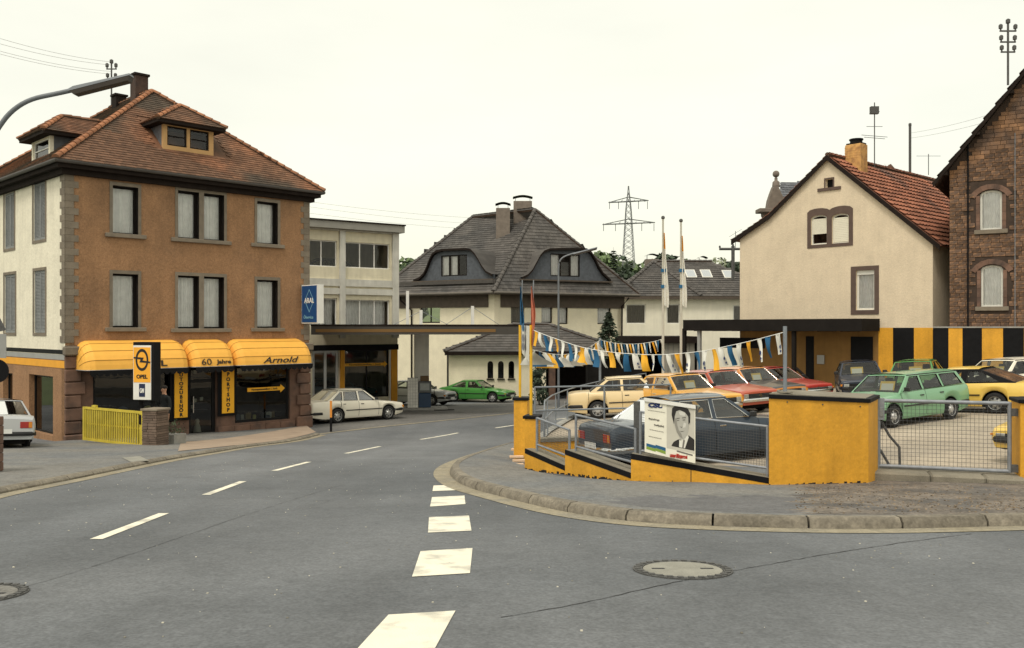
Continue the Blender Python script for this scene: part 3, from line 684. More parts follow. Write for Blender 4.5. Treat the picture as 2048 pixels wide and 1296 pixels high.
gut = MB(); q = [p + Vector((0, 0, -.05)) for p in e] ; gut.tube([tuple(p) for p in (q[3], q[0], q[1], q[2])], .07, 8); gut.build('gutter', mat('zinc_gutter', srgb(66, 62, 58), .6, .15, 4), shop)
# front dormer
def dormer(F, x0, x1, yf, zb_, zt, yback, wm, cheekm, nwin, hip=.5, wmat=None):
    d = bpy.data.objects.new('dormer', None); COL.objects.link(d); d.parent = shop; ORG[d.name] = ORG[shop.name]
    w = (x1 - x0); cw = (w - .22) / nwin; hs = [(x0 + .16 + i * cw, zb_ + .26, x0 + .16 + (i + 1) * cw - .12, zt - .14) for i in range(nwin)]
    mb = MB(F); mb.plate(rp((x0, zb_, x1, zt)), [rp(h) for h in hs], lambda a, b, c: (a, yf + c, b), .12); mb.build('dormer_wall', wm, d)
    for h in hs:
        mb = MB(F); mb.plate(rp(h), [rp((h[0] + .05, h[1] + .05, h[2] - .05, (h[1] + h[3]) / 2 - .02)), rp((h[0] + .05, (h[1] + h[3]) / 2 + .02, h[2] - .05, h[3] - .05))], lambda a, b, c: (a, yf + .05 + c, b), .05); mb.build('window_frame', wmat or m_winbr, d)
        mb = MB(F); mb.poly([(a, yf + .08, b) for a, b in rp(h)]); mb.build('pane', GLASS, d)
    for x in (x0, x1 - .04): mb = MB(F); mb.box(x + .002, yf + .121, zb_ - .4, x + .038, yback, zt - .002); mb.build('cheek', cheekm, d)
    o = .34; ze = zt + .02; rz_ = zt + .02 + (w / 2 + o) * .62; xm = (x0 + x1) / 2
    c = [F(x0 - o, yf - o, ze), F(x1 + o, yf - o, ze), F(x1 + o, yback, ze), F(x0 - o, yback, ze)]; r0, r1 = F(xm, yf - o + hip + .55, rz_), F(xm, yback + 1.0, rz_)
    mb = MB(F); mb.box(x0 - o + .01, yf - o + .01, ze - .13, x1 + o - .01, yback, ze - .005); mb.build('dormer_eaves', m_eave, d)
    for pts in ([c[0], c[1], r0], [c[1], c[2], r1, r0], [c[3], c[0], r0, r1]): tiles(d, pts, .178, .155, m_tile, 0)
    for a, b in ((c[0], r0), (c[1], r0), (r1, r0)): ridge(d, a, b, .10, .30, m_hip, lift=.03)
dormer(SH, SH.x(326, .75), SH.x(427, .75), .75, SH.z(376, 310, .75), SH.z(376, 250, .75), 3.4, mat('yellow_dormer_render', srgb(190, 152, 104), .9, .08, 3), m_slate, 2)
SLd = Fr(SH(.55, 0, 0), (-SH.ey).to_2d()); SLd.ey = SH.ex.copy()
dormer(SLd, -5.0, -3.05, 0, 9.85, 10.95, 2.6, m_whitew, m_slate, 1, wmat=m_white)
# chimneys
p = SH(SHW / 2, 5.2, 0); q = Fr(p, SH.ex.to_2d())
ch = MB(q); ch.bbox(-.26, -.26, 12.4, .26, .26, 14.15, .01); cho = ch.build('chimney', m_brickd, shop)
ch = MB(q); ch.box(-.31, -.31, 14.151, .31, .31, 14.24); ch.build('chimney_cap', m_eave, cho)
q2 = Fr(SH(SHW / 2, 7.2, 0), SH.ex.to_2d()); ch = MB(q2); ch.bbox(-.22, -.22, 12.6, .22, .22, 13.7, .01); ch.box(-.27, -.27, 13.7, .27, .27, 13.78); ch.build('chimney', m_eave, shop)

# ------------------------------------------------------------------ grey showroom building beyond the shop
m_pier = mat('grey_concrete_frame', srgb(200, 198, 188), .85, .1, 2, .2, 40, streak=.12)
m_infill = mat('cream_infill', srgb(218, 210, 184), .9, .08, 2, .3, 40, streak=.1)
GR = Fr((-6.1 - .814 * 9, 48 - .58 * 9), (.814, .58)); GL = 9.0
show = thing('showroom_building', GR(GL / 2, 0, 0), 'flat-roofed grey and cream showroom building between brown corner house and dark-roofed house', 'building')
xr = [GR.x(a) for a in (678, 689, 782)]
r2 = [GR.rect(690, 486, 779, 537), GR.rect(612, 480, 674, 533)]; r1 = [GR.rect(690, 600, 779, 652), GR.rect(612, 596, 674, 652)]
gf = [(GR.x(625), -.1, GR.x(678), GR.z(650, 700)), (GR.x(690), .35, GR.x(778), GR.z(735, 700))]
wall(GR, show, [(0, -1), (GL, -1), (GL, 9.3), (0, 9.3)], [rp(r) for r in r2 + r1 + gf], m_infill, .25)
for r in r2 + r1: window(GR, show, r, .08, m_white, .055, cols=3 if r is r2[0] or r is r1[0] else 2, curt=(r in r1), cdep=.4)
for a, b in ((xr[0], xr[1]), (GL - .36, GL + .01), (0, .4)):
    mb = MB(GR); mb.box(a, -.14, GR.z(735, 676), b, -.001, 9.0); mb.build('pier', m_pier, show)
bz = [(GR.z(735, 466), 9.25), (GR.z(735, 574), GR.z(735, 560)), (GR.z(735, 590), GR.z(735, 578))]
for i, (a, b) in enumerate(bz):
    for s, e_ in ((.4, xr[0]), (xr[1], GL - .36)): mb = MB(GR); mb.box(s + .002, -.10, a, e_ - .002, -.001, b); mb.build('band', m_pier, show)
mb = MB(GR); mb.box(-.1, -.42, 9.02, GL + .2, 6, 9.38); mb.build('roof_fascia', mat('zinc_fascia', srgb(140, 138, 130), .7, .1, 2), show)
mb = MB(GR); mb.box(-.15, -.47, 9.381, GL + .25, 6, 9.45); mb.build('roof_edge', m_eave, show)
mb = MB(GR); mb.box(.1, -.10, GR.z(735, 700), GL, -.001, GR.z(735, 689)); mb.build('black_fascia', m_black, show)
for a, b in ((680, 688), (781, 793)): mb = MB(GR); mb.box(GR.x(a), -.10, -.5, GR.x(b), -.001, GR.z(735, 700)); mb.build('yellow_pillar', m_band, show)
mb = MB(GR); mb.box(GR.x(777.5), -.06, -.5, GR.x(780.7), -.001, GR.z(735, 700)); mb.build('white_pillar', m_white, show)
m_alu = mat('aluminium_frame', srgb(178, 180, 178), .45, .06, 3, metal=.3)
dd = window(GR, show, gf[0], .08, m_alu, .14, cols=2, curt=False, gl=SHOPGLASS, name='showroom_door')
window(GR, show, gf[1], .08, m_frameb, .06, cols=2, curt=False, gl=SHOPGLASS)
arrow(GR, GR.x(691), GR.x(776), GR.z(733, 729), .07, show)
for z in (-.15, 3.25, 6.2, 9.0): mb = MB(GR); mb.box(.1, .26, z, GL - .05, 5.9, z + .1); mb.build('floor', m_conc, show)
mb = MB(GR); mb.box(.0, 5.9, -1, GL, 6, 9.3); mb.build('back_wall', m_infill, show)
mb = MB(GR); mb.box(GL - .2, .252, -1, GL - .002, 5.9, 9.3); mb.box(0.002, .252, -1, .2, 5.9, 9.3); mb.build('end_wall', m_infill, show)
# ------------------------------------------------------------------ cream house with dark hip roof and eyebrow dormers
m_cream = mat('cream_render', srgb(226, 217, 190), .95, .06, 1.5, .5, 9, fine=.05, streak=.025)
m_dtile = mat('dark_brown_tile', srgb(88, 84, 80), .85, .15, 1.5, .3, 30, island=.2, col2=srgb(74, 72, 70), c2scale=.4)
m_dslate = mat('dormer_slate', srgb(84, 88, 94), .8, .2, 5, .4, 25, island=.2)
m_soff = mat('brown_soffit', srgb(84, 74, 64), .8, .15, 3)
m_winw = mat('window_white', srgb(216, 214, 204), .5, .05, 3)
m_rsh = mat('roller_shutter', srgb(128, 126, 120), .7, .1, 5)
def isect(F, G2):
    d = F.ex.x * G2.ex.y - F.ex.y * G2.ex.x; w = G2.o - F.o
    return F.o + F.ex * ((w.x * G2.ex.y - w.y * G2.ex.x) / d)
EZ1 = 6.48
Cc = Vector((*P(987, 583, 62).to_2d(), EZ1)); Lc = Vector((*P(748, 589, 67.6).to_2d(), EZ1)); Rc = Vector((*P(1279, 588, 67.6).to_2d(), EZ1))
A1 = Vector((*P(1070, 420, 68.0).to_2d(), 12.88)); A2 = Vector((*P(945, 434, 72.6).to_2d(), 12.88)); Bc = Lc + Rc - Cc + Vector((0, 3, 0))
hs1 = thing('cream_house', Vector((Cc.x, Cc.y + 4, -.6)), 'cream house with dark hip roof, two curved dormers and two broad chimneys', 'house')
tiles(hs1, [Lc, Cc, A1, A2], .30, .30, m_dtile, 0, lift=.045)
tiles(hs1, [Cc, Rc, A1], .30, .30, m_dtile, 0, lift=.045)
tiles(hs1, [Rc, Bc, A2, A1], .6, .6, m_dtile, 0); tiles(hs1, [Bc, Lc, A2], .6, .6, m_dtile, 0)
for a, b in ((Cc, A1), (Rc, A1), (Lc, A2), (A2, A1)): ridge(hs1, a, b, .15, .42, m_dtile, lift=.05)
FL0, FR0 = Fr(Lc, (Cc - Lc).to_2d()), Fr(Cc, (Rc - Cc).to_2d())
FL, FR1 = FL0.back(0, .75), FR0.back(0, .75); cw = isect(FL, FR1); LL = (cw - FL.o).dot(FL.ex); FR1 = Fr(cw, FR0.ex.to_2d()); LR = (Rc - Cc).length - 1.6
wl = [FL.rect(840, 608, 880, 646)]; wr = [FR1.rect(1022, 606, 1049, 646), FR1.rect(1083, 605, 1105, 646), FR1.rect(1116, 605, 1136, 648), FR1.rect(1195, 607, 1222, 648)]
wall(FL, hs1, [(.6, -1.5), (LL, -1.5), (LL, EZ1 - .12), (.6, EZ1 - .12)], [rp(r) for r in wl], m_cream)
wall(FR1, hs1, [(0, -1.5), (LR, -1.5), (LR, EZ1 - .12), (0, EZ1 - .12)], [rp(r) for r in wr], m_cream)
for r in wl: window(FL, hs1, r, .12, m_winbr, .09, cols=2, cm=m_rsh, curt=False)
for i, r in enumerate(wr): window(FR1, hs1, r, .12, m_winbr, .08, cm=m_rsh if i == 0 else m_curt)
Fs = Fr(FR1(LR, 0, 0), FR1.ey.to_2d()); wall(Fs, hs1, [(0, -1.5), (9, -1.5), (9, EZ1 - .12), (0, EZ1 - .12)], [], m_cream, name='side_wall')
mb = MB(); z = EZ1 - .1; mb.poly([(p.x, p.y, z) for p in (Lc, Cc, Rc, Bc)]); mb.build('soffit', m_soff, hs1)
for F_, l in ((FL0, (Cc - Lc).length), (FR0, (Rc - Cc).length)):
    mb = MB(F_); mb.box(0, -.02, EZ1 - .2, l, .06, EZ1 - .004); mb.build('fascia', m_soff, hs1)
    mb = MB(F_); mb.tube([(0, -.09, EZ1 - .06), (l, -.09, EZ1 - .06)], .085, 8); mb.build('gutter', mat('grey_gutter', srgb(104, 98, 90), .6, .1, 2), hs1)
    mb = MB(F_); mb.box(.2, .50, EZ1 + .62, l - .2, .53, EZ1 + .86); mb.build('snow_guard', mat('snow_guard', srgb(72, 68, 64), .7, .2, 8), hs1)
    mb = MB(F_); mb.box(.7 if F_ is FL0 else .9, .66, EZ1 - 1.05, l - .9, .735, EZ1 - .13); mb.build('eave_shade_band', m_soff, hs1)  # dark strip on the upper wall, painting in the eave's shade
def eyebrow(F, pxs, plane, wrect, name):
    """slate-fronted dormer with a swept roof: outline traced at its own distance, run back into the roof"""
    nn = (plane[1] - plane[0]).cross(plane[2] - plane[0]); mp_ = (pxs[0][0] + pxs[-1][0]) / 2; D_in = .1
    while D_in < 4:
        q_ = F(F.x(mp_, D_in), D_in, 0); zr_ = plane[0].z - (nn.x * (q_.x - plane[0].x) + nn.y * (q_.y - plane[0].y)) / nn.z
        if zr_ >= F.z(mp_, 563, D_in): break
        D_in += .05
    pts = [(F.x(a, D_in), F.z(a, b, D_in)) for a, b in pxs]; zb = min(p[1] for p in pts) - .05
    d = bpy.data.objects.new('eyebrow_dormer', None); COL.objects.link(d); d.parent = hs1; ORG[d.name] = ORG[hs1.name]
    r = F.rect(*wrect, y=D_in); outer = [(pts[0][0], zb - .3)] + pts + [(pts[-1][0], zb - .3)]
    mb = MB(F); mb.plate(outer, [rp(r)], lambda a, b, c: (a, D_in + c, b), .15); mb.build('dormer_front', m_dslate, d)
    mb = MB(F); n = len(pts); dep = 6.0
    top = [mb.v((a, D_in - .28, b + .03)) for a, b in pts]; bk = [mb.v((a, D_in + dep, b + .03)) for a, b in pts]; un = [mb.v((a, D_in - .28, b - .13)) for a, b in pts]; ub = [mb.v((a, D_in + .02, b - .13)) for a, b in pts]
    for i in range(n - 1):
        mb.f((top[i], top[i + 1], bk[i + 1], bk[i]), 0); mb.f((un[i], un[i + 1], top[i + 1], top[i]), 1); mb.f((ub[i], ub[i + 1], un[i + 1], un[i]), 1)
    mb.build('dormer_roof', [m_dtile, m_eave], d)
    x0, z0, x1, z1 = r; w = (x1 - x0) / 3
    for k in range(3):
        q = (x0 + k * w, z0, x0 + (k + 1) * w - .02, z1); b_ = MB(F); b_.plate(rp(q), [rp((q[0] + .07, q[1] + .08, q[2] - .07, q[3] - .08))], lambda a, b, c: (a, D_in + .04 + c, b), .06); wn = b_.build('window', m_winbr, d)
        b_ = MB(F); b_.poly([(a, D_in + .07, b) for a, b in rp(q)]); b_.build('pane', GLASS, wn)
        if k != (2 if wrect[0] < 1000 else 1): curtain(F, wn, q, D_in + .2, m_curt, 20)
    mb = MB(F); mb.box(pts[0][0] - .1, D_in - .35, zb - .16, pts[-1][0] + .1, D_in - .02, zb - .06); mb.build('dormer_ledge', m_soff, d)
eyebrow(FL0, [(831, 560), (842, 556), (851, 547), (857, 534), (862, 520), (868, 508), (876, 502), (888, 499), (912, 498), (935, 497), (945, 499), (953, 507), (960, 518), (967, 531), (976, 543), (988, 549)], (Lc, Cc, A1), (882, 510, 934, 552), 'l')
eyebrow(FR0, [(1041, 555), (1053, 549), (1062, 539), (1070, 524), (1077, 511), (1085, 502), (1096, 498), (1120, 497), (1150, 497), (1170, 498), (1180, 505), (1187, 517), (1194, 532), (1203, 546), (1218, 560)], (Cc, Rc, A1), (1101, 508, 1160, 553), 'r')
m_chim = mat('grey_brick_chimney', srgb(120, 110, 100), .9, .15, 4, .4, 20)
for px0, px1, py0, py1, D in ((992, 1020, 416, 470, 68.2), (1027, 1064, 402, 440, 69.2)):
    a, b = P(px0, py1, D), P(px1, py0, D); mb = MB(); mb.bbox(a.x, D - .1, a.z - 1.6, b.x, D + .9, b.z, .02); c = mb.build('chimney', m_chim, hs1)
    for x in (a.x + .15, b.x - .15): rod(c, (x, D + .3, b.z - .02), (x, D + .3, b.z + .32), .02, m_eave, 'cap_bracket')
    mb = MB(); mb.grid(lambda u, v: (a.x - .05 + (b.x - a.x + .1) * u, D - .2 + 1.1 * v, b.z + .30 + .14 * math.sin(math.pi * u)), 8, 2); mb.grid(lambda u, v: (a.x - .05 + (b.x - a.x + .1) * u, D - .2 + 1.1 * v, b.z + .26 + .14 * math.sin(math.pi * u)), 8, 2); mb.build('chimney_cap', m_eave, c)
mb = MB(FL); mb.tube([(FL.x(806), -.35, EZ1 - .2), (FL.x(808), -.35, EZ1 - .5), (FL.x(825), -.12, EZ1 - 1.2), (FL.x(825), -.12, -.5)], .06, 6); mb.build('downpipe', m_eave, hs1)
mb = MB(FR1); mb.tube([(FR1.x(1258, -.5), -.5, EZ1 - .25), (FR1.x(1244, -.12), -.12, EZ1 - .9), (FR1.x(1243, -.12), -.12, -.5)], .07, 6); mb.build('downpipe', m_eave, hs1)

# low pavilion with three arched windows, its right half an open garage
LP = Fr(P(890, 704, 55).to_2d(), (1, .10)); zE = 2.52
lowb = thing('low_annex', LP(5.5, 0, -.6), 'low white annex with three small arched windows and a wide dark hip roof', 'annex')
xe = LP.x(1257); xw = LP.x(1075)
arch = []
for a in (975, 996, 1017):
    x0, x1 = LP.x(a, .4), LP.x(a + 11.5, .4); zt, zb = LP.z(a + 5, 729, .4), LP.z(a + 5, 757, .4); r = (x1 - x0) / 2
    arch.append([(x0, zb), (x1, zb)] + [(x0 + r + r * math.cos(R(t)), zt + r * 1.2 * math.sin(R(t))) for t in range(0, 181, 20)])
wall(LP, lowb, [(.25, -1.2), (xw, -1.2), (xw, zE - .05), (.25, zE - .05)], arch, m_cream, .3, y=.4)
for a in arch:
    mb = MB(LP); cx = (a[0][0] + a[1][0]) / 2; mb.plate(a, [[(cx + (p[0] - cx) * .72, p[1] + (.05 if p[1] < .9 else -.05)) for p in a]], lambda p, q, c: (p, .5 + c, q), .05); w_ = mb.build('arched_window', m_winbr, lowb)
    mb = MB(LP); mb.poly([(p[0], .53, p[1]) for p in a]); mb.build('pane', GLASS, w_)
    mb = MB(LP); mb.box(a[0][0] - .05, .3, a[0][1] - .07, a[1][0] + .05, .42, a[0][1] - .003); mb.build('window_sill', m_winbr, w_)
mb = MB(LP); mb.box(.27, .71, -1.2, .5, 5, zE - .06); mb.box(.25, 4.8, -1.2, xe - .3, 5, zE - .06); mb.box(xw - .02, .71, -1.2, xw + .2, 4.8, zE - .06); mb.build('rear_wall', m_eave, lowb)
for px in (1085, 1104): mb = MB(LP); x = LP.x(px, .5); mb.bbox(x - .2, .35, -1.2, x + .2, .75, zE - .06, .02); mb.build('pillar', m_cream if px < 1100 else m_rsand, lowb)
x = LP.x(1250, .5); mb = MB(LP); mb.bbox(x - .12, .4, -1.2, x + .12, .64, zE - .06, .02); mb.build('pillar', m_eave, lowb)
e4 = [LP(0, 0, zE), LP(xe, 0, zE), LP(xe, 5.6, zE), LP(0, 5.6, zE)]; rz1 = 4.18; ra, rb = LP(LP.x(1026, 2.8), 2.8, rz1), LP(LP.x(1097, 2.8), 2.8, rz1)
for pts in ([e4[0], e4[1], rb, ra], [e4[1], e4[2], rb], [e4[3], e4[0], ra], [e4[2], e4[3], ra, rb]): tiles(lowb, pts, .30, .30, m_dtile, 0, lift=.04)
for a, b in ((e4[0], ra), (e4[1], rb), (ra, rb)): ridge(lowb, a, b, .13, .42, m_dtile, lift=.04)
mb = MB(LP); mb.box(-.02, -.03, zE - .22, xe, .05, zE - .006); mb.build('fascia', m_eave, lowb)
mb = MB(LP); mb.poly([(.0, .05, zE - .1), (xe, .05, zE - .1), (xe, 5.5, zE - .1), (0, 5.5, zE - .1)]); mb.build('soffit', m_soff, lowb)
# flat garage between the annex and the carport
GA = Fr(P(1262, 680, 52).to_2d(), (1, .05)); gx = GA.x(1398); gz1, gz0 = GA.z(1330, 673), GA.z(1330, 686)
gar = thing('flat_garage', GA(gx / 2, 0, -.5), 'flat-roofed garage with black fascia behind the two flagpoles', 'garage')
mb = MB(GA); mb.box(-.1, -.15, gz0, gx + .1, 5, gz1); mb.build('roof_fascia', m_eave, gar)
mb = MB(GA); mb.box(0, 4.8, -1.5, gx, 5, gz0); mb.box(0, .1, -1.5, .15, 4.8, gz0); mb.box(gx - .15, .1, -1.5, gx, 4.8, gz0); mb.build('wall', m_dark, gar)
mb = MB(GA); a, b = GA.x(1326), GA.x(1390); mb.box(a, .1, -1.5, b, .2, gz0 - .004); gd = mb.build('garage_door', mat('grey_garage_door', srgb(150, 146, 134), .7, .1, 2), gar)
for i in range(1, 6): mb = MB(GA); x = a + (b - a) * i / 6; mb.box(x - .03, .08, -1.5, x + .03, .0995, gz0 - .01); mb.build('door_rib', m_rsh, gd)

# second house behind, white with brown roof
H2 = Fr(P(1228, 592, 75).to_2d(), (1, .04)); EZ2 = 4 + 63 * 75 / 1800
hs2 = thing('white_house', H2(5, 2, -.7), 'white house with brown tiled roof and skylights behind the flagpoles', 'house')
x2 = H2.x(1600); hw = [H2.rect(1252, 608, 1292, 648, .5), H2.rect(1333, 608, 1360, 648, .5), H2.rect(1466, 610, 1496, 650, .5)]
wall(H2, hs2, [(.3, -2), (x2, -2), (x2, EZ2 - .1), (.3, EZ2 - .1)], [rp(r) for r in hw], mat('white_render', srgb(232, 226, 206), .95, .05, 1.5, .3, 30, streak=.06), .3, y=.5)
for r in hw: window(H2, hs2, r, .6, m_winw, .10, cm=m_rsh)
e5 = [H2(0, 0, EZ2), H2(H2.x(1402), 0, EZ2), H2(x2, 0, EZ2)]; t0 = Vector((*P(1307, 523, 80).to_2d(), 9.85)); t1 = t0 + H2.ex * ((1424 - 1307) / FPX * 80); bl = H2(0, 9, EZ2)
tiles(hs2, [e5[0], e5[1], t0], .36, .36, m_dtile, 0, lift=.06); tiles(hs2, [e5[1], e5[2], t1, t0], .36, .36, m_dtile, 0, lift=.06); tiles(hs2, [bl, e5[0], t0], .5, .5, m_dtile, 0)
for a, b in ((e5[0], t0), (e5[1], t0), (t1, t0)): ridge(hs2, a, b, .16, .45, m_dtile, lift=.05)
mb = MB(H2); mb.box(0, -.05, EZ2 - .25, x2, .1, EZ2 - .01); mb.build('fascia', m_soff, hs2)
mb = MB(H2); mb.poly([(0, .1, EZ2 - .12), (x2, .1, EZ2 - .12), (x2, 6, EZ2 - .12), (0, 6, EZ2 - .12)]); mb.build('soffit', m_soff, hs2)
nrm = (e5[2] - e5[1]).cross(t0 - e5[1]).normalized(); nrm = nrm if nrm.z > 0 else -nrm; uu = (e5[2] - e5[1]).normalized(); vv = nrm.cross(uu); vv = vv if vv.z > 0 else -vv
for px, py in ((1381, 549), (1412, 549), (1456, 550)):
    k = Vector(((px - 1024) / FPX, 1, -(py - HY) / FPX)); s = (e5[1] - cam.location).dot(nrm) / k.dot(nrm); c = cam.location + k * s
    mb = MB(); mb.prism([tuple(c + uu * a + vv * b + nrm * .03) for a, b in ((-.45, -.65), (.45, -.65), (.45, .65), (-.45, .65))], tuple(nrm * .09)); sk = mb.build('skylight', m_winw, hs2)
    mb = MB(); mb.poly([tuple(c + uu * a + vv * b + nrm * .125) for a, b in ((-.36, -.55), (.36, -.55), (.36, .55), (-.36, .55))]); mb.build('pane', mat('skylight_glass', (.55, .58, .6), .03, 0, metal=.6), sk)
for px0, px1, py, D in ((1291, 1318, 518, 83), (1396, 1416, 522, 90)):
    a, b = P(px0, py, D), P(px1, py, D); mb = MB(); mb.bbox(a.x, D, a.z - 2.5, b.x, D + .8, a.z, .02); c = mb.build('chimney', m_chim, hs2)
    mb = MB(); mb.grid(lambda u, v: (a.x + (b.x - a.x) * u, D - .1 + v, a.z + .32 + .18 * math.sin(math.pi * u)), 6, 1); mb.grid(lambda u, v: (a.x + (b.x - a.x) * u, D - .1 + v, a.z + .26 + .18 * math.sin(math.pi * u)), 6, 1); mb.build('chimney_cap', m_eave, c)
    rod(c, (a.x + .2, D + .4, a.z - .05), (a.x + .2, D + .4, a.z + .36), .03, m_eave, 'cap_bracket')

# ------------------------------------------------------------------ beige gable house
m_beige = mat('beige_render', srgb(214, 198, 172), .95, .05, 1.0, .5, 12, fine=.08, streak=.05, spot=.02)
m_trim = mat('purple_brown_trim', srgb(92, 76, 68), .85, .12, 4)
m_rtile = mat('red_pantile', srgb(152, 98, 74), .85, .18, 2, .3, 30, island=.34, col2=srgb(96, 72, 62), c2scale=.6)
BGW = 9.32; BG = Fr((17.29 - .66 * BGW, 37 + .75 * BGW), (.66, -.75))
bei = thing('beige_gable_house', BG(BGW / 2, 0, 1), 'beige gable-fronted house with red pantile roof and brown window surrounds', 'house')
pzR, pzA = BG.z(1865, 482), BG.z(1657, 316); xA_ = BG.x(1657); kx, kz = BG.x(1541), BG.z(1541, 434); pzL = BG.z(1481, 476)
wl1 = BG.rect(1712, 540, 1749, 620); wu = [BG.rect(1622, 430, 1654, 489), BG.rect(1664, 427, 1698, 486)]; wv = BG.rect(1651, 358, 1666, 375)
def archw(r, h=.14):
    x0, z0, x1, z1 = r; return [(x0, z0), (x1, z0), (x1, z1 - h)] + [((x0 + x1) / 2 + (x1 - x0) / 2 * math.cos(R(t)), z1 - h + h * math.sin(R(t))) for t in (30, 60, 90, 120, 150)] + [(x0, z1 - h)]
wall(BG, bei, [(0, 3.9), (BGW, 3.9), (BGW, pzR), (xA_, pzA), (kx, kz), (0, pzL)], [rp(wl1), archw(wu[0]), archw(wu[1]), rp(wv)], m_beige, .3)
mb = MB(BG); x0, z0, x1, z1 = BG.rect(1702, 532, 1758, 629); mb.plate(rp((x0, z0, x1, z1)), [rp(wl1)], lambda a, b, c: (a, -.025 + c, b), .023); mb.build('window_surround', m_trim, bei)
x0, z0, x1, z1 = BG.rect(1615, 414, 1706, 494); h = .16; xm = (x0 + x1) / 2
top = [(x1, z1 - h)] + [(xm + (x1 - xm) / 2 * (1 + math.cos(R(t))), z1 - h + h * math.sin(R(t))) for t in (40, 70, 90, 110, 140)] + [(xm, z1 - h * .8)] + [(x0 + (xm - x0) / 2 * (1 + math.cos(R(t))), z1 - h + h * math.sin(R(t))) for t in (40, 70, 90, 110, 140)] + [(x0, z1 - h)]
mb = MB(BG); mb.plate([(x0, z0), (x1, z0)] + top, [archw(w) for w in wu], lambda a, b, c: (a, -.025 + c, b), .023); mb.build('window_surround', m_trim, bei)
mb = MB(BG); a = BG.rect(1636, 375, 1682, 381); mb.box(a[0], -.06, a[1], a[2], -.001, a[3]); mb.build('vent_sill', m_trim, bei)
mb = MB(BG); mb.plate(rp((wv[0] - .06, wv[1] + .001, wv[2] + .06, wv[3] + .06)), [rp(wv)], lambda a, b, c: (a, -.02 + c, b), .018); mb.build('vent_surround', m_trim, bei)
mb = MB(BG); mb.box(wv[0], .2, wv[1], wv[2], .25, wv[3]); mb.build('vent_opening', m_black, bei)
window(BG, bei, wl1, .10, m_winw, .09, cdep=.02)
mb = MB(BG); mb.box(wl1[0] + .02, .06, wl1[3] - .2, wl1[2] - .02, .098, wl1[3] - .01); mb.build('roller_shutter_box', m_winw, bei)
for i, w in enumerate(wu):
    wn = window(BG, bei, w, .08, m_winw, .06, curt=False, poly=archw(w)); x0, z0, x1, z1 = w; zs = z0 + (.36 if i == 0 else .05) * (z1 - z0)
    mb = MB(BG)
    for k in range(14): a = zs + (z1 - .16 - zs) * k / 14; mb.box(x0 + .05, .055, a, x1 - .05, .078, a + (z1 - .16 - zs) / 14 - .006)
    mb.build('roller_shutter', mat('cream_shutter', srgb(226, 220, 200), .6, .04, 3), wn)
mb = MB(BG); mb.box(.0, .0, -.3, BGW - .002, .29, 3.898); mb.build('ground_floor_wall', mat('ochre_wall', srgb(128, 96, 50), .8, .14, 1.5, .2, 40, streak=.12), bei)
sx = [BG.x(p) for p in (1757, 1786, 1828)] + [BGW]
for i in range(3): mb = MB(BG); mb.box(sx[i], -.006, 1.0, sx[i + 1], -.001, 3.99); mb.build('painted_stripe', m_yellow if i % 2 == 0 else m_black, bei)
for a, b in ((1702, 1746), (1612, 1628)): mb = MB(BG); mb.box(BG.x(a), -.02, 1.0, BG.x(b), -.002, 3.6); mb.build('door', m_black, bei)
mb = MB(BG); mb.box(BG.x(1440), -.02, 3.0, BG.x(1530), -.002, 3.5); mb.build('dark_window', m_black, bei)
Fb = Fr(BG(BGW, 0, 0), BG.ey.to_2d()); wall(Fb, bei, [(.301, -.3), (12, -.3), (12, pzR - .1), (.301, pzR - .1)], [], m_beige, .25, name='side_wall')
Fb2 = Fr(BG(0, 12, 0), (-BG.ey).to_2d()); wall(Fb2, bei, [(0, -.3), (11.699, -.3), (11.699, pzL - .1), (0, pzL - .1)], [], m_beige, .25, name='side_wall')
wall(BG.back(0, 11.7), bei, [(.26, -.3), (BGW - .26, -.3), (BGW - .26, pzR - .1), (xA_, pzA - .1), (.26, pzL - .1)], [], m_beige, .25, name='rear_wall')
sR = (pzA - pzR) / (BGW - xA_); o_ = .35; ov = .12
rA = lambda y: BG(xA_, y, pzA + .1); rE = lambda y: BG(BGW + o_, y, pzR - sR * o_ + .1)
tiles(bei, [rE(-ov), rE(12), rA(12), rA(-ov)], .30, .36, m_rtile, 300, lift=.085, prof='pan')
tiles(bei, [BG(kx, 12, kz + .1), BG(kx, -ov, kz + .1), rA(-ov), rA(12)], .30, .36, m_rtile, 0, lift=.05, prof='pan')
kl = (kz - pzL) / kx
tiles(bei, [BG(-.4, 12, pzL - kl * .4 + .1), BG(-.4, -ov, pzL - kl * .4 + .1), BG(kx, -ov, kz + .1), BG(kx, 12, kz + .1)], .30, .36, m_rtile, 0, lift=.05, prof='pan')
ridge(bei, rA(12), rA(-ov), .13, .36, m_rtile, lift=.05)
for a, b in (((xA_, pzA + .06), (BGW + o_, pzR - sR * o_ + .06)), ((kx, kz + .06), (xA_, pzA + .06)), ((-.4, pzL - kl * .4 + .06), (kx, kz + .06))):
    mb = MB(BG); mb.prism([(a[0], -ov - .05, a[1] - .17), (b[0], -ov - .05, b[1] - .17), (b[0], -ov - .05, b[1] + .06), (a[0], -ov - .05, a[1] + .06)], (0, .045, 0)); mb.build('verge_board', m_eave, bei)
mb = MB(BG); x = BG.x(1712, 1.6); zt = BG.z(1712, 290, 1.6); mb.bbox(x - .38, 1.3, pzA - 1.2, x + .38, 1.95, zt, .02); c = mb.build('chimney', mat('yellow_brick', srgb(206, 160, 98), .9, .15, 6, .4, 20, col2=srgb(170, 128, 84), c2scale=4), bei)
zz = pzA + .1
while zz < zt - .1:
    for i in range(3): mb = MB(BG); mb.box(x - .385 + i * .26, 1.292, zz, x - .385 + i * .26 + .24, 1.2995, zz + .085); mb.build('brick', MATS['yellow_brick'], c)
    zz += .11
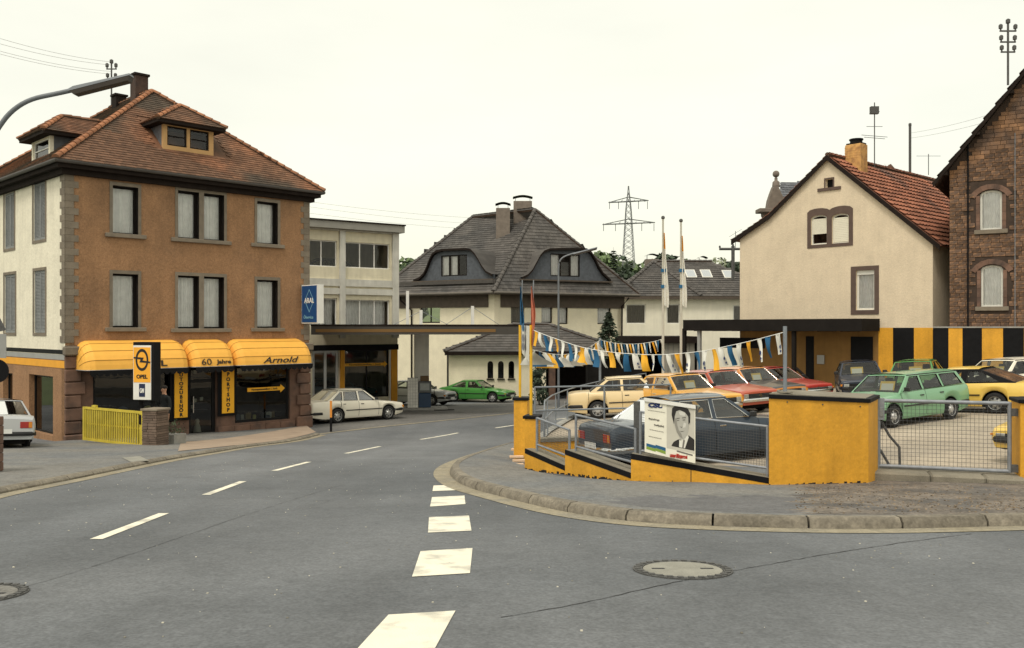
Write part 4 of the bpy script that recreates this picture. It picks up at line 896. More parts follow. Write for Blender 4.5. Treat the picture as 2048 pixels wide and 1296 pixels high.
mb = MB(BG); mb.box(x - .34, 1.34, zt + .001, x + .34, 1.9, zt + .07); mb.build('chimney_collar', m_eave, c)
mb = MB(BG); mb.lathe([(.27, zt + .07), (.27, zt + .2), (.31, zt + .21), (.31, zt + .27), (.05, zt + .30)], (x, 1.62, 0), 12); mb.build('chimney_pot', m_black, c)
# carport in front of the beige house
m_cpf = mat('carport_fascia', srgb(34, 31, 29), .8, .15, 2, spec=.1)
x0, x1 = BG.x(1366, -1.6), BG.x(1758, -.1); zt, zb = BG.z(1600, 638, -1.6), BG.z(1600, 662, -1.6)
cpt = thing('carport', BG(3, -1, lot(14, 40)), 'long flat black carport roof in front of the beige house', 'carport')
mb = MB(BG); mb.box(x0, -1.6, zb, x1, -1.52, zt); mb.box(x0, -1.52, zb, x0 + .08, 5, zt); mb.box(x1 - .08, -1.52, zb, x1, -.03, zt); mb.build('fascia', m_cpf, cpt)
mb = MB(BG); mb.box(x0 + .08, -1.52, zt - .12, x1 - .08, -.03, zt - .04); mb.box(x0 + .08, -.03, zt - .12, -.05, 5, zt - .04); mb.build('roof', m_cpf, cpt)
for px in (1369, 1399, 1588): x = BG.x(px, -1.4); mb = MB(BG); mb.box(x - .08, -1.48, 0, x + .08, -1.32, zb + .1); mb.build('post', m_cpf if px != 1399 else m_grey, cpt)
mb = MB(BG); x = BG.x(1588, -1.4); mb.tube([(x + .1, -1.4, 2.2), (x + 1.0, -1.4, 1.5)], .06, 6); mb.build('brace', m_cpf, cpt)
mb = MB(BG); mb.box(x + .35, -.06, 2.35, x + .7, -.02, 2.75); t_ = mb.build('notice_box', m_grey, bei)
mb = MB(BG); mb.box(x0 - .5, 4.9, 0.2, -.1, 5.0, zt); mb.build('carport_back_wall', MATS['ochre_wall'], cpt)
for i in range(9):
    mb = MB(BG); xx = x0 + .6 + i * 1.1
    if xx < x1 - .3: mb.box(xx, -1.519, zb - .02, xx + .09, -.04, zt - .121); mb.build('rafter', m_cpf, cpt)

# ------------------------------------------------------------------ sandstone-block house at the right edge
m_mort = mat('dark_mortar', srgb(66, 54, 46), .95, .2, 4)
m_block = mat('brown_sandstone_block', srgb(152, 114, 82), .92, .2, 3, .6, 25, island=.32, col2=srgb(96, 78, 66), c2scale=1.1, c2lo=.38, c2hi=.6)
BK = Fr((17.5, 36.0), (.84, -.54)); BKW = 8.4
brk = thing('sandstone_block_house', BK(BKW / 2, 0, 1), 'brown sandstone-block house with steep dark roof at the right edge', 'house')
zE3 = BK.z(1898, 338); pk = zE3 + BKW / 2 * 1.27
bw = [BK.rect(1960, 380, 2004, 459), BK.rect(1962, 530, 2006, 613)]
wall(BK, brk, [(0, -.3), (BKW, -.3), (BKW, zE3), (BKW / 2, pk), (0, zE3)], [archw(r, .16) for r in bw], m_mort, .35)
blocks = []; z = 3.4; row = 0
while z < pk:
    hgt = random.uniform(.14, .19); x = -random.uniform(0, .3) if row % 2 else 0.0
    while x < BKW:
        w = random.uniform(.2, .44); a, b = max(0, x) + .008, min(BKW, x + w) - .008; zc = z + hgt
        ok = b - a > .08 and zc < zE3 + min(a, BKW - b) * 1.27
        for r in bw:
            if a < r[2] + .15 and b > r[0] - .15 and z < r[3] + .24 and zc > r[1] - .20: ok = False
        if ok: blocks.append((a, b, z + .008, zc - .008))
        x += w
    z += hgt; row += 1
blocks.sort(key=lambda t: (BK(t[0], 0, t[2]) - cam.location).length + (100 if BK(t[0], 0, 0).x / BK(t[0], 0, 0).y > .575 else 0))
cube = MB(); cube.bbox(-.5, -.5, -.5, .5, .5, .5, .06); cme = cube.mesh('sandstone_block', m_block)
rot = Matrix((( BK.ex.x, BK.ey.x, 0, 0), (BK.ex.y, BK.ey.y, 0, 0), (0, 0, 1, 0), (0, 0, 0, 1)))
rest = MB(BK)
for i, (a, b, z0, z1) in enumerate(blocks):
    pr = random.uniform(.012, .035)
    if i < 300: inst('sandstone_block', cme, brk, Matrix.Translation(BK((a + b) / 2, .02 - pr, (z0 + z1) / 2)) @ rot @ Matrix.Diagonal((b - a, .05, z1 - z0, 1)))
    else: rest.box(a, -pr, z0, b, .02, z1)
if rest.V: rest.build('sandstone_block_field', m_block, brk, kind='stuff')
for r in bw:
    x0, z0, x1, z1 = r
    for k in range(7):                                        # voussoirs
        t0, t1 = R(150 - 120 * k / 7), R(150 - 120 * (k + 1) / 7); cx = (x0 + x1) / 2; cz = z1 - .62; r0, r1 = .66, .86
        mb = MB(BK); mb.prism([(cx + r0 * math.cos(t0), -.035, cz + r0 * math.sin(t0)), (cx + r1 * math.cos(t0), -.035, cz + r1 * math.sin(t0)), (cx + r1 * math.cos(t1) - .004, -.035, cz + r1 * math.sin(t1)), (cx + r0 * math.cos(t1) - .004, -.035, cz + r0 * math.sin(t1))], (0, .05, 0)); mb.build('voussoir', m_rsand, brk)
    for xa, xb in ((x0 - .14, x0 - .005), (x1 + .005, x1 + .14)):
        for k in range(4): hh = (z1 - .2 - z0) / 4; mb = MB(BK); mb.box(xa, -.03, z0 + k * hh + .005, xb, .02, z0 + (k + 1) * hh - .005); mb.build('jamb_stone', m_rsand, brk)
    mb = MB(BK); mb.bbox(x0 - .2, -.1, z0 - .17, x1 + .2, .05, z0 - .003, .015); mb.build('window_sill', m_sand, brk)
    window(BK, brk, r, .10, m_winw, .07, cdep=.0, poly=archw(r, .16))
wall(Fr(BK(0, 10, 0), (-BK.ey).to_2d()), brk, [(0, -.3), (9.999, -.3), (9.999, zE3), (0, zE3)], [], m_mort, .3, name='side_wall')
mb = MB(BK); mb.box(.31, .8, 4, BKW - .3, 8, 4.1); mb.box(.31, 2.5, 0, BKW - .3, 2.6, zE3); mb.build('floor', m_dark, brk)
sl = 1.27; oh3 = .55
for s in (0, 1):
    X = (lambda x: x) if s == 0 else (lambda x: BKW - x)
    tiles(brk, [BK(X(-oh3), 10, zE3 - oh3 * sl + .14), BK(X(-oh3), -.45, zE3 - oh3 * sl + .14), BK(BKW / 2, -.45, pk + .14), BK(BKW / 2, 10, pk + .14)], .3, .33, mat('dark_old_tile', srgb(72, 52, 44), .9, .2, 2, .3, 30, island=.25), 0, lift=.05)
    mb = MB(BK); mb.prism([(X(-oh3), -.47, zE3 - oh3 * sl - .06), (BKW / 2, -.47, pk - .06), (BKW / 2, -.47, pk + .13), (X(-oh3), -.47, zE3 - oh3 * sl + .13)], (0, .05, 0)); mb.build('barge_board', m_eave, brk)
    for k in range(4):
        x = X(-.1 + k * 1.15); zz = zE3 + (-.1 + k * 1.15) * sl - .02; mb = MB(BK); mb.box(x - .07, -.44, zz - .14, x + .07, -.04, zz); mb.build('purlin_end', m_eave, brk)
mb = MB(BK); x = BK.x(1936, -.06); mb.tube([(x, -.07, zE3 + .9), (x, -.07, 2)], .035, 6); mb.build('downpipe', m_black, brk)
mb = MB(BK); x = BK.x(2030, -.05); mb.tube([(x, -.05, 11.5), (x, -.05, 3)], .014, 5); mb.build('lightning_wire', m_galv, brk)
# striped yard wall running right from the beige house
ST = Fr(BK(-.3, -.42, 0), (.84, -.54)); stw = thing('striped_yard_wall', ST(2, 0, 1.4), 'yard wall painted in broad yellow and black stripes in front of sandstone house', 'wall')
ed = [ST.x(p) for p in (1866, 1897, 1925, 1964, 2006, 2048, 2090)]
mb = MB(ST); mb.box(ed[0], .02, .5, ed[-1], .2, 3.98); mb.build('wall', m_conc, stw)
mb = MB(ST); mb.box(ed[0], -.03, 3.985, ed[-1], .24, 4.04); mb.build('coping', m_conc, stw)
for i in range(6): mb = MB(ST); mb.box(ed[i], -.004, 1.0, ed[i + 1], .018, 3.98); mb.build('painted_stripe', m_black if i % 2 == 0 else m_yellow, stw)

# things behind: slate roof, small red gable, ornate stone gable tower
bk = thing('slate_roof_house', P(1850, 650, 62), 'grey slate roof showing between the beige and sandstone houses', 'house')
q = [P(1950, 470, 58), P(1780, 420, 60), P(1795, 343, 66), P(1950, 392, 64)]
tiles(bk, [q[1], q[0], q[3], q[2]], .35, .3, m_slate, 0, lift=.04)
mb = MB(); a, b = P(1780, 420, 60.2), P(1950, 470, 58.2); mb.prism([(a.x, a.y, 2), (b.x, b.y, 2), (b.x, b.y, b.z - .1), (a.x, a.y, a.z - .1)], (0, .3, 0)); mb.build('wall', m_cream, bk)
sg_ = thing('small_red_gable', P(1772, 420, 52), 'small red-tiled gable peeping over the beige house roof', 'house')
a, b, c = P(1750, 352, 52), P(1832, 400, 52), P(1770, 331, 52); tiles(sg_, [P(1838, 395, 51), P(1838, 395, 56), P(1771, 331, 56), P(1771, 331, 51)], .3, .33, m_rtile, 0)
mb = MB(); mb.prism([(a.x, 51.2, a.z - 3), (b.x, 51.2, b.z - 3), (b.x, 51.2, b.z), (c.x, 51.2, c.z - .05), (a.x, 51.2, a.z)], (0, .3, 0)); mb.build('gable_wall', m_rsand, sg_)
mb = MB(); a = P(1792, 345, 53); b = P(1820, 400, 53); mb.bbox(a.x, 53, b.z, b.x, 54, a.z, .02); mb.build('chimney', m_brickd, sg_)
tw = thing('ornate_stone_gable', P(1552, 650, 58), 'ornate stone gable with ball finial and slate roof left of the beige house', 'house')
m_tw = mat('old_stone', srgb(118, 108, 98), .9, .2, 3, .4, 20)
pr = [(1532, 470), (1532, 440), (1527, 430), (1527, 420), (1535, 418), (1538, 400), (1543, 385), (1548, 372), (1557, 372), (1562, 385), (1570, 400), (1580, 430), (1600, 470)]
mb = MB(); mb.prism([tuple(P(a, b, 57)) for a, b in pr], (0, .6, 0)); mb.build('curved_gable', m_tw, tw)
c = P(1552, 372, 57.3); k = 57 / 1800.0
mb = MB(); mb.lathe([(.25, -.02), (.22, .25), (.10, .35), (.10, .5), (.05, .54)], tuple(c), 12); mb.build('finial_base', m_tw, tw, smooth=50)
mb = MB(); mb.lathe([(.02, .54)] + [(.22 * math.sin(R(t)), .76 - .22 * math.cos(R(t))) for t in range(20, 180, 20)] + [(.01, .98)], tuple(c), 12); mb.build('finial_ball', m_tw, tw, smooth=80)
mb = MB(); a = P(1530, 420, 56.8); mb.bbox(a.x - .4, 56.6, a.z - .15, a.x + .6, 57.6, a.z + .1, .03); mb.build('cornice', m_tw, tw)
tiles(tw, [P(1553, 432, 57.7), P(1660, 436, 57.7), P(1660, 360, 61), P(1562, 364, 61)], .35, .3, m_slate, 0, lift=.04)
# ------------------------------------------------------------------ yellow wall round the car lot
m_cop = mat('wall_coping', srgb(128, 122, 108), .95, .2, 3, .5, 40, fine=.15)
m_spat = mat('black_base_splash', (.012, .012, .012), .9, 0)
m_mesh = mat('wire_mesh', (.085, .09, .095), .6, .1, 8)
m_rail = mat('grey_rail_paint', srgb(128, 134, 140), .55, .15, 6, metal=.15)
def v2(p): return Vector((p.x, p.y, 0))
def wall_frame(a, b): return Fr(a, (b - a).to_2d()), (v2(b) - v2(a)).length
def base_splash(F, L, zf, parent):
    mb = MB(F); x = 0.0
    while x < L - .03:
        w = random.uniform(.02, .07)
        if random.random() < .78: z = zf(x); mb.box(x, -.006, z - .05, min(L, x + w), -.001, z + .012 + random.uniform(.004, .045))
        x += w
    mb.build('black_base_splashes', m_spat, parent, kind='stuff')
yw = thing('yellow_boundary_wall', WB[5], 'stepped yellow boundary wall with black edges and steel mesh around the corner car lot', 'wall')
zpav = lambda p: g(p.x, p.y)
# two end pillars
def pillar(c, F, w, d, z0, z1, cap):
    mb = MB(F); mb.bbox(-w / 2, 0, z0 - .3, w / 2, d, z1, .008); mb.build('pillar', m_yellow, yw)
    mb = MB(F); mb.bbox(-w / 2 - .03, -.03, z1 + .001, w / 2 + .03, d + .03, z1 + .06, .008); mb.build('black_cap', m_black, yw)
FA = Fr(P(1041, 900, 19.2).to_2d(), (1, -.15)); zA = FA.z(1041, 801); pillar(None, FA, .29, .40, g(0, 19.2), zA, 1)
FB_ = Fr(P(1061, 900, 16.9).to_2d(), (1, -.25)); zB = FB_.z(1061, 838); pillar(None, FB_, .23, .35, g(0, 16.9), zB, 1)
seg = [((1050, 897), (1131, 932), 16.8, 15.9), ((1130, 899), (1262, 946), 15.85, 14.2), ((1262, 907), (1539, 956), 14.15, 13.45)]
fpx = [((1074, 836), (1144, 861), (1074, 889), (1144, 914)), ((1152, 830), (1271, 858), (1152, 893), (1271, 926)), ((1281, 824), (1535, 853), (1281, 901), (1535, 936))]
def mesh_panel(F, x0, x1, zl, zr, zbl, zbr, y, parent, step, r=.0028):
    """square wire mesh between two sloping rails"""
    mb = MB(F); L_ = x1 - x0; n = int(L_ / step)
    for i in range(1, n): t = i / n; mb.tube([(x0 + L_ * t, y, zbl + (zbr - zbl) * t), (x0 + L_ * t, y, zl + (zr - zl) * t)], r, 4, cap=False)
    m = int((zl - zbl) / step)
    for j in range(1, m): t = j / m; mb.tube([(x0, y, zbl + (zl - zbl) * t), (x1, y, zbr + (zr - zbr) * t)], r, 4, cap=False)
    return mb.build('wire_mesh', m_mesh, parent, kind='stuff')
for (pa, pb, Da, Db), fp in zip(seg, fpx):
    a, b = P(pa[0], pa[1], Da), P(pb[0], pb[1], Db); F, L = wall_frame(a, b); z0a, z0b = zpav(a), zpav(b)
    mb = MB(F); mb.prism([(0, 0, z0a - .3), (L, 0, z0b - .3), (L, 0, b.z - .085), (0, 0, a.z - .085)], (0, .3, 0)); mb.build('low_wall', m_yellow, yw)
    mb = MB(F); mb.prism([(0, -.005, a.z - .087), (L, -.005, b.z - .087), (L, -.005, b.z), (0, -.005, a.z)], (0, .018, 0)); mb.build('black_edge', m_black, yw)
    mb = MB(F); mb.prism([(0, .014, a.z - .084), (L, .014, b.z - .084), (L, .014, b.z - .002), (0, .014, a.z - .002)], (0, .32, 0)); mb.build('coping', m_cop, yw)
    base_splash(F, L, lambda x: z0a + (z0b - z0a) * x / L, yw)
    yf = .12; x0, x1 = F.x(fp[0][0], yf), min(L - .03, F.x(fp[1][0], yf)); zl, zr = F.z(*fp[0], yf), F.z(*fp[1], yf); bl, br = F.z(*fp[2], yf), F.z(*fp[3], yf)
    for nm, pts, rr in (('post', [(x0, yf, a.z - .05), (x0, yf, zl + .01)], .024), ('post', [(x1, yf, b.z - .05), (x1, yf, zr + .01)], .024), ('top_rail', [(x0, yf, zl), (x1, yf, zr)], .021), ('bottom_rail', [(x0, yf, bl), (x1, yf, br)], .021)):
        mb = MB(F); mb.tube(pts, rr, 8); mb.build(nm, m_galv, yw, smooth=50)
    mesh_panel(F, x0, x1, zl, zr, bl, br, yf, yw, .040, .0022)
    if pa[0] > 1200:
        xj = F.x(1382); mb = MB(F); mb.box(xj - .006, -.003, z0a - .05, xj + .006, -.0005, F.z(1382, 934)); mb.build('joint', m_tar, yw)
        for px_, py_ in ((1300, 952), (1418, 966), (1498, 968), (1345, 962)): mb = MB(F); mb.lathe([(.009, -.008), (.009, -.001)], (F.x(px_), 0, F.z(px_, py_)), 6, 'y'); mb.build('chip', m_iron, yw)
        mb = MB(F); mb.box(x0 - .12, yf + .05, a.z - .05, x0 - .03, yf + .12, zl + .16); mb.build('dark_post', m_iron, yw)
# big yellow block with the flag pole on it
a, b = P(1538, 978, 13.42), P(1737, 970, 14.05); F, L = wall_frame(a, b); zt0, zt1 = F.z(1538, 797), F.z(1737, 806)
BO = F.ex.dot(Vector((.52, .92, 0))), F.ey.dot(Vector((.52, .92, 0)))   # the block runs back askew
mb = MB(F); mb.prism([(0, 0, zpav(a) - .3), (L, 0, zpav(b) - .3), (L, 0, zt1), (0, 0, zt0)], (BO[0], BO[1], 0)); mb.build('wall_block', m_yellow, yw)
mb = MB(F); mb.prism([(-.02, -.02, zt0 + .001), (L + .02, -.02, zt1 + .001), (L + .02, -.02, zt1 + .06), (-.02, -.02, zt0 + .06)], (BO[0] * 1.03, BO[1] * 1.03, 0)); mb.build('black_cap', m_black, yw)
mb = MB(F); mb.prism([(.03, .03, zt0 + .061), (L - .03, .03, zt1 + .061), (L - .03, .03, zt1 + .075), (.03, .03, zt0 + .075)], (BO[0] * .95, BO[1] * .95, 0)); mb.build('cap_top', m_cop, yw)
base_splash(F, L, lambda x: zpav(a) + (zpav(b) - zpav(a)) * x / L + .012, yw)
for px, py in ((1574, 804), (1645, 809), (1720, 813)): x, z = F.x(px), F.z(px, py); mb = MB(F); mb.lathe([(.011, -.012), (.011, -.002)], (x, 0, z), 8, 'y'); mb.build('bolt_hole', m_iron, yw)
FBK, LBK = F, L
pb_ = F(F.x(1570, .12), .12, zt0 + .07)
fp_ = thing('bunting_pole', pb_, 'grey steel pole standing on top of the big yellow wall block', 'pole')
mb = MB(); mb.tube([tuple(pb_), (pb_.x, pb_.y, 4 - (655 - 655) / 134 + .02)], .030, 10); mb.build('pole', m_rail, fp_, smooth=50)
mb = MB(); mb.box(pb_.x - .10, pb_.y - .08, pb_.z - .001, pb_.x + .10, pb_.y + .08, pb_.z + .02); mb.build('base_plate', m_cop, fp_)
# mesh gate, its threshold and the pillar right of it
GTa, GTb = P(1757, 945, 15.05), P(2019, 955, 14.45); F, L = wall_frame(GTa, GTb)
gt = thing('mesh_gate', F(L / 2, 0, 1.6), 'grey tubular steel gate filled with wire mesh at the lot entrance', 'gate')
zt, zb = 2.78, 1.67
for nm, pts in (('post', [(0, 0, zb), (0, 0, zt + .02)]), ('post', [(L, 0, zb), (L, 0, zt + .02)]), ('top_rail', [(0, 0, zt), (L, 0, zt)]), ('bottom_rail', [(0, 0, zb + .02), (L, 0, zb + .02)])):
    mb = MB(F); mb.tube(pts, .033, 10); mb.build(nm, m_galv, gt, smooth=50)
mesh_panel(F, 0, L, zt, zt, zb, zb, 0, gt, .062, .0027)
mb = MB(F); mb.box(-.10, -.04, 2.46, .09, .05, 2.82); mb.build('lock_case', m_galv, gt)
mb = MB(F); mb.box(.02, -.055, 2.52, .07, -.041, 2.66); mb.build('lock_plate', m_chrome, gt)
for pts in ([(.05, .06, 2.42), (.18, .08, 2.18), (.33, .1, 2.0), (.34, .1, 1.62)], [(.03, .06, 1.95), (.16, .08, 1.72), (.20, .1, 1.6)]): mb = MB(F); mb.tube(pts, .022, 8); mb.build('stay_bar', m_iron, gt)
for z in (2.58, 1.68): mb = MB(F); mb.box(L + .02, -.04, z, L + .16, .04, z + .12); mb.build('hinge', m_iron, gt)
th = thing('gate_threshold', F(L / 2, -.1, 1.5), 'long worn stone threshold under the mesh gate', 'threshold')
xs = [-.18, .75, 1.55, L + .18]
for i in range(3): mb = MB(F); mb.bbox(xs[i] + .004, -.42, 1.2, xs[i + 1] - .004, .35, 1.645 - .005 * i, .03); mb.build('stone', m_cop, th)
mb = MB(F); mb.bbox(L + .12, -.16, 1.3, L + .75, .5, 2.80, .01); mb.build('pillar', m_yellow, yw); mb = MB(F); mb.bbox(L + .09, -.19, 2.801, L + .78, .53, 2.86, .01); mb.build('black_cap', m_black, yw)
mb = MB(F); mb.bbox(L + .752, -.02, 1.3, L + 7.5, .24, 2.55, .01); mb.build('low_wall', m_yellow, yw); mb = MB(F); mb.bbox(L + .79, -.05, 2.551, L + 7.5, .27, 2.61, .01); mb.build('black_cap', m_black, yw)
# crumpled pale brick rubble at the pillar foot
rub = thing('brick_rubble', gp(1038, 925), 'pale pink broken brick rubble at the foot of the yellow pillar', 'rubble')
m_rub = mat('pale_brick', srgb(206, 176, 146), .95, .15, 6, .4, 30, island=.15)
for i in range(5):
    c = gp(1036 + i % 2 * 6, 930 - i * 3); mb = MB(Fr((c.x, c.y), (1, random.uniform(-.2, .2)))); z = zpav(c) + .052 * i - .02
    mb.bbox(-.14 - random.uniform(0, .05), -.06, z, .12, .07, z + .05, .008); mb.build('brick', m_rub, rub)
# inner ramp wall and railings behind the mesh
def railing(pts, zf, hts, label, rise=.0, posts=1.4, r=.021):
    Q = smoothed([v2(p) for p in pts], 40, 1); t = thing('steel_railing', Vector((Q[0].x, Q[0].y, zf(Q[0].x, Q[0].y))), label, 'railing', 'steel railings of the car lot')
    for h in hts:
        mb = MB(); mb.tube([(p.x, p.y, zf(p.x, p.y) + h) for p in Q], r, 8); mb.build('rail', m_rail, t, smooth=60)
    L_ = sum((b - a).length for a, b in zip(Q, Q[1:])); n = max(2, int(L_ / posts)); S = resample(Q, n)
    for p in S: z = zf(p.x, p.y); mb = MB(); mb.tube([(p.x, p.y, z - .1), (p.x, p.y, z + max(hts))], r, 8); mb.build('post', m_rail, t)
a, b = P(1064, 870, 20.2), P(1345, 862, 21.2); F, L = wall_frame(a, b); zlo = 1.02
iw = thing('inner_ramp_wall', F(L / 2, 0, .9), 'low yellow inner wall behind the mesh fence beside cream car', 'wall')
mb = MB(F); mb.box(.05, 0, .6, L, .2, 1.42); mb.build('wall', m_yellow, iw); mb = MB(F); mb.box(.03, -.03, 1.421, L, .24, 1.50); mb.build('coping', m_cop, iw)
railing([F(.1, .1, 0), F(L * .5, .1, 0), F(L, .1, 0)], lambda x, y: 1.5, (.62, 1.15), 'straight two-bar grey railing between the poster fence and the cream car')
railing([Vector((.75, 21.0, 0)), Vector((.95, 26, 0)), Vector((2.0, 31, 0)), Vector((3.7, 36, 0)), Vector((6.1, 41, 0))], lambda x, y: lot(x, y) + .05, (.5, 1.0), 'long curved grey railing along the street edge of the car lot', posts=2.2)

# ------------------------------------------------------------------ election poster on the mesh fence
pw = P(1390, 800, 13.95) - P(1290, 790, 14.02); a = P(1290, 905, 14.0); b = P(1391, 925, 13.75); F, L = wall_frame(a, b)
po = thing('election_poster', F(L / 2, -.02, 2.05), 'white two-panel election poster with a grey portrait tied to the mesh fence', 'poster')
tz = lambda x: F.z(1290, 797) + (F.z(1391, 812) - F.z(1290, 797)) * x / L; bz_ = lambda x: F.z(1290, 903) + (F.z(1391, 926) - F.z(1290, 903)) * x / L
m_pap = mat('poster_paper', srgb(232, 228, 210), .8, .05, 4); m_pap2 = mat('portrait_ground', srgb(196, 192, 178), .8, .05, 4)
def quad_at(u0, v0, u1, v1, y):                              # u,v in 0..1 of the poster
    X = lambda u, v: (u * L, y, bz_(u * L) + (tz(u * L) - bz_(u * L)) * v); return [X(u0, v0), X(u1, v0), X(u1, v1), X(u0, v1)]
def flat(nm, pts, mt, y, parent=po):                         # printed shape
    mb = MB(F); X = lambda u, v: (u * L, y, bz_(u * L) + (tz(u * L) - bz_(u * L)) * v); mb.poly([X(u, v) for u, v in pts]); return mb.build(nm, mt, parent)
mb = MB(F); mb.prism(quad_at(0, 0, 1, 1, -.03), (0, .022, 0)); mb.build('board', m_pap, po)
mb = MB(F); q = quad_at(-.01, .955, 1.01, 1.02, -.055); mb.prism(q, (0, .02, 0)); mb.build('top_strip', m_white, po)
bl = lambda n, c: mat('print_' + n, c, .8, .04, 6)
pgrey, pdark, plight, pmid = bl('face', srgb(176, 174, 164)), bl('hair', srgb(44, 42, 40)), bl('shirt', srgb(222, 220, 208)), bl('feature', srgb(108, 104, 98))
flat('portrait_ground', [(.44, .16), (.985, .16), (.985, .96), (.44, .96)], m_pap2, -.0315)
flat('portrait_jacket', [(.54, .235), (.58, .30), (.66, .355), (.71, .37), (.72, .24), (.80, .24), (.87, .47), (.985, .41), (.985, .215), (.54, .215)], pdark, -.0335)
flat('portrait_shirt', [(.685, .225), (.80, .225), (.875, .44), (.84, .46), (.72, .34), (.69, .36)], plight, -.0350)
flat('portrait_neck', [(.70, .36), (.84, .45), (.85, .55), (.68, .52)], pgrey, -.0365)
flat('portrait_face', [(.70, .40), (.76, .375), (.81, .41), (.86, .52), (.875, .66), (.87, .80), (.82, .90), (.72, .92), (.63, .88), (.59, .76), (.60, .62), (.64, .49)], pgrey, -.0380)
flat('portrait_shadow', [(.60, .62), (.64, .49), (.70, .41), (.76, .39), (.73, .47), (.68, .53), (.65, .62), (.635, .72), (.60, .74)], bl('face_shade', srgb(142, 139, 130)), -.0388)
flat('portrait_light', [(.70, .80), (.80, .80), (.81, .85), (.74, .875), (.68, .86)], bl('face_light', srgb(204, 202, 192)), -.0388)
flat('portrait_light', [(.75, .58), (.81, .60), (.83, .67), (.78, .68)], bl('face_light', srgb(204, 202, 192)), -.0388)
flat('portrait_tie', [(.745, .225), (.775, .225), (.80, .36), (.78, .385), (.765, .36)], bl('tie', srgb(120, 116, 108)), -.0370)
flat('portrait_hair', [(.585, .62), (.54, .78), (.55, .90), (.60, .95), (.75, .955), (.86, .935), (.905, .86), (.90, .70), (.87, .66), (.865, .80), (.80, .865), (.70, .89), (.63, .86), (.60, .76)], pdark, -.0395)
for nm, pts in (('portrait_brow', [(.635, .735), (.70, .755), (.70, .74), (.635, .718)]), ('portrait_brow', [(.745, .765), (.815, .785), (.82, .765), (.745, .748)]), ('portrait_eye', [(.645, .70), (.69, .715), (.69, .70), (.645, .685)]), ('portrait_eye', [(.755, .728), (.805, .74), (.805, .722), (.755, .712)]),
                ('portrait_nose', [(.70, .60), (.735, .575), (.765, .605), (.73, .595)]), ('portrait_mouth', [(.69, .515), (.74, .505), (.80, .535), (.74, .522)])): flat(nm, pts, pmid, -.0405)
flat('print_band', [(.035, .115), (.22, .105), (.22, .16), (.035, .17)], bl('blue', srgb(40, 92, 130)), -.032); flat('print_band', [(.22, .118), (.42, .10), (.42, .16), (.22, .178)], bl('blue', srgb(40, 92, 130)), -.032)
flat('print_band', [(.035, .06), (.22, .045), (.22, .103), (.035, .113)], bl('green', srgb(132, 156, 66)), -.032); flat('print_band', [(.22, .065), (.42, .04), (.42, .098), (.22, .116)], bl('green', srgb(132, 156, 66)), -.032)
X = lambda u, v: F(u * L, -.034, bz_(u * L) + (tz(u * L) - bz_(u * L)) * v); rx = (X(.9, .5) - X(.1, .5))
put_text('party_lettering', TXT['csu'], bl('navy', srgb(36, 50, 96)), po, X(.22, .90), rx, (0, 0, 1), 1.15, .8)
put_text('slogan_lettering', TXT['burg'], bl('red', srgb(176, 52, 40)), po, X(.715, .065), rx, (0, 0, 1), .66, 1.15)
flat('name_line', [(.64, .135), (.95, .118), (.95, .142), (.64, .158)], pmid, -.0345)
for k, (u0, u1, v) in enumerate(((.06, .41, .80), (.08, .30, .64), (.19, .39, .54), (.10, .38, .44), (.08, .34, .31))):   # illegible script lines
    mb = MB(F); n = 34; hh = .012 if k in (0, 3, 4) else .03
    pts = [(lambda u, w: (u * L, -.034, bz_(u * L) + (tz(u * L) - bz_(u * L)) * (v + w)))(u0 + (u1 - u0) * i / n, hh * math.sin(i * 2.4) * random.uniform(.4, 1)) for i in range(n + 1)]
    mb.tube(pts, .0022 if hh < .02 else .0032, 4); mb.build('script_line', pmid, po)

# ------------------------------------------------------------------ flags, posts, bunting
m_fblue = mat('flag_blue', srgb(38, 92, 128), .8, .1, 5); m_fred = mat('flag_red', srgb(192, 110, 84), .8, .12, 5); m_fwh = mat('flag_white', srgb(218, 216, 206), .8, .05, 5); m_fyel = mat('flag_yellow', srgb(226, 168, 48), .8, .08, 5)
def drooping(parent, x, y, z1, z0, w, mt, name, seed, mt2=None, split=.8):
    """limp flag hanging down a pole in folds"""
    rnd = random.Random(seed); ph = rnd.uniform(0, 6)
    def fn(u, v):
        wd = w * (.25 + .75 * min(1, (1 - v) * 2.2)) * (1 - .25 * (1 - v) ** 4)
        return (x + wd * u * (.75 + .25 * math.sin(ph + v * 5)), y + .05 * math.sin(9 * u + ph + 4 * v) + .02 * math.sin(20 * u), z0 + (z1 - z0) * v - .14 * u * w / .3 * (1 if v < .5 else .4))
    for a, b, mm in ((0, split, mt), (split, 1, mt2 or mt)):
        mb = MB(); mb.grid(lambda u, v: fn(u, a + (b - a) * v), 10, 14); o = mb.build(name, mm, parent, smooth=180)
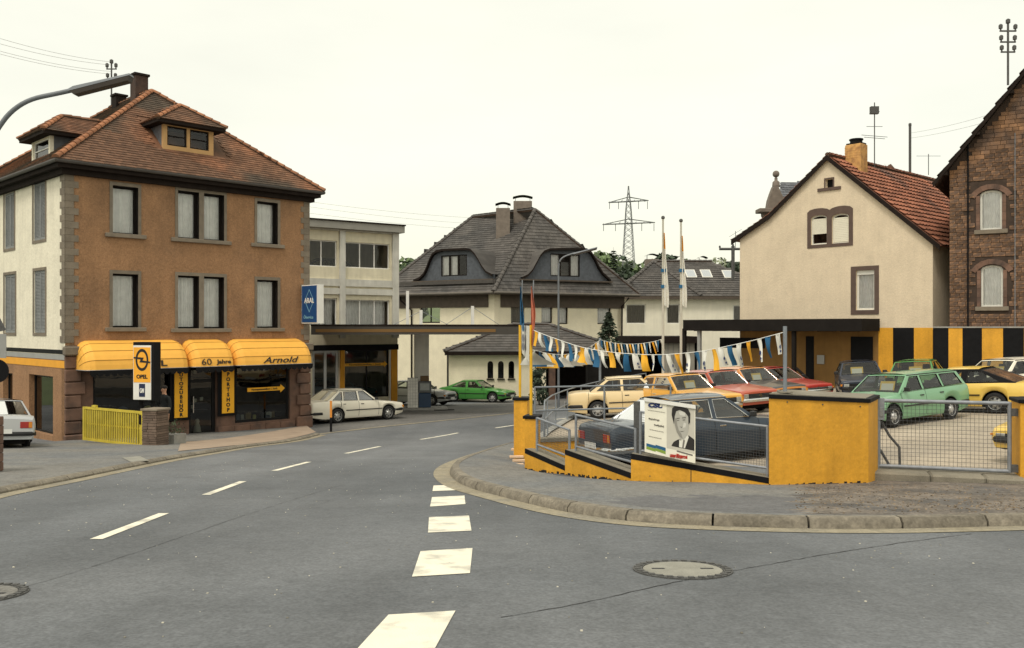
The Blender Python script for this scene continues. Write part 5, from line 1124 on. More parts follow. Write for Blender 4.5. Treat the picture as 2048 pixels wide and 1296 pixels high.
for px, zt_px, D, seed, lab in ((1326, 437, 33, 3, 'left tall flagpole with a limp white and yellow flag'), (1362, 443, 33, 8, 'right tall flagpole with a limp white and yellow flag')):
    c = P(px, 655, D); zt = P(px, zt_px, D).z; z0 = lot(c.x, D)
    t = thing('flagpole', Vector((c.x, D, z0)), lab, 'flagpole', 'flagpoles behind the parked cars')
    mb = MB(); mb.tube([(c.x, D, z0 - .2), (c.x, D, zt)], .055, 10, r1=.035); mb.build('pole', mat('flagpole_white', srgb(186, 182, 168), .5, .1, 3), t, smooth=60)
    mb = MB(); mb.lathe([(.05, zt - .02), (.075, zt + .02), (.05, zt + .09), (.01, zt + .1)], (c.x, D, 0), 10); mb.build('cap', m_iron, t)
    drooping(t, c.x + .02, D - .05, P(px, zt_px + 28, D).z, P(px, 610, D).z, .22, m_fwh, 'flag', seed, m_fyel, .78)
    for py in (540, 572): q = P(px, py, D); mb = MB(); mb.box(c.x - .07, D - .07, q.z - .08, c.x + .09, D + .07, q.z + .04); mb.build('flag_clip', m_fblue, t)
for px, py0, D, top, seed, fm, lab in ((1040, 798, 19.35, 650, 4, m_fblue, 'yellow post with a limp blue flag on the left end pillar'), (1062, 834, 17.05, 650, 6, m_fred, 'yellow post with a limp red flag on the second end pillar')):
    c = P(px, py0, D); zt = P(px, top, D).z; t = thing('yellow_flag_post', c, lab, 'flag post', 'yellow flag posts')
    mb = MB(); mb.tube([tuple(c), (c.x, D, zt)], .028, 8); mb.build('post', m_yelpost, t)
    mb = MB(); mb.tube([(c.x + .02, D + .02, zt - .1), (c.x + .05, D + .02, P(px, 560, D).z)], .012, 6); mb.build('flag_stick', m_galv, t)
    drooping(t, c.x + .0, D - .02, P(px, 572, D).z, P(px, 650 if fm is m_fblue else 690, D).z, .11 if fm is m_fblue else .09, fm, 'flag', seed)
bnr = thing('narrow_banner', P(1050, 718, 18.6), 'narrow white banner with blue emblems hung between the two yellow posts', 'banner')
q = [P(1043, 650, 19.2), P(1059, 652, 17.2), P(1058, 724, 17.2), P(1044, 706, 19.2)]
mb = MB(); mb.grid(lambda u, v: tuple(q[0].lerp(q[1], u).lerp(q[3].lerp(q[2], u), v) + Vector((0, .03 * math.sin(u * 5), 0))), 8, 8); mb.build('cloth', m_fwh, bnr, smooth=180)
for v in (.06, .40, .66): c = q[0].lerp(q[1], .5).lerp(q[3].lerp(q[2], .5), v); e = (q[1] - q[0]).normalized(); n_ = e.cross(Vector((0, 0, 1))); c = c + n_ * .045; mb = MB(); mb.poly([tuple(c + e * (.30 * math.cos(R(t))) + Vector((0, 0, .09 * math.sin(R(t))))) for t in range(0, 360, 30)]); mb.build('emblem', m_fblue if v < .1 else mat('emblem_grey', srgb(120, 124, 136), .8), bnr)
def bunting(pts, D0, D1, n, size, label, seed, frm=0):
    """string of hanging pennants, each a part"""
    rnd = random.Random(seed); Q = [P(a, b, D0 + (D1 - D0) * i / (len(pts) - 1)) for i, (a, b) in enumerate(pts)]; Q = smoothed(Q, 120, 2)
    t = thing('bunting', Q[0], label, 'bunting', 'bunting strung over the car lot'); mb = MB(); mb.tube([tuple(p) for p in Q[::3]], .006, 4); mb.build('cord', m_white, t)
    S = resample(Q, n)
    for i in range(n):
        a, b = S[i], S[i + 1]; k = (i + frm) % 4; mt = (m_fyel, m_fwh, m_fblue, m_fwh)[k]; e = (b - a); w = e.length * rnd.uniform(.42, .64); e.normalize(); sz = size(i / n) * rnd.uniform(.78, 1.02)
        tilt = rnd.uniform(.02, .32); sd = e.cross(Vector((0, 0, 1))).normalized(); am = rnd.uniform(.03, .09); ph = rnd.uniform(0, 6); wt = rnd.uniform(.45, 1.35); tw_ = rnd.uniform(-1.6, 1.6); c0 = a.lerp(b, .5)
        F_ = lambda u, v: tuple(c0 + e * ((u - .5) * w * (1 + (wt - 1) * v) + tilt * sz * v) + sd * (am * math.sin(ph + 3 * v) * v + .02 * math.sin(6 * u + ph) + tw_ * (u - .5) * w * v) - Vector((0, 0, sz * v)))
        mb = MB(); mb.grid(F_, 4, 6); pn = mb.build('pennant', mt, t, smooth=180)
        if mt is m_fwh and size(i / n) > .30 and i / n > .42:
            for vv_, hh in ((.62, .085), (.85, .045)):
                p = Vector(F_(.5, vv_)) - sd * .0 + (cam.location - Vector(F_(.5, vv_))).normalized() * .03
                mb = MB(); ww = w * .24
                mb.poly([tuple(p + e * (ww * rnd.uniform(.5, 1) * math.cos(R(d))) + Vector((0, 0, hh * sz * rnd.uniform(.7, 1.6) * math.sin(R(d))))) for d in range(0, 360, 45)]); mb.build('pennant_emblem', MATS['print_navy'], pn)
bunting([(1066, 660), (1090, 670), (1116, 679), (1150, 691), (1183, 699), (1233, 706), (1298, 710), (1340, 709), (1404, 703), (1447, 694), (1503, 682), (1566, 665)], 17.0, 13.55, 32, lambda t: .27 + .12 * t, 'front bunting of yellow, white and blue pennants ending at grey pole on wall block', 2)
bunting([(1064, 699), (1094, 707), (1124, 710), (1150, 706), (1177, 696), (1200, 680)], 17.2, 33.0, 17, lambda t: .30 + .25 * t, 'bunting sagging low from the yellow post back to the thin grey pole', 5, 1)
bunting([(1200, 679), (1216, 684), (1242, 688), (1279, 688), (1309, 683), (1324, 678)], 33.0, 33.0, 22, lambda t: .48, 'farthest short bunting between thin grey pole and left flagpole', 9, 2)
c = P(1200, 676, 33.05); rod(None, (c.x, c.y, lot(c.x, c.y) - .3), tuple(c), .045, m_rail, 'bunting_pole', 8, label='thin grey pole holding bunting behind the cream car roof', cat='pole')

# ------------------------------------------------------------------ filling station: canopy, column, pumps
m_can = mat('canopy_fascia', srgb(68, 64, 58), .7, .1, 1.5, streak=.1); m_canY = mat('canopy_yellow', srgb(116, 86, 44), .7, .08, 2)
CN = Fr(P(622, 655, 40.0).to_2d(), (1, .14)); cl = CN.x(1043); cn = thing('station_canopy', CN(cl / 2, 2, 0), 'long flat canopy with a dull yellow stripe over the petrol pumps', 'canopy')
mb = MB(CN); mb.box(0, 0, 3.68, cl, .1, 4.06); mb.box(cl - .1, .1, 3.68, cl, 8, 4.06); mb.box(0, .1, 3.68, .1, 4, 4.06); mb.build('fascia', m_can, cn)
mb = MB(CN); mb.box(.1, .1, 3.74, cl - .1, 8, 3.95); mb.build('roof_slab', m_conc, cn)
mb = MB(CN); mb.box(-.02, -.02, 4.061, cl + .02, 8, 4.14); mb.build('roof_edge', m_eave, cn)
mb = MB(CN); mb.box(.2, -.012, 3.79, cl - 1.2, -.001, 3.93); mb.build('yellow_stripe', m_canY, cn)
cx = CN.x(843, 6.6); mb = MB(CN); mb.bbox(cx - .38, 6.3, -.8, cx + .38, 6.9, 3.739, .03); mb.build('column', mat('column_white', srgb(226, 224, 214), .8, .06, 2, .2, 40, streak=.1), cn)
for px, py in ((815, 582), (842, 620), (945, 612)):
    x = CN.x(px, 2.5); z = CN.z(px, py, 2.5); mb = MB(CN); mb.box(x - .07, 2.43, 4.14, x + .07, 2.57, z); mb.build('roof_mast', m_white, cn)
    for s in (-1, 1):
        if px != 815: mb = MB(CN); mb.tube([(x, 2.5, z - .05), (x + s * 1.3, 2.5, 4.13)], .012, 4); mb.build('stay_rod', m_galv, cn)
isl = thing('pump_island', P(838, 815, 45.6), 'low concrete island under the petrol pumps', 'island')
PI = Fr(P(812, 815, 45.6).to_2d(), (1, .12)); zi = g(0, 45.6)
mb = MB(PI); mb.bbox(-.15, -.35, zi - .2, 2.1, 1.0, zi + .12, .03); mb.build('island_slab', m_conc, isl)
tc_ = thing('tiled_pump_pier', PI(.3, .1, zi + .12), 'white tiled pier standing left of the petrol pump', 'pier')
w = PI.x(836) - PI.x(815); x0 = PI.x(815); mb = MB(PI); mb.box(x0, 0, zi + .12, x0 + w, .5, zi + 1.62); mb.build('core', m_conc, tc_)
m_wt = mat('white_tile', srgb(228, 226, 216), .4, .06, 6, island=.06)
for i in range(4):
    for j in range(10): mb = MB(PI); mb.box(x0 + .005 + i * w / 4, -.012, zi + .125 + j * .15, x0 + (i + 1) * w / 4 - .005, -.001, zi + .27 + j * .15 - .005); mb.build('tile', m_wt, tc_)
pm = thing('petrol_pump', PI(.9, .2, zi + .12), 'blue and grey petrol pump with brown top on the island', 'petrol pump')
x0, x1 = PI.x(837), PI.x(862); mb = MB(PI); mb.bbox(x0, .02, zi + .12, x1, .5, zi + .85, .03); mb.build('lower_case', mat('pump_blue', srgb(44, 66, 92), .4, .1, 3), pm)
mb = MB(PI); mb.bbox(x0 - .02, 0, zi + .86, x1 + .02, .52, zi + 1.45, .03); mb.build('upper_case', mat('pump_grey', srgb(96, 98, 98), .4, .1, 3), pm)
mb = MB(PI); mb.box(x0 + .08, -.012, zi + 1.0, x1 - .08, -.001, zi + 1.35); mb.build('display', mat('pump_display', srgb(160, 164, 160), .2, .1, 9), pm)
mb = MB(PI); mb.bbox(x0 + .1, .08, zi + 1.451, x1 - .1, .42, zi + 1.72, .02); mb.build('top_sign', mat('pump_brown', srgb(104, 82, 52), .6, .1, 3), pm)
mb = MB(PI); mb.tube([(x1 + .03, .2, zi + 1.2), (x1 + .16, .2, zi + 1.05), (x1 + .2, .15, zi + .4), (x1 + .1, .1, zi + .25), (x1 + .04, .2, zi + .6)], .018, 6); mb.build('hose', m_blackrub, pm, smooth=60)
hz = thing('hose_on_ground', PI(2.2, -.3, zi), 'black hose lying beside the pump island', 'hose'); mb = MB(PI); mb.tube([(1.4, -.5, zi + .03), (1.9, -.6, zi + .03), (2.4, -.4, zi + .03), (2.0, -.3, zi + .03)], .03, 6); mb.build('hose', m_blackrub, hz, smooth=60)

# ------------------------------------------------------------------ signs
ar = thing('blue_oil_sign', SH(SHW - .25, -.1, 4.14), 'blue and white ARAL box sign projecting from the right corner of brown house', 'sign')
m_ab = mat('sign_blue', srgb(20, 70, 122), .35, .05, 3); m_ablt = mat('sign_line', srgb(120, 170, 190), .5, 0)
x0, x1 = SHW - .40, SHW - .12
mb = MB(SH); mb.box(x0, -1.22, 4.16, x1, -.10, 5.68); mb.build('box', m_white, ar)
mb = MB(SH); mb.box(x0 - .012, -1.17, 4.20, x0 - .001, -.13, 5.64); mb.build('face', m_ab, ar)
yc, zc = -.66, 5.05; o_ = [(yc, zc + .46), (yc - .33, zc), (yc, zc - .46), (yc + .33, zc)]; i_ = [(yc, zc + .415), (yc - .30, zc), (yc, zc - .415), (yc + .30, zc)]
mb = MB(SH); mb.plate(o_, [i_], lambda a, b, c: (x0 - .018 + c, a, b), .005); mb.build('diamond', m_ablt, ar)
put_text('lettering', TXT['aral'], m_white, ar, SH(x0 - .022, yc, zc), -SH.ey, (0, 0, 1), 1.15, 1.15); put_text('lettering', TXT['serv'], m_ablt, ar, SH(x0 - .022, yc + .05, 4.40), -SH.ey, (0, 0, 1), 1.05, 1.0)
for z in (4.4, 5.4): mb = MB(SH); mb.tube([(x0 + .14, -.1, z), (x0 + .14, .02, z)], .03, 6); mb.build('bracket', m_iron, ar)
oc = P(288, 740, 27.2); OS = Fr((oc.x, oc.y), (math.cos(R(-12)), math.sin(R(-12)))); gz = g(oc.x, oc.y) + .07
os_ = thing('car_brand_sign', Vector((oc.x, oc.y, gz)), 'tall black-framed pylon sign with yellow lightning-ring emblem behind the yellow gate', 'sign')
zt, zb = P(288, 684, 27.2).z, P(288, 798, 27.2).z
mb = MB(OS); mb.bbox(-.36, -.02, zb - .05, .36, .32, zt, .01); mb.build('case', m_black, os_)
for x in (-.2, .2): mb = MB(OS); mb.box(x - .05, .1, gz - .1, x + .05, .2, zb - .051); mb.build('leg', m_black, os_)
fz = zt - .10; mb = MB(OS); mb.box(-.34, -.036, zb - .02, .26, -.021, fz); mb.build('white_face', m_white, os_)
ysg = mat('emblem_yellow', srgb(240, 170, 50), .5, .04, 3); mb = MB(OS); mb.box(-.325, -.042, fz - 1.12, .245, -.037, fz - .06); mb.build('yellow_face', ysg, os_)
ec = (-.04, fz - .44); mb = MB(OS); rg = lambda r_, k: [(ec[0] + r_ * math.cos(R(t)), ec[1] + r_ * 1.55 * math.sin(R(t))) for t in range(0, 360, 10)]
mb.plate(rg(.215, 1), [rg(.160, 1)], lambda a, b, c: (a, -.048 + c, b), .005); mb.build('ring_emblem', m_ink, os_)
mb = MB(OS); x, z = ec; mb.prism([(x - .28, -.052, z + .09), (x + .06, -.052, z + .07), (x + .02, -.052, z - .015), (x + .28, -.052, z - .05), (x + .28, -.052, z - .095), (x - .08, -.052, z - .07), (x - .04, -.052, z + .015), (x - .28, -.052, z + .045)], (0, .005, 0)); mb.build('bolt_emblem', m_ink, os_)
put_text('lettering', TXT['opel2'], m_ink, os_, OS(-.04, -.046, fz - .95), OS.ex, (0, 0, 1), 1.0, 1.0)
nb = mat('navy_square', srgb(30, 40, 72), .5, 0); mb = MB(OS); mb.box(-.14, -.044, zb + .07, .06, -.0365, zb + .46); mb.build('navy_square', nb, os_); put_text('lettering', TXT['gm'], m_white, os_, OS(-.04, -.048, zb + .25), OS.ex, (0, 0, 1), .6, 1.1)
# yellow slatted gate standing open at the stone pier
m_yg = mat('faded_yellow_paint', srgb(196, 176, 62), .6, .14, 3, .1, 30, streak=.1)
ga, gb = P(169, 886, 28.0), P(290, 898, 26.3); F, L = wall_frame(ga, gb); sg2 = thing('yellow_slatted_gate', F(L / 2, 0, .45), 'faded yellow slatted metal gate standing open before the left shop window', 'gate')
z0, z1 = .50, 1.54; N = 26
for i in range(N): x = .10 + (L - .2) * i / (N - 1); mb = MB(F); mb.box(x - .038, -.015, z0 + .06, x + .012, .015, z1 - .05); mb.build('slat', m_yg, sg2)
for nm, bx in (('top_rail', (0, -.03, z1 - .07, L, .03, z1)), ('bottom_rail', (0, -.03, z0, L, .03, z0 + .07)), ('end_post', (-.05, -.035, z0, .05, .035, z1)), ('end_post', (L - .16, -.04, z0 - .02, L - .05, .04, z1 + .02)), ('hinge_post', (L + .0, -.03, z0, L + .06, .03, z1 - .08)), ('cross_bar', (0, .016, 1.0, L, .03, 1.05))):
    mb = MB(F); mb.box(*bx); mb.build(nm, m_yg, sg2)
mb = MB(F); mb.box(.45, -.04, z1 + .001, .65, .04, z1 + .07); mb.build('latch_block', m_yg, sg2)
mb = MB(F); mb.box(L - .22, -.05, z1 - .38, L - .12, .0, z1 - .1); mb.build('lock_case', m_black, sg2)
pc = P(308, 900, 26.1); F = Fr((pc.x, pc.y), (.93, -.30)); gpier = thing('stone_gate_pier', Vector((pc.x, pc.y, .4)), 'short layered sandstone pier beside yellow slatted gate', 'pier')
z = .35; m_pier2 = mat('brown_grey_stone', srgb(108, 92, 80), .9, .2, 4, .4, 30, island=.25)
while z < 1.58:
    h = random.uniform(.055, .10); x = -.25
    mb = MB(F); mb.box(-.225, -.175, z, .225, .325, z + h - .004); mb.build('mortar_core', m_mort, gpier)
    while x < .24:
        w = random.uniform(.14, .3); w = min(w, .25 - x); e = random.uniform(0, .018)
        mb = MB(F); mb.box(x + .004, -.20 - e, z + .004, x + w - .004, -.176, z + h - .006); mb.build('stone', m_pier2, gpier); x += w
    for s in (-1, 1): mb = MB(F); e = random.uniform(0, .018); mb.box(s * .226, -.17, z + .004, s * (.25 + e), .32, z + h - .006); mb.build('stone', m_pier2, gpier)
    z += h
mb = MB(F); mb.bbox(-.29, -.24, z, .29, .37, z + .06, .01); mb.build('cap_stone', m_sand, gpier)
pl = P(342, 897, 27.0); F = Fr((pl.x, pl.y), (.93, -.30)); pt_ = thing('concrete_planter', Vector((pl.x, pl.y, .4)), 'square concrete planter with dark green plants right of the stone pier', 'planter')
mb = MB(F); mb.box(-.27, -.2, .25, .27, .35, .80); mb.build('tub', m_conc, pt_); 
m_leafd = mat('dark_leaf', srgb(52, 64, 38), .7, .2, 5, island=.5)
mb = MB()
for _ in range(160):
    c = F(random.uniform(-.3, .32), random.uniform(-.22, .35), .80 + abs(random.gauss(0, .17))); d = Vector((random.gauss(0, 1), random.gauss(0, 1), random.uniform(.1, 1.2))).normalized() * random.uniform(.06, .16); s = d.cross(Vector((0, 0, 1))).normalized() * .022
    mb.poly([tuple(c), tuple(c + d * .5 + s), tuple(c + d), tuple(c + d * .5 - s)])
mb.build('foliage', m_leafd, pt_, kind='stuff')
# reflector post at the forecourt edge
rp_ = gp(662, 864); t = thing('marker_post', rp_, 'slim black and orange marker post in front of the white saloon', 'post')
mb = MB(); mb.box(rp_.x - .04, rp_.y - .03, rp_.z - .1, rp_.x + .04, rp_.y + .03, rp_.z + .55); mb.build('foot', m_black, t); mb = MB(); mb.box(rp_.x - .038, rp_.y - .028, rp_.z + .551, rp_.x + .038, rp_.y + .028, rp_.z + 1.18); mb.build('reflector', mat('orange_paint', srgb(214, 138, 52), .5, .05), t)
# traffic signs and stone pier at the left edge
c = P(-6, 655, 16.2); z0 = g(c.x, c.y); t = thing('traffic_sign_post', Vector((c.x, c.y, z0)), 'post with dark backs of three traffic signs at the left edge', 'traffic sign')
mb = MB(); mb.tube([(c.x, c.y, z0 - .2), (c.x, c.y, 4.3)], .035, 8); mb.build('pole', m_galv, t)
q = lambda px, py: P(px, py, 16.1)
mb = MB(); mb.prism([tuple(q(-22, 668)), tuple(q(-5, 628)), tuple(q(12, 660))], (0, .012, 0)); mb.build('triangle_sign', m_iron, t)
mb = MB(); a, b = q(-20, 716), q(12, 668); mb.box(a.x, a.y, a.z, b.x, a.y + .012, b.z); mb.build('plate_sign', m_grey, t)
mb = MB(); a = q(-6, 742); mb.lathe([(.21, 0), (.21, .012)], tuple(a), 24, 'y'); mb.build('round_sign', m_black, t)
c = gp(-30, 952); F = Fr((c.x, c.y), (1, .1)); t = thing('dark_stone_gatepost', c, 'dark stone gatepost cut off by the left edge', 'gatepost')
z = c.z - .1
for k in range(7): mb = MB(F); e = random.uniform(0, .012); mb.bbox(-.22, -.2 - e, z, .205 + e, .22, z + .155, .012); mb.build('stone', m_rsand, t); z += .16
# street lamps
m_lampg = mat('lamp_grey', srgb(112, 116, 120), .5, .1, 4, metal=.2); m_lens = mat('lamp_lens', srgb(58, 52, 46), .5, .1, 4, spec=.2)
def lamp(base, z_arm, path, h0, h1, w, label):
    t = thing('street_lamp', base, label, 'street lamp', 'street lamps'); mb = MB(); mb.tube([(base.x, base.y, base.z - .3), (base.x, base.y, base.z + 1.2), (base.x, base.y, z_arm)], .075, 10, r1=.05); mb.build('pole', m_lampg, t, smooth=60)
    mb = MB(); mb.tube([tuple(p) for p in path], .042, 8); mb.build('arm', m_lampg, t, smooth=70)
    d = (h1 - h0); L_ = d.length; d.normalize(); s = Vector((-d.y, d.x, 0)).normalized(); u = s.cross(d); u = u if u.z > 0 else -u
    T = lambda x, y, z: h0 + d * x + s * y + u * z
    mb = MB(T); mb.prism([(0, -w * .35, -.02), (L_, -w * .5, -.02), (L_, -w * .4, .02), (.1, -w * .3, .045), (0, -w * .2, .03)], (0, w * .7, 0)); mb.build('lamp_housing', m_lampg, t)
    mb = MB(T); mb.prism([(.08, -w * .36, -.10), (L_ - .05, -w * .48, -.10), (L_ - .01, -w * .48, -.021), (.02, -w * .34, -.021)], (0, w * .72, 0)); mb.build('lamp_cover', m_lens, t)
D = 15.5; b = P(-26, 655, D); b.z = g(b.x, D) + .07
path = smoothed([P(-26, 330, D), P(-22, 290, D), P(-4, 256, D), P(22, 222, D), P(60, 198, D), P(110, 188, D), P(146, 180, D)], 24)
lamp(b, P(0, 330, D).z, path, P(140, 182, D), P(264, 152, D), .26, 'large curved-arm street lamp reaching in from the left edge')
D = 45; b = P(1117, 655, D); b.z = g(b.x, D); path = smoothed([P(1117, 560, D), P(1117, 535, D), P(1119, 522, D), P(1126, 514, D), P(1140, 509, D), P(1150, 506, D)], 16)
lamp(b, P(1117, 560, D).z, path, P(1146, 508, D), P(1194, 495, D), .35, 'slender street lamp in front of the cream house roof')
# roof masts, aerials and wires
def mast(px, py0, py1, D, arms, name, label, r=.035, ins=True):
    a, b = P(px, py0, D), P(px, py1, D); t = thing(name, a, label, 'mast'); mb = MB(); mb.tube([tuple(a), tuple(b)], r, 8); mb.build('pole', m_iron, t)
    for py, w in arms:
        z = P(px, py, D).z; mb = MB(); mb.tube([(a.x - w, D, z), (a.x + w, D, z)], r * .8, 6); mb.build('crossarm', m_iron, t)
        if ins:
            for s in (-1, 1): mb = MB(); mb.lathe([(.03, -.02), (.03, .08), (.07, .09), (.075, .2), (.05, .24), (.01, .26)], (a.x + s * (w - .03), D, z), 8); mb.build('insulator', m_iron, t)
    mb = MB(); mb.lathe([(.05, -.02), (.08, .0), (.08, .12), (.02, .16)], tuple(b), 8); mb.build('mast_cap', m_iron, t)
mast(223, 232, 126, 38.6, ((138, .22), (158, .2)), 'roof_mast', 'roof mast with insulators beside the brick chimney of the brown house')
mast(2016, 170, 46, 33.0, ((62, .30), (84, .28), (104, .26)), 'roof_mast', 'tall roof mast with three crossarms above the sandstone house', .04)
mast(1820, 372, 252, 47, (), 'roof_mast', 'plain dark mast right of the beige house aerial', .07)
mast(1466, 560, 492, 66, ((498, 1.0),), 'telegraph_pole', 'dark telegraph pole with one thick crossarm left of the beige house', .13, True)
def aerial(px, py0, py1, D, els, label):
    a, b = P(px, py0, D), P(px, py1, D); t = thing('roof_aerial', a, label, 'aerial'); mb = MB(); mb.tube([tuple(a), tuple(b)], .025, 6); mb.build('pole', m_iron, t)
    for py, w, tilt in els: c = P(px, py, D); mb = MB(); mb.tube([(c.x - w, D, c.z - tilt), (c.x + w, D, c.z + tilt)], .014, 4); mb.build('aerial_element', m_galv, t)
    return t, b
t, b = aerial(1749, 352, 205, 43, ((225, .25, .05), (253, .38, .0), (272, .62, -.05), (276, .5, -.04)), 'tall television aerial next to the yellow chimney')
mb = MB(); mb.box(b.x - .2, 42.9, b.z - .55, b.x + .18, 43.1, b.z - .2); mb.build('amplifier_box', m_iron, t)
aerial(1857, 350, 308, 60, ((312, .8, 0),), 'small aerial above the grey slate roof'); aerial(1471, 500, 462, 72, ((466, .5, .3), (478, .4, 0)), 'small tilted aerial left of the beige gable')
m_wire = mat('overhead_wire', (.3, .3, .28), .7, 0)
def wire(a, b, sag, label, r=.006):
    mb = MB(); mb.tube([tuple(a.lerp(b, i / 16) - Vector((0, 0, sag * 4 * (i / 16) * (1 - i / 16)))) for i in range(17)], r, 4); mb.build('overhead_wire', m_wire, None, label, 'wire', 'overhead wires')
for k, (y0, y1) in enumerate(((66, 124), (78, 130), (93, 143), (99, 148))): wire(P(-60, y0 - 8, 30), P(223, y1, 38.6), .15, ('topmost', 'second', 'third', 'lowest')[k] + ' of four thin wires running from the left edge to the brown house mast')
for k, (y0, y1) in enumerate(((395, 440), (405, 452), (418, 462))): wire(P(560, y0, 70), P(1080, y1, 90), .4, ('upper', 'middle', 'lower')[k] + ' of three thin wires crossing the sky between brown house and cream roof', .009)
for k, (y0, y1) in enumerate(((266, 236), (276, 250))): wire(P(1822, y0, 47), P(2020, y1 - 20, 36), .1, ('upper', 'lower')[k] + ' thin wire from the dark mast to the sandstone house', .006)
# ------------------------------------------------------------------ cars
def paint(name, c, metal=0.0): return mat('car_paint_' + name, c, .35 if metal else .32, .03, 1.5, metal=metal, coat=.55, spec=.5)
m_tyre = mat('tyre', (.014, .014, .014), .85, .2, 12); m_rim = mat('steel_rim', (.46, .46, .45), .4, .1, 6, metal=.3); m_lens_c = mat('headlamp_glass', (.50, .51, .49), .16, .25, 14, metal=.55, spec=.8)
m_rimd = mat('rim_dark_grey', (.06, .06, .06), .6, .1); m_red = mat('tail_lamp', (.30, .02, .015), .2, .1, 8); m_amber = mat('amber_lamp', (.55, .20, .02), .2, .1, 8); m_plate = mat('number_plate', (.66, .66, .62), .5, .05); m_seat = mat('car_seat', (.07, .062, .052), .9, .2, 6, spec=.1); m_bump = mat('black_bumper', (.018, .018, .018), .5, .15, 6)
def lerp_tab(tab, u):
    for (a, za), (b, zb) in zip(tab, tab[1:]):
        if u <= b: t = max(0, min(1, (u - a) / (b - a))); return za + (zb - za) * t
    return tab[-1][1]
SPEC = {
 'saloon4': dict(L=4.8, W=1.73, H=1.40, wb=2.68, fo=.86, r=.31, prof=[(0, .66), (.06, .72), (.5, .78), (1.4, .87), (2.2, .90), (3.9, .94), (4.6, .93), (4.74, .89), (4.8, .82)], gh=(1.42, 2.08, 3.35, 4.02), doors=[(1.42, 2.45), (2.47, 3.38)],
    wins=[[(1.62, .07), (2.40, .07), (2.40, .90), (2.12, .90)], [(2.50, .07), (3.22, .07), (3.16, .90), (2.50, .90)], [(3.30, .07), (3.78, .10), (3.34, .86), (3.24, .88)]]),
 'saloon2': dict(L=4.32, W=1.67, H=1.37, wb=2.52, fo=.80, r=.30, prof=[(0, .66), (.06, .72), (.5, .77), (1.3, .86), (2.0, .885), (3.5, .91), (4.1, .90), (4.26, .86), (4.32, .78)], gh=(1.28, 1.80, 2.95, 3.55), doors=[(1.28, 2.48)],
    wins=[[(1.46, .08), (2.42, .08), (2.42, .90), (1.86, .90)], [(2.52, .08), (3.32, .10), (2.90, .88), (2.52, .90)]]),
 'saloon2b': dict(L=4.5, W=1.72, H=1.42, wb=2.62, fo=.83, r=.31, prof=[(0, .69), (.06, .75), (.5, .80), (1.35, .90), (2.1, .92), (3.6, .95), (4.3, .94), (4.44, .90), (4.5, .80)], gh=(1.33, 1.87, 3.07, 3.70), doors=[(1.33, 2.58)],
    wins=[[(1.52, .08), (2.52, .08), (2.52, .90), (1.93, .90)], [(2.62, .08), (3.46, .10), (3.02, .88), (2.62, .90)]]),
 'hatch5': dict(L=4.26, W=1.67, H=1.38, wb=2.57, fo=.82, r=.30, prof=[(0, .66), (.06, .74), (.5, .80), (1.2, .88), (2.0, .91), (3.6, .95), (4.1, .97), (4.26, .88)], gh=(1.18, 1.78, 3.0, 4.02), doors=[(1.2, 2.2), (2.22, 3.15)],
    wins=[[(1.40, .07), (2.16, .07), (2.16, .90), (1.84, .90)], [(2.25, .07), (3.02, .07), (2.92, .90), (2.25, .90)], [(3.12, .08), (3.68, .12), (3.12, .84), (3.02, .86)]]),
 'wagon': dict(L=4.2, W=1.64, H=1.36, wb=2.51, fo=.78, r=.29, prof=[(0, .64), (.06, .71), (.5, .78), (1.1, .87), (2.0, .90), (4.0, .93), (4.2, .90)], gh=(1.10, 1.66, 3.86, 4.12), doors=[(1.12, 2.12), (2.14, 3.0)],
    wins=[[(1.32, .07), (2.06, .07), (2.06, .90), (1.72, .90)], [(2.16, .07), (2.96, .07), (2.92, .90), (2.16, .90)], [(3.06, .08), (3.92, .10), (3.74, .88), (3.02, .88)]]),
 'hatch3': dict(L=4.0, W=1.64, H=1.38, wb=2.51, fo=.76, r=.29, prof=[(0, .64), (.06, .71), (.5, .78), (1.1, .87), (2.0, .90), (3.7, .94), (3.9, .93), (4.0, .86)], gh=(1.10, 1.66, 2.95, 3.82), doors=[(1.12, 2.3)],
    wins=[[(1.32, .07), (2.24, .07), (2.24, .90), (1.72, .90)], [(2.34, .08), (3.34, .10), (2.92, .86), (2.34, .90)]]),
 'coupe': dict(L=4.40, W=1.67, H=1.31, wb=2.52, fo=.86, r=.30, prof=[(0, .60), (.06, .66), (.5, .73), (1.35, .83), (2.2, .86), (3.6, .88), (4.25, .87), (4.40, .76)], gh=(1.36, 2.02, 2.92, 3.95), doors=[(1.38, 2.6)],
    wins=[[(1.60, .07), (2.46, .07), (2.46, .90), (2.06, .90)], [(2.62, .08), (3.50, .10), (3.0, .84), (2.66, .88)]]),
}
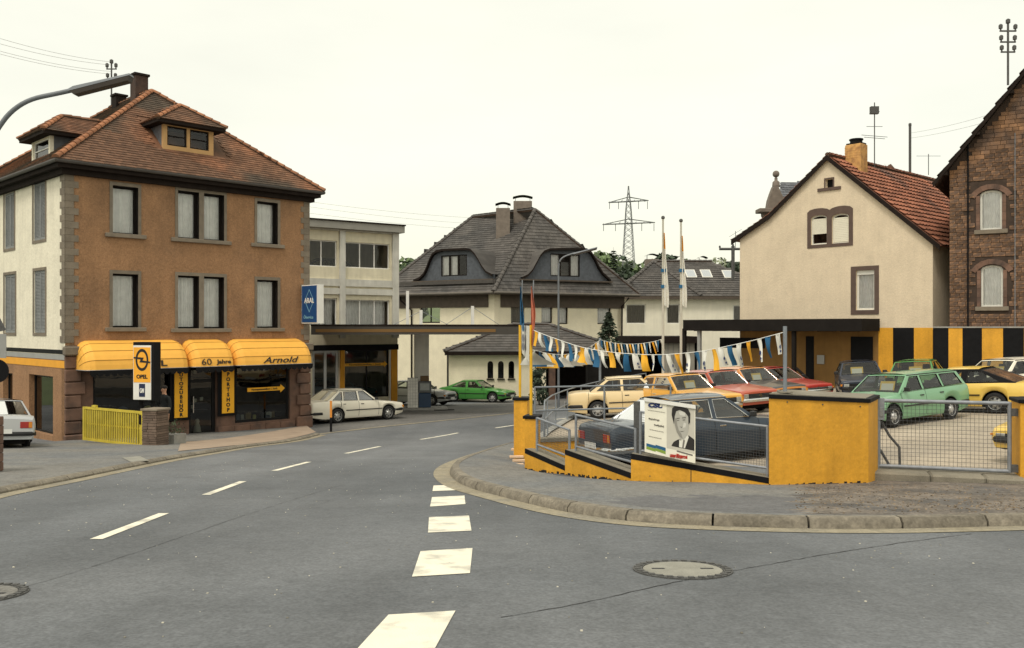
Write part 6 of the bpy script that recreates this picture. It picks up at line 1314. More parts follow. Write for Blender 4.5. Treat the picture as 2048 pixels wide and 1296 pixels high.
def car(loc, heading, kind, pt, label, fn, trim='chrome', group=None, card=None, rim=None, hood=None, strip=True, pil=None, tail='wide', mesh_grille=True):
    S = SPEC[kind]; L, Wd, H, wb, fo, r = S['L'], S['W'], S['H'], S['wb'], S['fo'], S['r']; xA, xB, xC, xD = S['gh']
    x, y = loc; e = .4; z = fn(x, y); n = Vector((-(fn(x + e, y) - fn(x - e, y)) / (2 * e), -(fn(x, y + e) - fn(x, y - e)) / (2 * e), 1)).normalized()
    h = Vector((math.cos(R(heading)), math.sin(R(heading)), 0)); h = (h - n * h.dot(n)).normalized(); l = n.cross(h)
    M4 = Matrix(((h.x, l.x, n.x, x), (h.y, l.y, n.y, y), (h.z, l.z, n.z, z), (0, 0, 0, 1)))
    t = thing('parked_car', (0, 0, 0), label, 'car', group or 'parked cars', mat=M4)
    X = lambda u: L / 2 - u
    def hw(u):
        k = 1 - .055 * max(0, (.55 - u) / .55) ** 2 - .05 * max(0, (u - L + .6) / .6) ** 2
        k -= .05 * max(0, (.07 - u) / .07) ** 2 + .05 * max(0, (u - L + .07) / .07) ** 2; return Wd / 2 * k
    zs = lambda u: lerp_tab(S['prof'], u); uw = (fo, fo + wb); Ra = r + .055
    def zb(u):
        z = .20 + .10 * max(0, (.45 - u) / .45) + .10 * max(0, (u - L + .55) / .55)
        for c in uw:
            if abs(u - c) < Ra: z = max(z, r + math.sqrt(Ra * Ra - (u - c) ** 2))
        return z
    us = set([0, .02, .05, .09, L, L - .02, L - .05, L - .09]); k = .1
    while k < L - .1: us.add(round(k, 3)); k += .14
    for c in uw:
        for i in range(-8, 9): us.add(round(c + Ra * .999 * math.sin(i / 8 * math.pi / 2), 4))
        us.add(c - Ra - .001); us.add(c + Ra + .001)
    seams = sorted(set([d for p in S['doors'] for d in p]))
    for d in seams: us -= {q for q in us if abs(q - d) < .02 and min(abs(q - c) for c in uw) > Ra}; us.add(d - .007); us.add(d + .007)
    us.add(xA - .06); us.add(xD); us = sorted(us)
    SV = [(0, .925), (.10, .955), (.34, .985), (.56, 1.0), (.62, 1.0), (.80, .985), (.93, .965), (1.0, .935)]; nr = len(SV); dk = [.90, .70, .35, 0]
    body = MB(); doors = {i: MB() for i in range(len(S['doors']) * 2)}; pts = []
    for u in us:
        w, a, b = hw(u), zb(u), zs(u); row = [(X(u), w * f, a + (b - .022 - a) * v) for v, f in SV[:-1]] + [(X(u), w * SV[-1][1], b - .006)]
        row += [(X(u), w * d * .93, b + .030 * (1 - d * d) + .004) for d in dk]; pts.append(row)
    ring = [[p for p in row] + [(p[0], -p[1], p[2]) for p in row[-2::-1]] for row in pts]; N = len(ring[0])
    def which(u0, u1, j, side):
        m_ = (u0 + u1) / 2
        if 1 <= j < nr - 1:
            for i, (a, b) in enumerate(S['doors']):
                if a < m_ < b and u1 - u0 > .0145: return i * 2 + side
        return None
    for i in range(len(us) - 1):
        seam = abs(us[i + 1] - us[i] - .014) < .001
        for j in range(N - 1):
            jj = j if j < nr - 1 else (N - 2 - j if j >= N - nr else 99); side = 0 if j < N / 2 else 1
            q = [ring[i][j], ring[i][j + 1], ring[i + 1][j + 1], ring[i + 1][j]]
            d = which(us[i], us[i + 1], jj, side) if jj < 99 else None
            mm = 0
            if jj == 99:
                m_ = (us[i] + us[i + 1]) / 2
                if xA < m_ < xD: mm = 2
                elif hood and m_ < xA: mm = 3
            if d is not None: doors[d].poly(q[::-1])
            else: body.poly(q[::-1], 1 if (seam and 1 <= jj < nr - 1) else mm)
    body.poly(ring[0]); body.poly(ring[-1][::-1])
    def dedupe(mb):
        key = {}; V = []; mp = []
        for v in mb.V:
            k_ = (round(v.x, 4), round(v.y, 4), round(v.z, 4))
            if k_ not in key: key[k_] = len(V); V.append(v)
            mp.append(key[k_])
        F_, M_ = [], []
        for f, m_ in zip(mb.F, mb.M):
            q = []
            for i in f:
                if not q or mp[i] != q[-1]: q.append(mp[i])
            if q[0] == q[-1]: q.pop()
            if len(set(q)) == len(q) >= 3: F_.append(tuple(q)); M_.append(m_)
        mb.V, mb.F, mb.M = V, F_, M_; return mb
    bo = dedupe(body).build('body', [pt, m_black, m_seat, hood or pt], t, smooth=28)
    hm = m_chrome if trim == 'chrome' else m_bump
    for i, dm in doors.items():
        if not dm.F: continue
        do_ = dedupe(dm).build('door', pt, t, smooth=28); a, b = S['doors'][i // 2]; s = 1 if i % 2 == 0 else -1; uh = b - .16; zz = zs(uh) - .13
        q = MB(); q.bbox(X(uh) - .075, s * hw(uh) * .985 - .012, zz - .014, X(uh) + .075, s * hw(uh) * .985 + .022, zz + .014, .005); q.build('door_handle', hm, do_)
    # greenhouse
    y1 = Wd / 2 * .735; zr = H - .055
    def Sp(u, hh, s):                                          # point on the side of the cabin
        zb_ = zs(u) - .004; y0 = hw(u) * .925 - .005; return (X(u), s * (y0 + (y1 - y0) * hh), zb_ + (zr - zb_) * hh)
    trimm = {'chrome': m_chrome}.get(trim, m_bump); pm_ = pil or pt
    for s in (1, -1):
        o = [(xA, 0), (xD, 0), (xC, 1), (xB, 1)]
        o = [(xA, 0)] + [(xA + (xD - xA) * i / 6, 0) for i in range(1, 6)] + [(xD, 0), (xC, 1), (xB, 1)]
        mb = MB(); mb.plate(o, S['wins'], lambda a, b, c: (lambda p: (p[0], p[1] - s * c, p[2]))(Sp(a, b, s)), .03, 0, 1); sd_ = mb.build('side_frame', [pm_, m_bump], t)
        for w in S['wins']:
            mb = MB(); mb.poly([(lambda p: (p[0], p[1] - s * .012, p[2]))(Sp(a, b, s)) for a, b in w]); wn = mb.build('side_window', CARGLASS, t)
            q = MB(); c_ = [Vector(Sp(a, b, s)) + Vector((0, s * .004, 0)) for a, b in w]
            q.tube([tuple(p) for p in c_] + [tuple(c_[0])], .009, 5); q.build('window_trim', trimm, wn)
    for nm, ub, ut in (('windscreen', xA, xB), ('rear_window', xD, xC)):
        def Wp(sv, hh, c=0.0):
            a = Vector(Sp(ub, 0, 1)).lerp(Vector(Sp(ut, 1, 1)), hh); f = 1 if ub == xA else -1; bul = .05 * (1 - sv * sv) * f
            return (a.x + bul - c * f, a.y * sv, a.z + .022 * (1 - sv * sv) * hh)
        sv = [-1, -.6, 0, .6, 1]; svh = [-.90, -.55, 0, .55, .90]; lo_, hi_ = (.05, .93)
        mb = MB(); 
        for i in range(4):                                      # frame strips and the glass in facets
            for (a0, a1, h0, h1) in (((sv[i], sv[i + 1], 0, lo_)), ((sv[i], sv[i + 1], hi_, 1))): mb.poly([Wp(a0, h0), Wp(a1, h0), Wp(a1, h1), Wp(a0, h1)])
        for a0, a1 in ((-1, -.92), (.92, 1)): mb.poly([Wp(a0, lo_), Wp(a1, lo_), Wp(a1, hi_), Wp(a0, hi_)])
        mb.build(nm + '_frame', pm_, t)
        g_ = MB(); g_.grid(lambda u, v: Wp(-.92 + 1.84 * u, lo_ + (hi_ - lo_) * v, .006), 8, 1); gl_ = g_.build(nm, CARGLASS, t, smooth=180)
        q = MB(); q.tube([Wp(a, b) for a, b in ((-.92, lo_), (-.5, lo_), (0, lo_), (.5, lo_), (.92, lo_), (.92, hi_), (.5, hi_), (0, hi_), (-.5, hi_), (-.92, hi_), (-.92, lo_))], .008, 5); q.build('window_seal', trimm if trim == 'chrome' else m_bump, gl_)
        if nm == 'windscreen':
            for a in (-.15, .55): p0, p1 = Wp(a, .06, -.012), Wp(a - .5, .10, -.012); q = MB(); q.tube([p0, p1], .010, 4); q.build('wiper', m_bump, t)
    mb = MB()
    def Rf(u_, v_):
        u = xB + (xC - xB) * u_; s_ = -1 + 2 * v_; ed = max(0, abs(s_) - .86) / .14
        return (X(u) + .05 * (1 - s_ * s_) * (1 if u_ < .01 else (-1 if u_ > .99 else 0)), y1 * s_, zr + .052 * (1 - s_ ** 4) + .018 * math.sin(math.pi * u_) * (1 - s_ * s_) - 0 * ed)
    mb.grid(Rf, 8, 14); mb.build('roof', pt, t, smooth=180)
    for s in (1, -1): q = MB(); q.tube([Sp(xB - .02, 1, s), Sp((xB + xC) / 2, 1, s), Sp(xC + .02, 1, s)], .014, 5); q.build('roof_gutter', trimm, t)
    # underbody, arches, wheels
    mb = MB(); mb.box(X(L - .25), -Wd / 2 + .24, .17, X(.2), Wd / 2 - .24, .55); mb.box(X(fo + wb - .42), -Wd / 2 * .9, .19, X(fo + .42), Wd / 2 * .9, .3); mb.build('underbody', m_dark, t)
    for c in uw:
        for s in (1, -1):
            mb = MB(); n_ = 12; yi, yo = s * (Wd / 2 - .28), s * (hw(c) * .955)
            A = [mb.v((X(c) + Ra * .99 * math.cos(math.pi * i / n_), yi, r + Ra * .99 * math.sin(math.pi * i / n_))) for i in range(n_ + 1)]; B = [mb.v((X(c) + Ra * .99 * math.cos(math.pi * i / n_), yo, r + Ra * .99 * math.sin(math.pi * i / n_))) for i in range(n_ + 1)]
            for i in range(n_): mb.f((A[i], A[i + 1], B[i + 1], B[i]))
            mb.f(A); mb.build('wheel_arch', m_dark, t)
            yc = s * (Wd / 2 - .105); cc = (X(c), yc, r); w2 = .085
            mb = MB(); mb.lathe([(r * .62, -w2 * s), (r * .90, -w2 * s), (r * .985, -w2 * .7 * s), (r, 0), (r * .985, w2 * .7 * s), (r * .90, w2 * s), (r * .64, w2 * s), (r * .60, w2 * .2 * s)], cc, 28, 'y', cap=False); wh = mb.build('wheel', m_tyre, t, smooth=50)
            mb = MB(); mb.lathe([(r * .65, w2 * .95 * s), (r * .60, w2 * .9 * s), (r * .56, w2 * .35 * s), (r * .36, w2 * .55 * s), (r * .28, w2 * .95 * s), (r * .14, w2 * 1.0 * s), (.005, w2 * 1.05 * s)], cc, 28, 'y', cap=False)
            mb.M = [1 if 28 <= k_ < 84 and (k_ >= 56 and (k_ % 28) % 4 < 2 or k_ < 56) else 0 for k_ in range(len(mb.F))]; mb.build('rim', [rim or m_rim, m_rimd], wh, smooth=35)  # dish and slot faces of the rim in dark grey
    # bumpers
    bm = m_chrome if trim == 'chrome' else m_bump
    for nm, ue, sg in (('front_bumper', 0, 1), ('rear_bumper', L, -1)):
        xe = X(ue); w = hw(ue) * 1.0; zc = .45; pth = [(xe - sg * .50, Wd / 2 * .985), (xe - sg * .12, Wd / 2 * .98), (xe + sg * .03, w * .93), (xe + sg * .065, w * .6), (xe + sg * .07, 0)]; pth = pth + [(a, -b) for a, b in pth[-2::-1]]
        mb = MB(); I = []
        for a, b in pth: I.append([mb.v((a, b, zc - .055)), mb.v((a + sg * .02, b * 1.012, zc - .03)), mb.v((a + sg * .02, b * 1.012, zc + .03)), mb.v((a, b, zc + .055)), mb.v((a - sg * .06, b * .96, zc + .055)), mb.v((a - sg * .06, b * .96, zc - .055))])
        for i in range(len(I) - 1):
            for j in range(6): mb.f((I[i][j], I[i][(j + 1) % 6], I[i + 1][(j + 1) % 6], I[i + 1][j]))
        mb.f(I[0]); mb.f(I[-1][::-1]); mb.build(nm, bm, t, smooth=40)
        mb = MB(); zz = .52 if sg < 0 else .40; mb.box(min(xe + sg * .09, xe + sg * .096), -.26, zz - .06, max(xe + sg * .09, xe + sg * .096), .26, zz + .06)
        if fn is not lot or sg < 0: mb.build('number_plate', m_plate, t)
    # face and tail
    w = hw(0); zf0, zf1 = .50, zs(0) - .015; xf = X(0)
    mb = MB(); mb.box(xf - .02, -w * .66, zf0 + .005, xf + .012, w * .66, zf1 - .02); gr = mb.build('grille', m_black, t)
    for i in range(3): mb = MB(); z_ = zf0 + .03 + (zf1 - zf0 - .06) * i / 2.6; mb.box(xf + .0125, -w * .64, z_, xf + .018, w * .64, z_ + .012); mb.build('grille_bar', m_bump if trim != 'chrome' else m_iron, gr)
    mb = MB(); mb.plate(ring_pts(.05, 16), [ring_pts(.038, 16)], lambda a, b, c: (xf + .022 - c, a, (zf0 + zf1) / 2 + b), .004); mb.box(xf + .019, -.06, (zf0 + zf1) / 2 - .006, xf + .0215, .06, (zf0 + zf1) / 2 + .006); mb.build('emblem', m_chrome, gr)
    for s in (1, -1):
        a, b = s * w * .665, s * w * .915; mb = MB(); mb.bbox(xf - .03, min(a, b), zf0 + .005, xf + .016, max(a, b), zf1 - .02, .008); mb.build('headlamp', m_lens_c, t)
        a, b = s * w * .92, s * hw(.1) * .992; mb = MB(); mb.bbox(xf - .12, min(a, b) - (.0 if s > 0 else .004), zf0 + .02, xf - .002, max(a, b) + (.004 if s > 0 else 0), zf1 - .03, .006); mb.build('indicator', m_amber, t)
        wr = hw(L); a, b = (s * wr * .58, s * wr * .95) if tail == 'wide' else (s * wr * .70, s * wr * .95); zt0, zt1 = .60, min(.78, zs(L) - .05); xr = X(L)
        mb = MB(); mb.bbox(xr - .014, min(a, b), zt0, xr + .03, max(a, b), zt1, .006); tl = mb.build('tail_lamp', m_red, t)
        mb = MB(); c0, c1 = sorted((s * wr * .84, s * wr * .945)); mb.box(xr - .019, c0, zt0 + .01, xr - .0145, c1, zt1 - .01); mb.build('rear_indicator', m_amber, tl)
        mb = MB(); um = xA + .16; p = Vector(Sp(um, .08, s)); mb.bbox(p.x - .05, min(p.y + s * .04, p.y + s * .19), p.z, p.x + .04, max(p.y + s * .04, p.y + s * .19), p.z + .11, .015); mi = mb.build('wing_mirror', m_bump, t)
        mb = MB(); mb.tube([tuple(p), (p.x, p.y + s * .06, p.z + .03)], .015, 5); mb.build('mirror_arm', m_bump, mi)
        if strip:
            zz = .53; a, b = uw[0] + Ra + .03, uw[1] - Ra - .03; mb = MB()
            y_ = hw(2) * 1.0; mb.box(X(b), min(s * y_, s * (y_ + .014)), zz - .018, X(a), max(s * y_, s * (y_ + .014)), zz + .018); mb.build('side_strip', m_bump, t)
    # inside
    for s in (1, -1):
        xs_ = X(xB + .55); mb = MB(); mb.bbox(xs_ - .1, s * .36 - .24, .5, xs_ + .08, s * .36 + .24, 1.02, .05); st_ = mb.build('seat', m_seat, t); mb = MB(); mb.bbox(xs_ - .10, s * .36 - .12, 1.03, xs_ - .0, s * .36 + .12, 1.2, .03); mb.build('headrest', m_seat, st_)
    mb = MB(); xs_ = X(min(xC + .1, xB + 1.45)); mb.bbox(xs_ - .12, -.6, .5, xs_ + .05, .6, 1.0, .05); mb.build('rear_bench', m_seat, t)
    mb = MB(); mb.bbox(X(xA + .5), -.62, .78, X(xA + .12), .62, zs(xA) + .03, .03); mb.build('dashboard', m_seat, t)
    mb = MB(); q = [(X(xA + .62) + .06 * math.sin(R(a)), .36 + .18 * math.cos(R(a)), .93 + .17 * math.sin(R(a))) for a in range(0, 361, 30)]; mb.tube(q, .014, 5); mb.build('steering_wheel', m_bump, t)
    if card:
        a = M4 @ Vector((X(xA + (xB - xA) * .75), card[1], .0)); zc = zs(xA) + .14; m_card = mat('price_card_yellow', srgb(226, 190, 96), .8, .05); m_cardw = mat('price_card_white', srgb(226, 222, 206), .8, .05)
        ct = thing('price_card', (0, 0, 0), card[0], 'price card', 'price cards behind windscreens', mat=M4); x_ = X(xA + (xB - xA) * .72) ; T = lambda a_, b_, c_: Vector((x_ - .35 * b_ + c_, card[1] + a_, zc + b_))
        mb = MB(T); mb.prism([(-.22, -.14, 0), (.22, -.14, 0), (.22, .14, 0), (-.22, .14, 0)], (0, 0, -.006)); mb.build('card', m_card, ct); mb = MB(T); mb.prism([(-.18, -.10, .004), (.18, -.10, .004), (.18, .08, .004), (-.18, .08, .004)], (0, 0, -.003)); mb.build('panel', m_cardw, ct)
    return t
p_white = paint('cream_white', srgb(230, 224, 206)); p_silver = paint('silver', srgb(176, 178, 178), .12); p_green = paint('green', srgb(66, 138, 58)); p_mint = paint('mint_green', srgb(112, 160, 122)); p_cream = paint('beige', srgb(222, 198, 150)); p_yel = paint('ochre_yellow', srgb(226, 168, 74)); p_red = paint('brick_red', srgb(178, 84, 62))
p_orange = paint('orange', srgb(214, 142, 74)); p_dred = paint('dark_red', srgb(164, 46, 40)); p_navy = paint('navy', srgb(34, 42, 58), .1); p_blue = paint('petrol_blue', srgb(34, 48, 62), .1); p_yel2 = paint('light_yellow', srgb(232, 196, 96)); p_teal = paint('teal', srgb(70, 104, 104)); p_dgreen = paint('grass_green', srgb(72, 132, 62))
m_alloy = mat('alloy_rim', (.5, .5, .48), .3, .1, 5, metal=.6)
car((-7.08, 39.0), 46, 'saloon4', p_white, 'cream white four-door saloon parked by the shop corner', g, 'black', rim=m_alloy)
car((-5.35, 50.3), -20, 'hatch5', p_silver, 'silver hatchback parked behind the petrol pump', g, 'black')
car((-2.1, 54.0), -22, 'coupe', p_green, 'bright green coupe in front of the white annex', g, 'black')
car((4.1, 31.0), -3, 'saloon2', p_cream, 'cream two-door saloon behind the straight railing', lot, 'black')
car((3.95, 19.1), 20, 'saloon4', p_blue, 'dark petrol-blue saloon right behind the mesh fence and poster', lot, 'chrome', strip=False)
RH = -62
car((5.55, 29.9), RH, 'saloon2b', p_yel, 'ochre yellow saloon left of the red one in the row', lot, 'chrome', card=('price card behind the windscreen of the ochre yellow saloon', .1))
car((7.1, 31.4), RH, 'saloon2b', p_red, 'brick red saloon with chrome bumper second in the row', lot, 'chrome')
car((8.55, 32.9), RH, 'saloon2b', p_orange, 'orange saloon with dark bonnet third in the row', lot, 'chrome', hood=paint('dark_bonnet', srgb(60, 62, 66)), card=('price card behind the windscreen of the orange saloon', .1))
car((10.05, 34.4), RH, 'coupe', p_dred, 'dark red car at the right end of the row under carport', lot, 'chrome')
car((13.35, 34.5), -107, 'hatch3', p_navy, 'navy blue hatchback facing the camera by the striped wall', lot, 'black', card=('price card behind the windscreen of the navy hatchback', -.1))
car((10.6, 24.6), 212, 'wagon', p_mint, 'mint green estate car behind the mesh gate', lot, 'black', card=('price card behind the windscreen of the mint green estate', .1))
car((13.5, 26.9), 132, 'coupe', p_yel2, 'light yellow coupe with black pillars behind the green estate', lot, 'black', pil=m_black, rim=m_alloy)
car((14.6, 32.5), 238, 'hatch3', p_dgreen, 'grass green hatchback in the back row before striped wall', lot, 'black', card=('price card behind the windscreen of the grass green hatchback', .1))
car((16.2, 29.4), 202, 'saloon4', p_white, 'white saloon in the back row at the right edge', lot, 'black', card=('price card behind the windscreen of the white back-row saloon', .1))
car((11.2, 17.0), 208, 'coupe', p_yel2, 'light yellow car end showing through the gate beside right pillar', lot, 'black')
car((-14.9, 25.7), 125, 'saloon4', p_silver, 'silver saloon seen from behind at the left edge', g, 'black')
car((-9.5, 48.2), 35.5, 'hatch5', p_teal, 'teal car standing inside the ground-floor showroom', lambda x, y: -.05, 'black')
car((-9.6, 48.3), 35.5, 'hatch5', p_navy, 'dark car displayed behind the upper showroom windows', lambda x, y: 6.3, 'black')
# ------------------------------------------------------------------ far hill, trees, pylon, person
m_leaf1 = mat('foliage_mid', srgb(96, 112, 76), .8, .25, .6, island=.45); m_leaf2 = mat('foliage_dark', srgb(60, 72, 56), .8, .25, .6, island=.45); m_leaf3 = mat('foliage_pale', srgb(142, 148, 122), .8, .2, .6, island=.35)
m_bark = mat('bark', srgb(80, 70, 60), .9, .2, 3); m_bark2 = mat('birch_bark', srgb(180, 176, 164), .9, .2, 3)
def hz_(x, y):
    t = max(0, min(1, (y - 110) / 190)); t = t * t * (3 - 2 * t)
    return -1.2 + t * (19.0 + 4.5 * math.sin(x * .017 + 1.9) - .015 * (x - 40))
mb = MB(); xs = fr(-420, 620, 40); ys = fr(105, 460, 24); I = [[mb.v((x, y, hz_(x, y))) for y in ys] for x in xs]
for i in range(len(xs) - 1):
    for j in range(len(ys) - 1): mb.f((I[i][j], I[i + 1][j], I[i + 1][j + 1], I[i][j + 1]))
mb.build('hill', mat('hill_grass', srgb(96, 110, 74), .95, .3, .05), None, kind='structure', smooth=180)
def clump(mb, c, r, n, sz, rnd, flat=1.0):
    for _ in range(n):
        d = Vector((rnd.gauss(0, 1), rnd.gauss(0, 1), rnd.gauss(0, 1))).normalized(); p = c + Vector((d.x * r, d.y * r, d.z * r * flat)) * rnd.uniform(.55, 1.0) ** .5
        a = Vector((rnd.gauss(0, 1), rnd.gauss(0, 1), rnd.gauss(0, 1))).normalized(); b = a.cross(d)
        if b.length < .05: continue
        b = b.normalized() * sz * rnd.uniform(.5, 1.1); a = a * sz * rnd.uniform(.5, 1.1); mb.poly([tuple(p - a), tuple(p + b), tuple(p + a), tuple(p - b)])
def tree(base, h, w, mt, label, seed, name='broadleaf_tree', leaf=.28, n=900, bark=None):
    rnd = random.Random(seed); t = thing(name, base, label, 'tree', 'trees beyond the houses')
    mb = MB(); mb.tube([tuple(base - Vector((0, 0, .5))), tuple(base + Vector((rnd.uniform(-.2, .2), 0, h * .4))), tuple(base + Vector((rnd.uniform(-.3, .3), 0, h * .8)))], w * .05, 7, r1=w * .015)
    cs = []
    for k in range(13):
        a = rnd.uniform(0, 6.28); q = rnd.uniform(.1, .38) * w; zz = rnd.uniform(.35, .93) * h; q *= math.sin(math.pi * (.15 + .8 * (zz / h)) ) + .1
        c = base + Vector((q * math.cos(a), q * math.sin(a), zz)); cs.append(c); mb.tube([tuple(base + Vector((0, 0, zz * .7))), tuple(c)], w * .012, 4)
    mb.build('trunk', bark or m_bark, t); cr = MB()
    for c in cs: clump(cr, c, w * rnd.uniform(.13, .24), n // 13, leaf, rnd, .85)
    cr.build('crown', mt, t); return t
def conifer(base, h, w, label, seed, group, n=46, grp=True, leaf=.22):
    rnd = random.Random(seed); t = thing('conifer', base, label, 'tree', group)
    mb = MB(); mb.tube([tuple(base - Vector((0, 0, .3))), tuple(base + Vector((0, 0, h)))], w * .05, 6, r1=.01); mb.build('trunk', m_bark, t)
    cr = MB()
    for k in range(n):
        f = k / n; z = h * (.06 + .92 * f); rr = w / 2 * (1 - f) ** .9 + .03
        for j in range(9):
            a = rnd.uniform(0, 6.28); q = rr * rnd.uniform(.75, 1.1); p0 = base + Vector((0, 0, z)); p1 = p0 + Vector((math.cos(a) * q, math.sin(a) * q, -q * .28)); s = (p1 - p0).cross(Vector((0, 0, 1))).normalized() * leaf * .5
            for m_ in (.35, .6, .85): c = p0.lerp(p1, m_); d = (p1 - p0).normalized() * leaf; up_ = Vector((0, 0, rnd.uniform(-.1, .1))); cr.poly([tuple(c - d * .4), tuple(c + s + up_), tuple(c + d * .8), tuple(c - s + up_)])
    cr.build('crown', m_leaf2, t)
wood = MB(); rnd = random.Random(12)
for _ in range(150):                                            # wood on the hill, one mass
    x = rnd.uniform(-25, 175); y = rnd.uniform(215, 290); c = Vector((x, y, hz_(x, y) + 2.2)); clump(wood, c, rnd.uniform(2.2, 4.2), 60, 1.0, rnd, .9)
for _ in range(60):
    x = rnd.uniform(-55, -10); y = rnd.uniform(215, 260); c = Vector((x, y, hz_(x, y) + 1.5)); clump(wood, c, rnd.uniform(2, 3.6), 50, 1.0, rnd, .9)
wood.build('hillside_wood', m_leaf1, None, 'far hillside wood behind the houses', 'wood', kind='stuff')
for px, D, top, w, mt, sd_, lab in ((1200, 140, 503, 9, m_leaf1, 3, 'round green tree left of the dark conifer beyond the cream roof'), (1330, 150, 508, 10, m_leaf2, 5, 'dark tree peeping over the white house chimney'), (1372, 160, 517, 9, m_leaf1, 6, 'green tree between the two flagpoles'), (1280, 150, 518, 14, m_leaf1, 7, 'broad green tree below the power pylon'), (1248, 145, 514, 11, m_leaf2, 31, 'dark green tree at the left foot of the power pylon'), (1300, 158, 519, 11, m_leaf1, 32, 'green tree right of the power pylon foot'), (812, 150, 522, 8, m_leaf2, 9, 'tree top left of the cream house roof')):
    top_z = P(px, top, D).z; b = P(px, 655, D); b.z = hz_(b.x, D); tree(b, top_z - b.z, w, mt, lab, sd_, leaf=.5)
b = P(1432, 655, 98); b.z = -.7; tree(b, P(1432, 502, 98).z + .7, 5.5, m_leaf3, 'pale feathery birch left of the beige gable', 21, 'birch_tree', .22, 1300, m_bark2)
b = P(1470, 655, 110); b.z = -.7; tree(b, P(1470, 515, 110).z + .7, 5, m_leaf2, 'dark tree directly left of the beige gable', 22, leaf=.3)
b = P(1227, 655, 130); b.z = hz_(b.x, 130); conifer(b, P(1227, 494, 130).z - b.z, 6.5, 'pointed dark conifer beyond the cream house roof', 4, 'trees beyond the houses', 50, leaf=.6)
b = P(1217, 715, 50); conifer(b, P(1217, 622, 50).z - b.z, 2.3, 'small blue-green spruce growing beside the annex roof', 8, 'garden plants', 40, leaf=.2)
sp = thing('spruce_planter', Vector((b.x, b.y, g(b.x, b.y))), 'low dark terrace block carrying the small spruce', 'planter'); mb = MB(); mb.bbox(b.x - 1.2, b.y - .6, g(0, 50) - .3, b.x + 1.8, b.y + .8, b.z + .02, .03); mb.build('terrace_block', m_dark, sp)
mb = MB()
for _ in range(300): clump(mb, Vector((b.x + random.uniform(-.9, 1.7), b.y + random.uniform(-.5, .5), b.z + .12)), .14, 3, .09, random)
mb.build('low_shrubs', m_leaf2, sp, kind='stuff')
sh_ = P(1078, 790, 50); t = thing('dark_shrub', Vector((sh_.x, sh_.y, g(0, 50))), 'dark upright shrub by the annex entrance pillars', 'shrub'); mb = MB()
for k in range(22): clump(mb, Vector((sh_.x + random.uniform(-.3, .3), sh_.y + random.uniform(-.3, .3), g(0, 50) + .3 + k * .085)), .36 - .006 * k, 34, .10, random)
mb.build('foliage', m_leaf2, t)
mb = MB(); mb.tube([(sh_.x, sh_.y, g(0, 50) - .1), (sh_.x, sh_.y, g(0, 50) + 1.2)], .04, 6); mb.build('stem', m_bark, t)
# lattice pylon on the hill
D = 262; c = P(1257, 655, D); zb, zt = hz_(c.x, D) - .5, P(1257, 372, D).z; m_lat = mat('pylon_steel', (.16, .165, .17), .6, .1, .3)
py = thing('power_pylon', Vector((c.x, D, zb)), 'tall lattice power pylon with two crossarms on the far hill', 'pylon')
def wd(z): f = (z - zb) / (zt - zb); return 1.55 * (1 - f) + .35 if f < .78 else max(.08, .68 * (1 - (f - .78) / .22))
N = 16; zz = [zb + (zt - zb) * i / N for i in range(N + 1)]
for sx in (-1, 1):
    for sy in (-1, 1): mb = MB(); mb.tube([(c.x + sx * wd(z), D + sy * wd(z), z) for z in zz], .10, 4); mb.build('leg', m_lat, py)
mb = MB()
for i in range(N):
    a, b = zz[i], zz[i + 1]; wa, wb_ = wd(a), wd(b)
    for s in (-1, 1):
        mb.tube([(c.x - wa, D + s * wa, a), (c.x + wb_, D + s * wb_, b)], .07, 3); mb.tube([(c.x + wa, D + s * wa, a), (c.x - wb_, D + s * wb_, b)], .07, 3); mb.tube([(c.x + s * wa, D - wa, a), (c.x + s * wb_, D + wb_, b)], .07, 3)
mb.build('lattice_bracing', m_lat, py)
for yy, x0, x1 in ((403, 1217, 1297), (447, 1205, 1310)):
    z = P(0, yy, D).z; l_, r_ = P(x0, yy, D).x, P(x1, yy, D).x; mb = MB()
    for s in (-.4, .4): mb.tube([(l_, D, z - .3), (c.x, D + s, z), (r_, D, z + .3)], .16, 4); mb.tube([(l_, D, z - .3), (c.x, D + s, z + 1.3), (r_, D, z + .3)], .10, 4)
    for f in (.15, .3, .45, .6, .75, .9): x = l_ + (r_ - l_) * f; mb.tube([(x, D, z - .1), (x + .7, D, z + .5)], .08, 3)
    mb.build('crossarm', m_lat, py)
    for x in (l_ + .3, (l_ + c.x) / 2, (r_ + c.x) / 2, r_ - .3): mb = MB(); mb.tube([(x, D, z), (x, D, z - 2.2)], .09, 4); mb.build('insulator_string', m_lat, py)
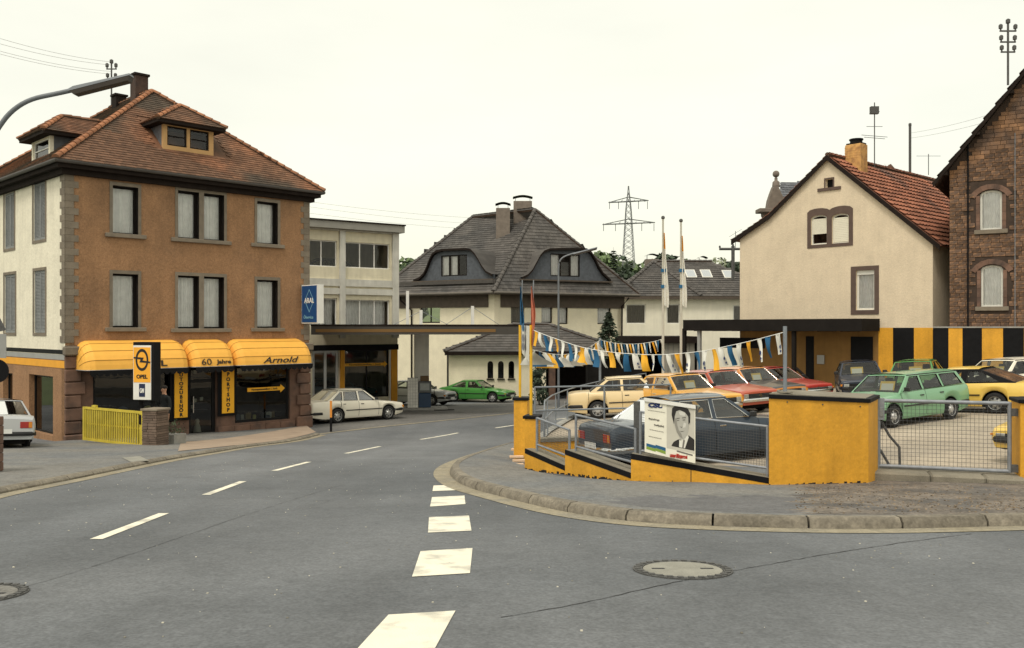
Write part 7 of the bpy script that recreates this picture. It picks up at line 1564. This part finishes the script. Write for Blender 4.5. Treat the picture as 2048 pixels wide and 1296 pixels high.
# person in dark clothes by the shop door
def person(base, face, label):
    """one skinned body, standing with right arm bent up and left arm hanging"""
    H = 1.72; V = [(0, 0, .93), (0, 0, 1.12), (0, 0, 1.32), (0, .0, 1.46), (0, -.015, 1.55), (0, -.02, 1.63), (0, -.02, 1.70)]; E = [(i, i + 1) for i in range(6)]; Rr = [(.155, .11), (.14, .10), (.17, .115), (.07, .07), (.052, .055), (.072, .09), (.058, .07)]
    def ch(st, pts, rs):
        p = st
        for q, r_ in zip(pts, rs): V.append(q); Rr.append((r_, r_)); E.append((p, len(V) - 1)); p = len(V) - 1
        return p
    for s in (1, -1):
        ch(0, [(s * .095, 0, .86), (s * .10, -.02, .48), (s * .105, .02, .09), (s * .115, -.10, .04), (s * .12, -.17, .03)], [.095, .062, .042, .04, .032])
    wl_ = ch(2, [(.19, 0, 1.40), (.235, .02, 1.12), (.25, -.07, .88)], [.062, .046, .033]); wr_ = ch(2, [(-.19, 0, 1.40), (-.25, -.04, 1.13), (-.13, -.22, 1.36)], [.062, .046, .033])
    for w_, d in ((wl_, Vector((.0, -.03, -1))), (wr_, Vector((.35, -.2, .9)))):
        p0 = Vector(V[w_]); d.normalize(); sd_ = Vector((0, 1, 0)); pa = ch(w_, [tuple(p0 + d * .07)], [.030])
        for k in range(4): f = p0 + d * .09 + sd_ * (-.028 + .019 * k); ch(pa, [tuple(f + d * .03), tuple(f + d * (.07 + (.012, .018, .012, .0)[k]) + Vector((0, -.015, 0)))], [.009, .007])
        ch(w_, [tuple(p0 + d * .04 + sd_ * -.045), tuple(p0 + d * .085 + sd_ * -.055)], [.010, .008])
    me = bpy.data.meshes.new('person'); me.from_pydata(V, E, []); o = bpy.data.objects.new('person', me); COL.objects.link(o)
    md = o.modifiers.new('skin', 'SKIN'); md.use_smooth_shade = True; sub = o.modifiers.new('sub', 'SUBSURF'); sub.levels = 2; sub.render_levels = 2
    for i, sv_ in enumerate(me.skin_vertices[0].data): sv_.radius = Rr[i]; sv_.use_root = (i == 0)
    bpy.context.view_layer.update(); m2 = bpy.data.meshes.new_from_object(o.evaluated_get(bpy.context.evaluated_depsgraph_get())); o.modifiers.clear(); o.data = m2; m2.name = 'person'
    sk, cl_, tr_, shs = mat('skin', srgb(196, 150, 122), .6, .05), mat('dark_coat', srgb(38, 42, 44), .9, .15, 6), mat('dark_trousers', srgb(30, 30, 34), .9, .15, 6), mat('dark_shoes', srgb(22, 20, 18), .5)
    m2.materials.clear()
    for m_ in (cl_, sk, tr_, shs): m2.materials.append(m_)
    for p in m2.polygons:
        c_ = p.center; k = 0
        if c_.z > 1.49: k = 1
        elif c_.z < .085: k = 3
        elif c_.z < .88 and abs(c_.x) < .2: k = 2
        if (c_.x > .2 and c_.z < .90) or (c_.x > -.2 and c_.x < 0 and c_.y < -.17 and c_.z > 1.33): k = 1
        p.material_index = k; p.use_smooth = True
    o.location = base; o.rotation_euler = (0, 0, R(face)); tag(o, label, 'person'); ORG[o.name] = Vector((0, 0, 0))
    hr = MB(); hr.lathe([(.005, .125)] + [(.088 * math.sin(R(a)), .03 + .095 * math.cos(R(a))) for a in range(12, 110, 14)], (0, .008, 1.655), 14); ho = hr.build('hair', mat('dark_hair', srgb(34, 28, 24), .7, .2, 20), o, smooth=80)
    for s in (1, -1):
        q = MB(); q.lathe([(.003, -.009), (.009, 0), (.003, .009)], (s * .03, -.105, 1.645), 6); q.build('eye', m_black, o)
        q = MB(); q.bbox(s * .075 - .01, -.03, 1.61, s * .075 + .01, .01, 1.67, .004); q.build('ear', sk, o)
    q = MB(); q.prism([(-.012, -.105, 1.61), (.012, -.105, 1.61), (0, -.105, 1.65)], (0, -.022, 0)); q.build('nose', sk, o)
    q = MB(); q.box(-.022, -.106, 1.583, .022, -.096, 1.59); q.build('mouth', mat('lips', srgb(150, 90, 80), .6), o)
b = P(329, 850, 28.2); b.z = g(b.x, b.y) + .082; person(b, -28, 'person in dark clothes standing beside the tall pylon sign, one hand raised')
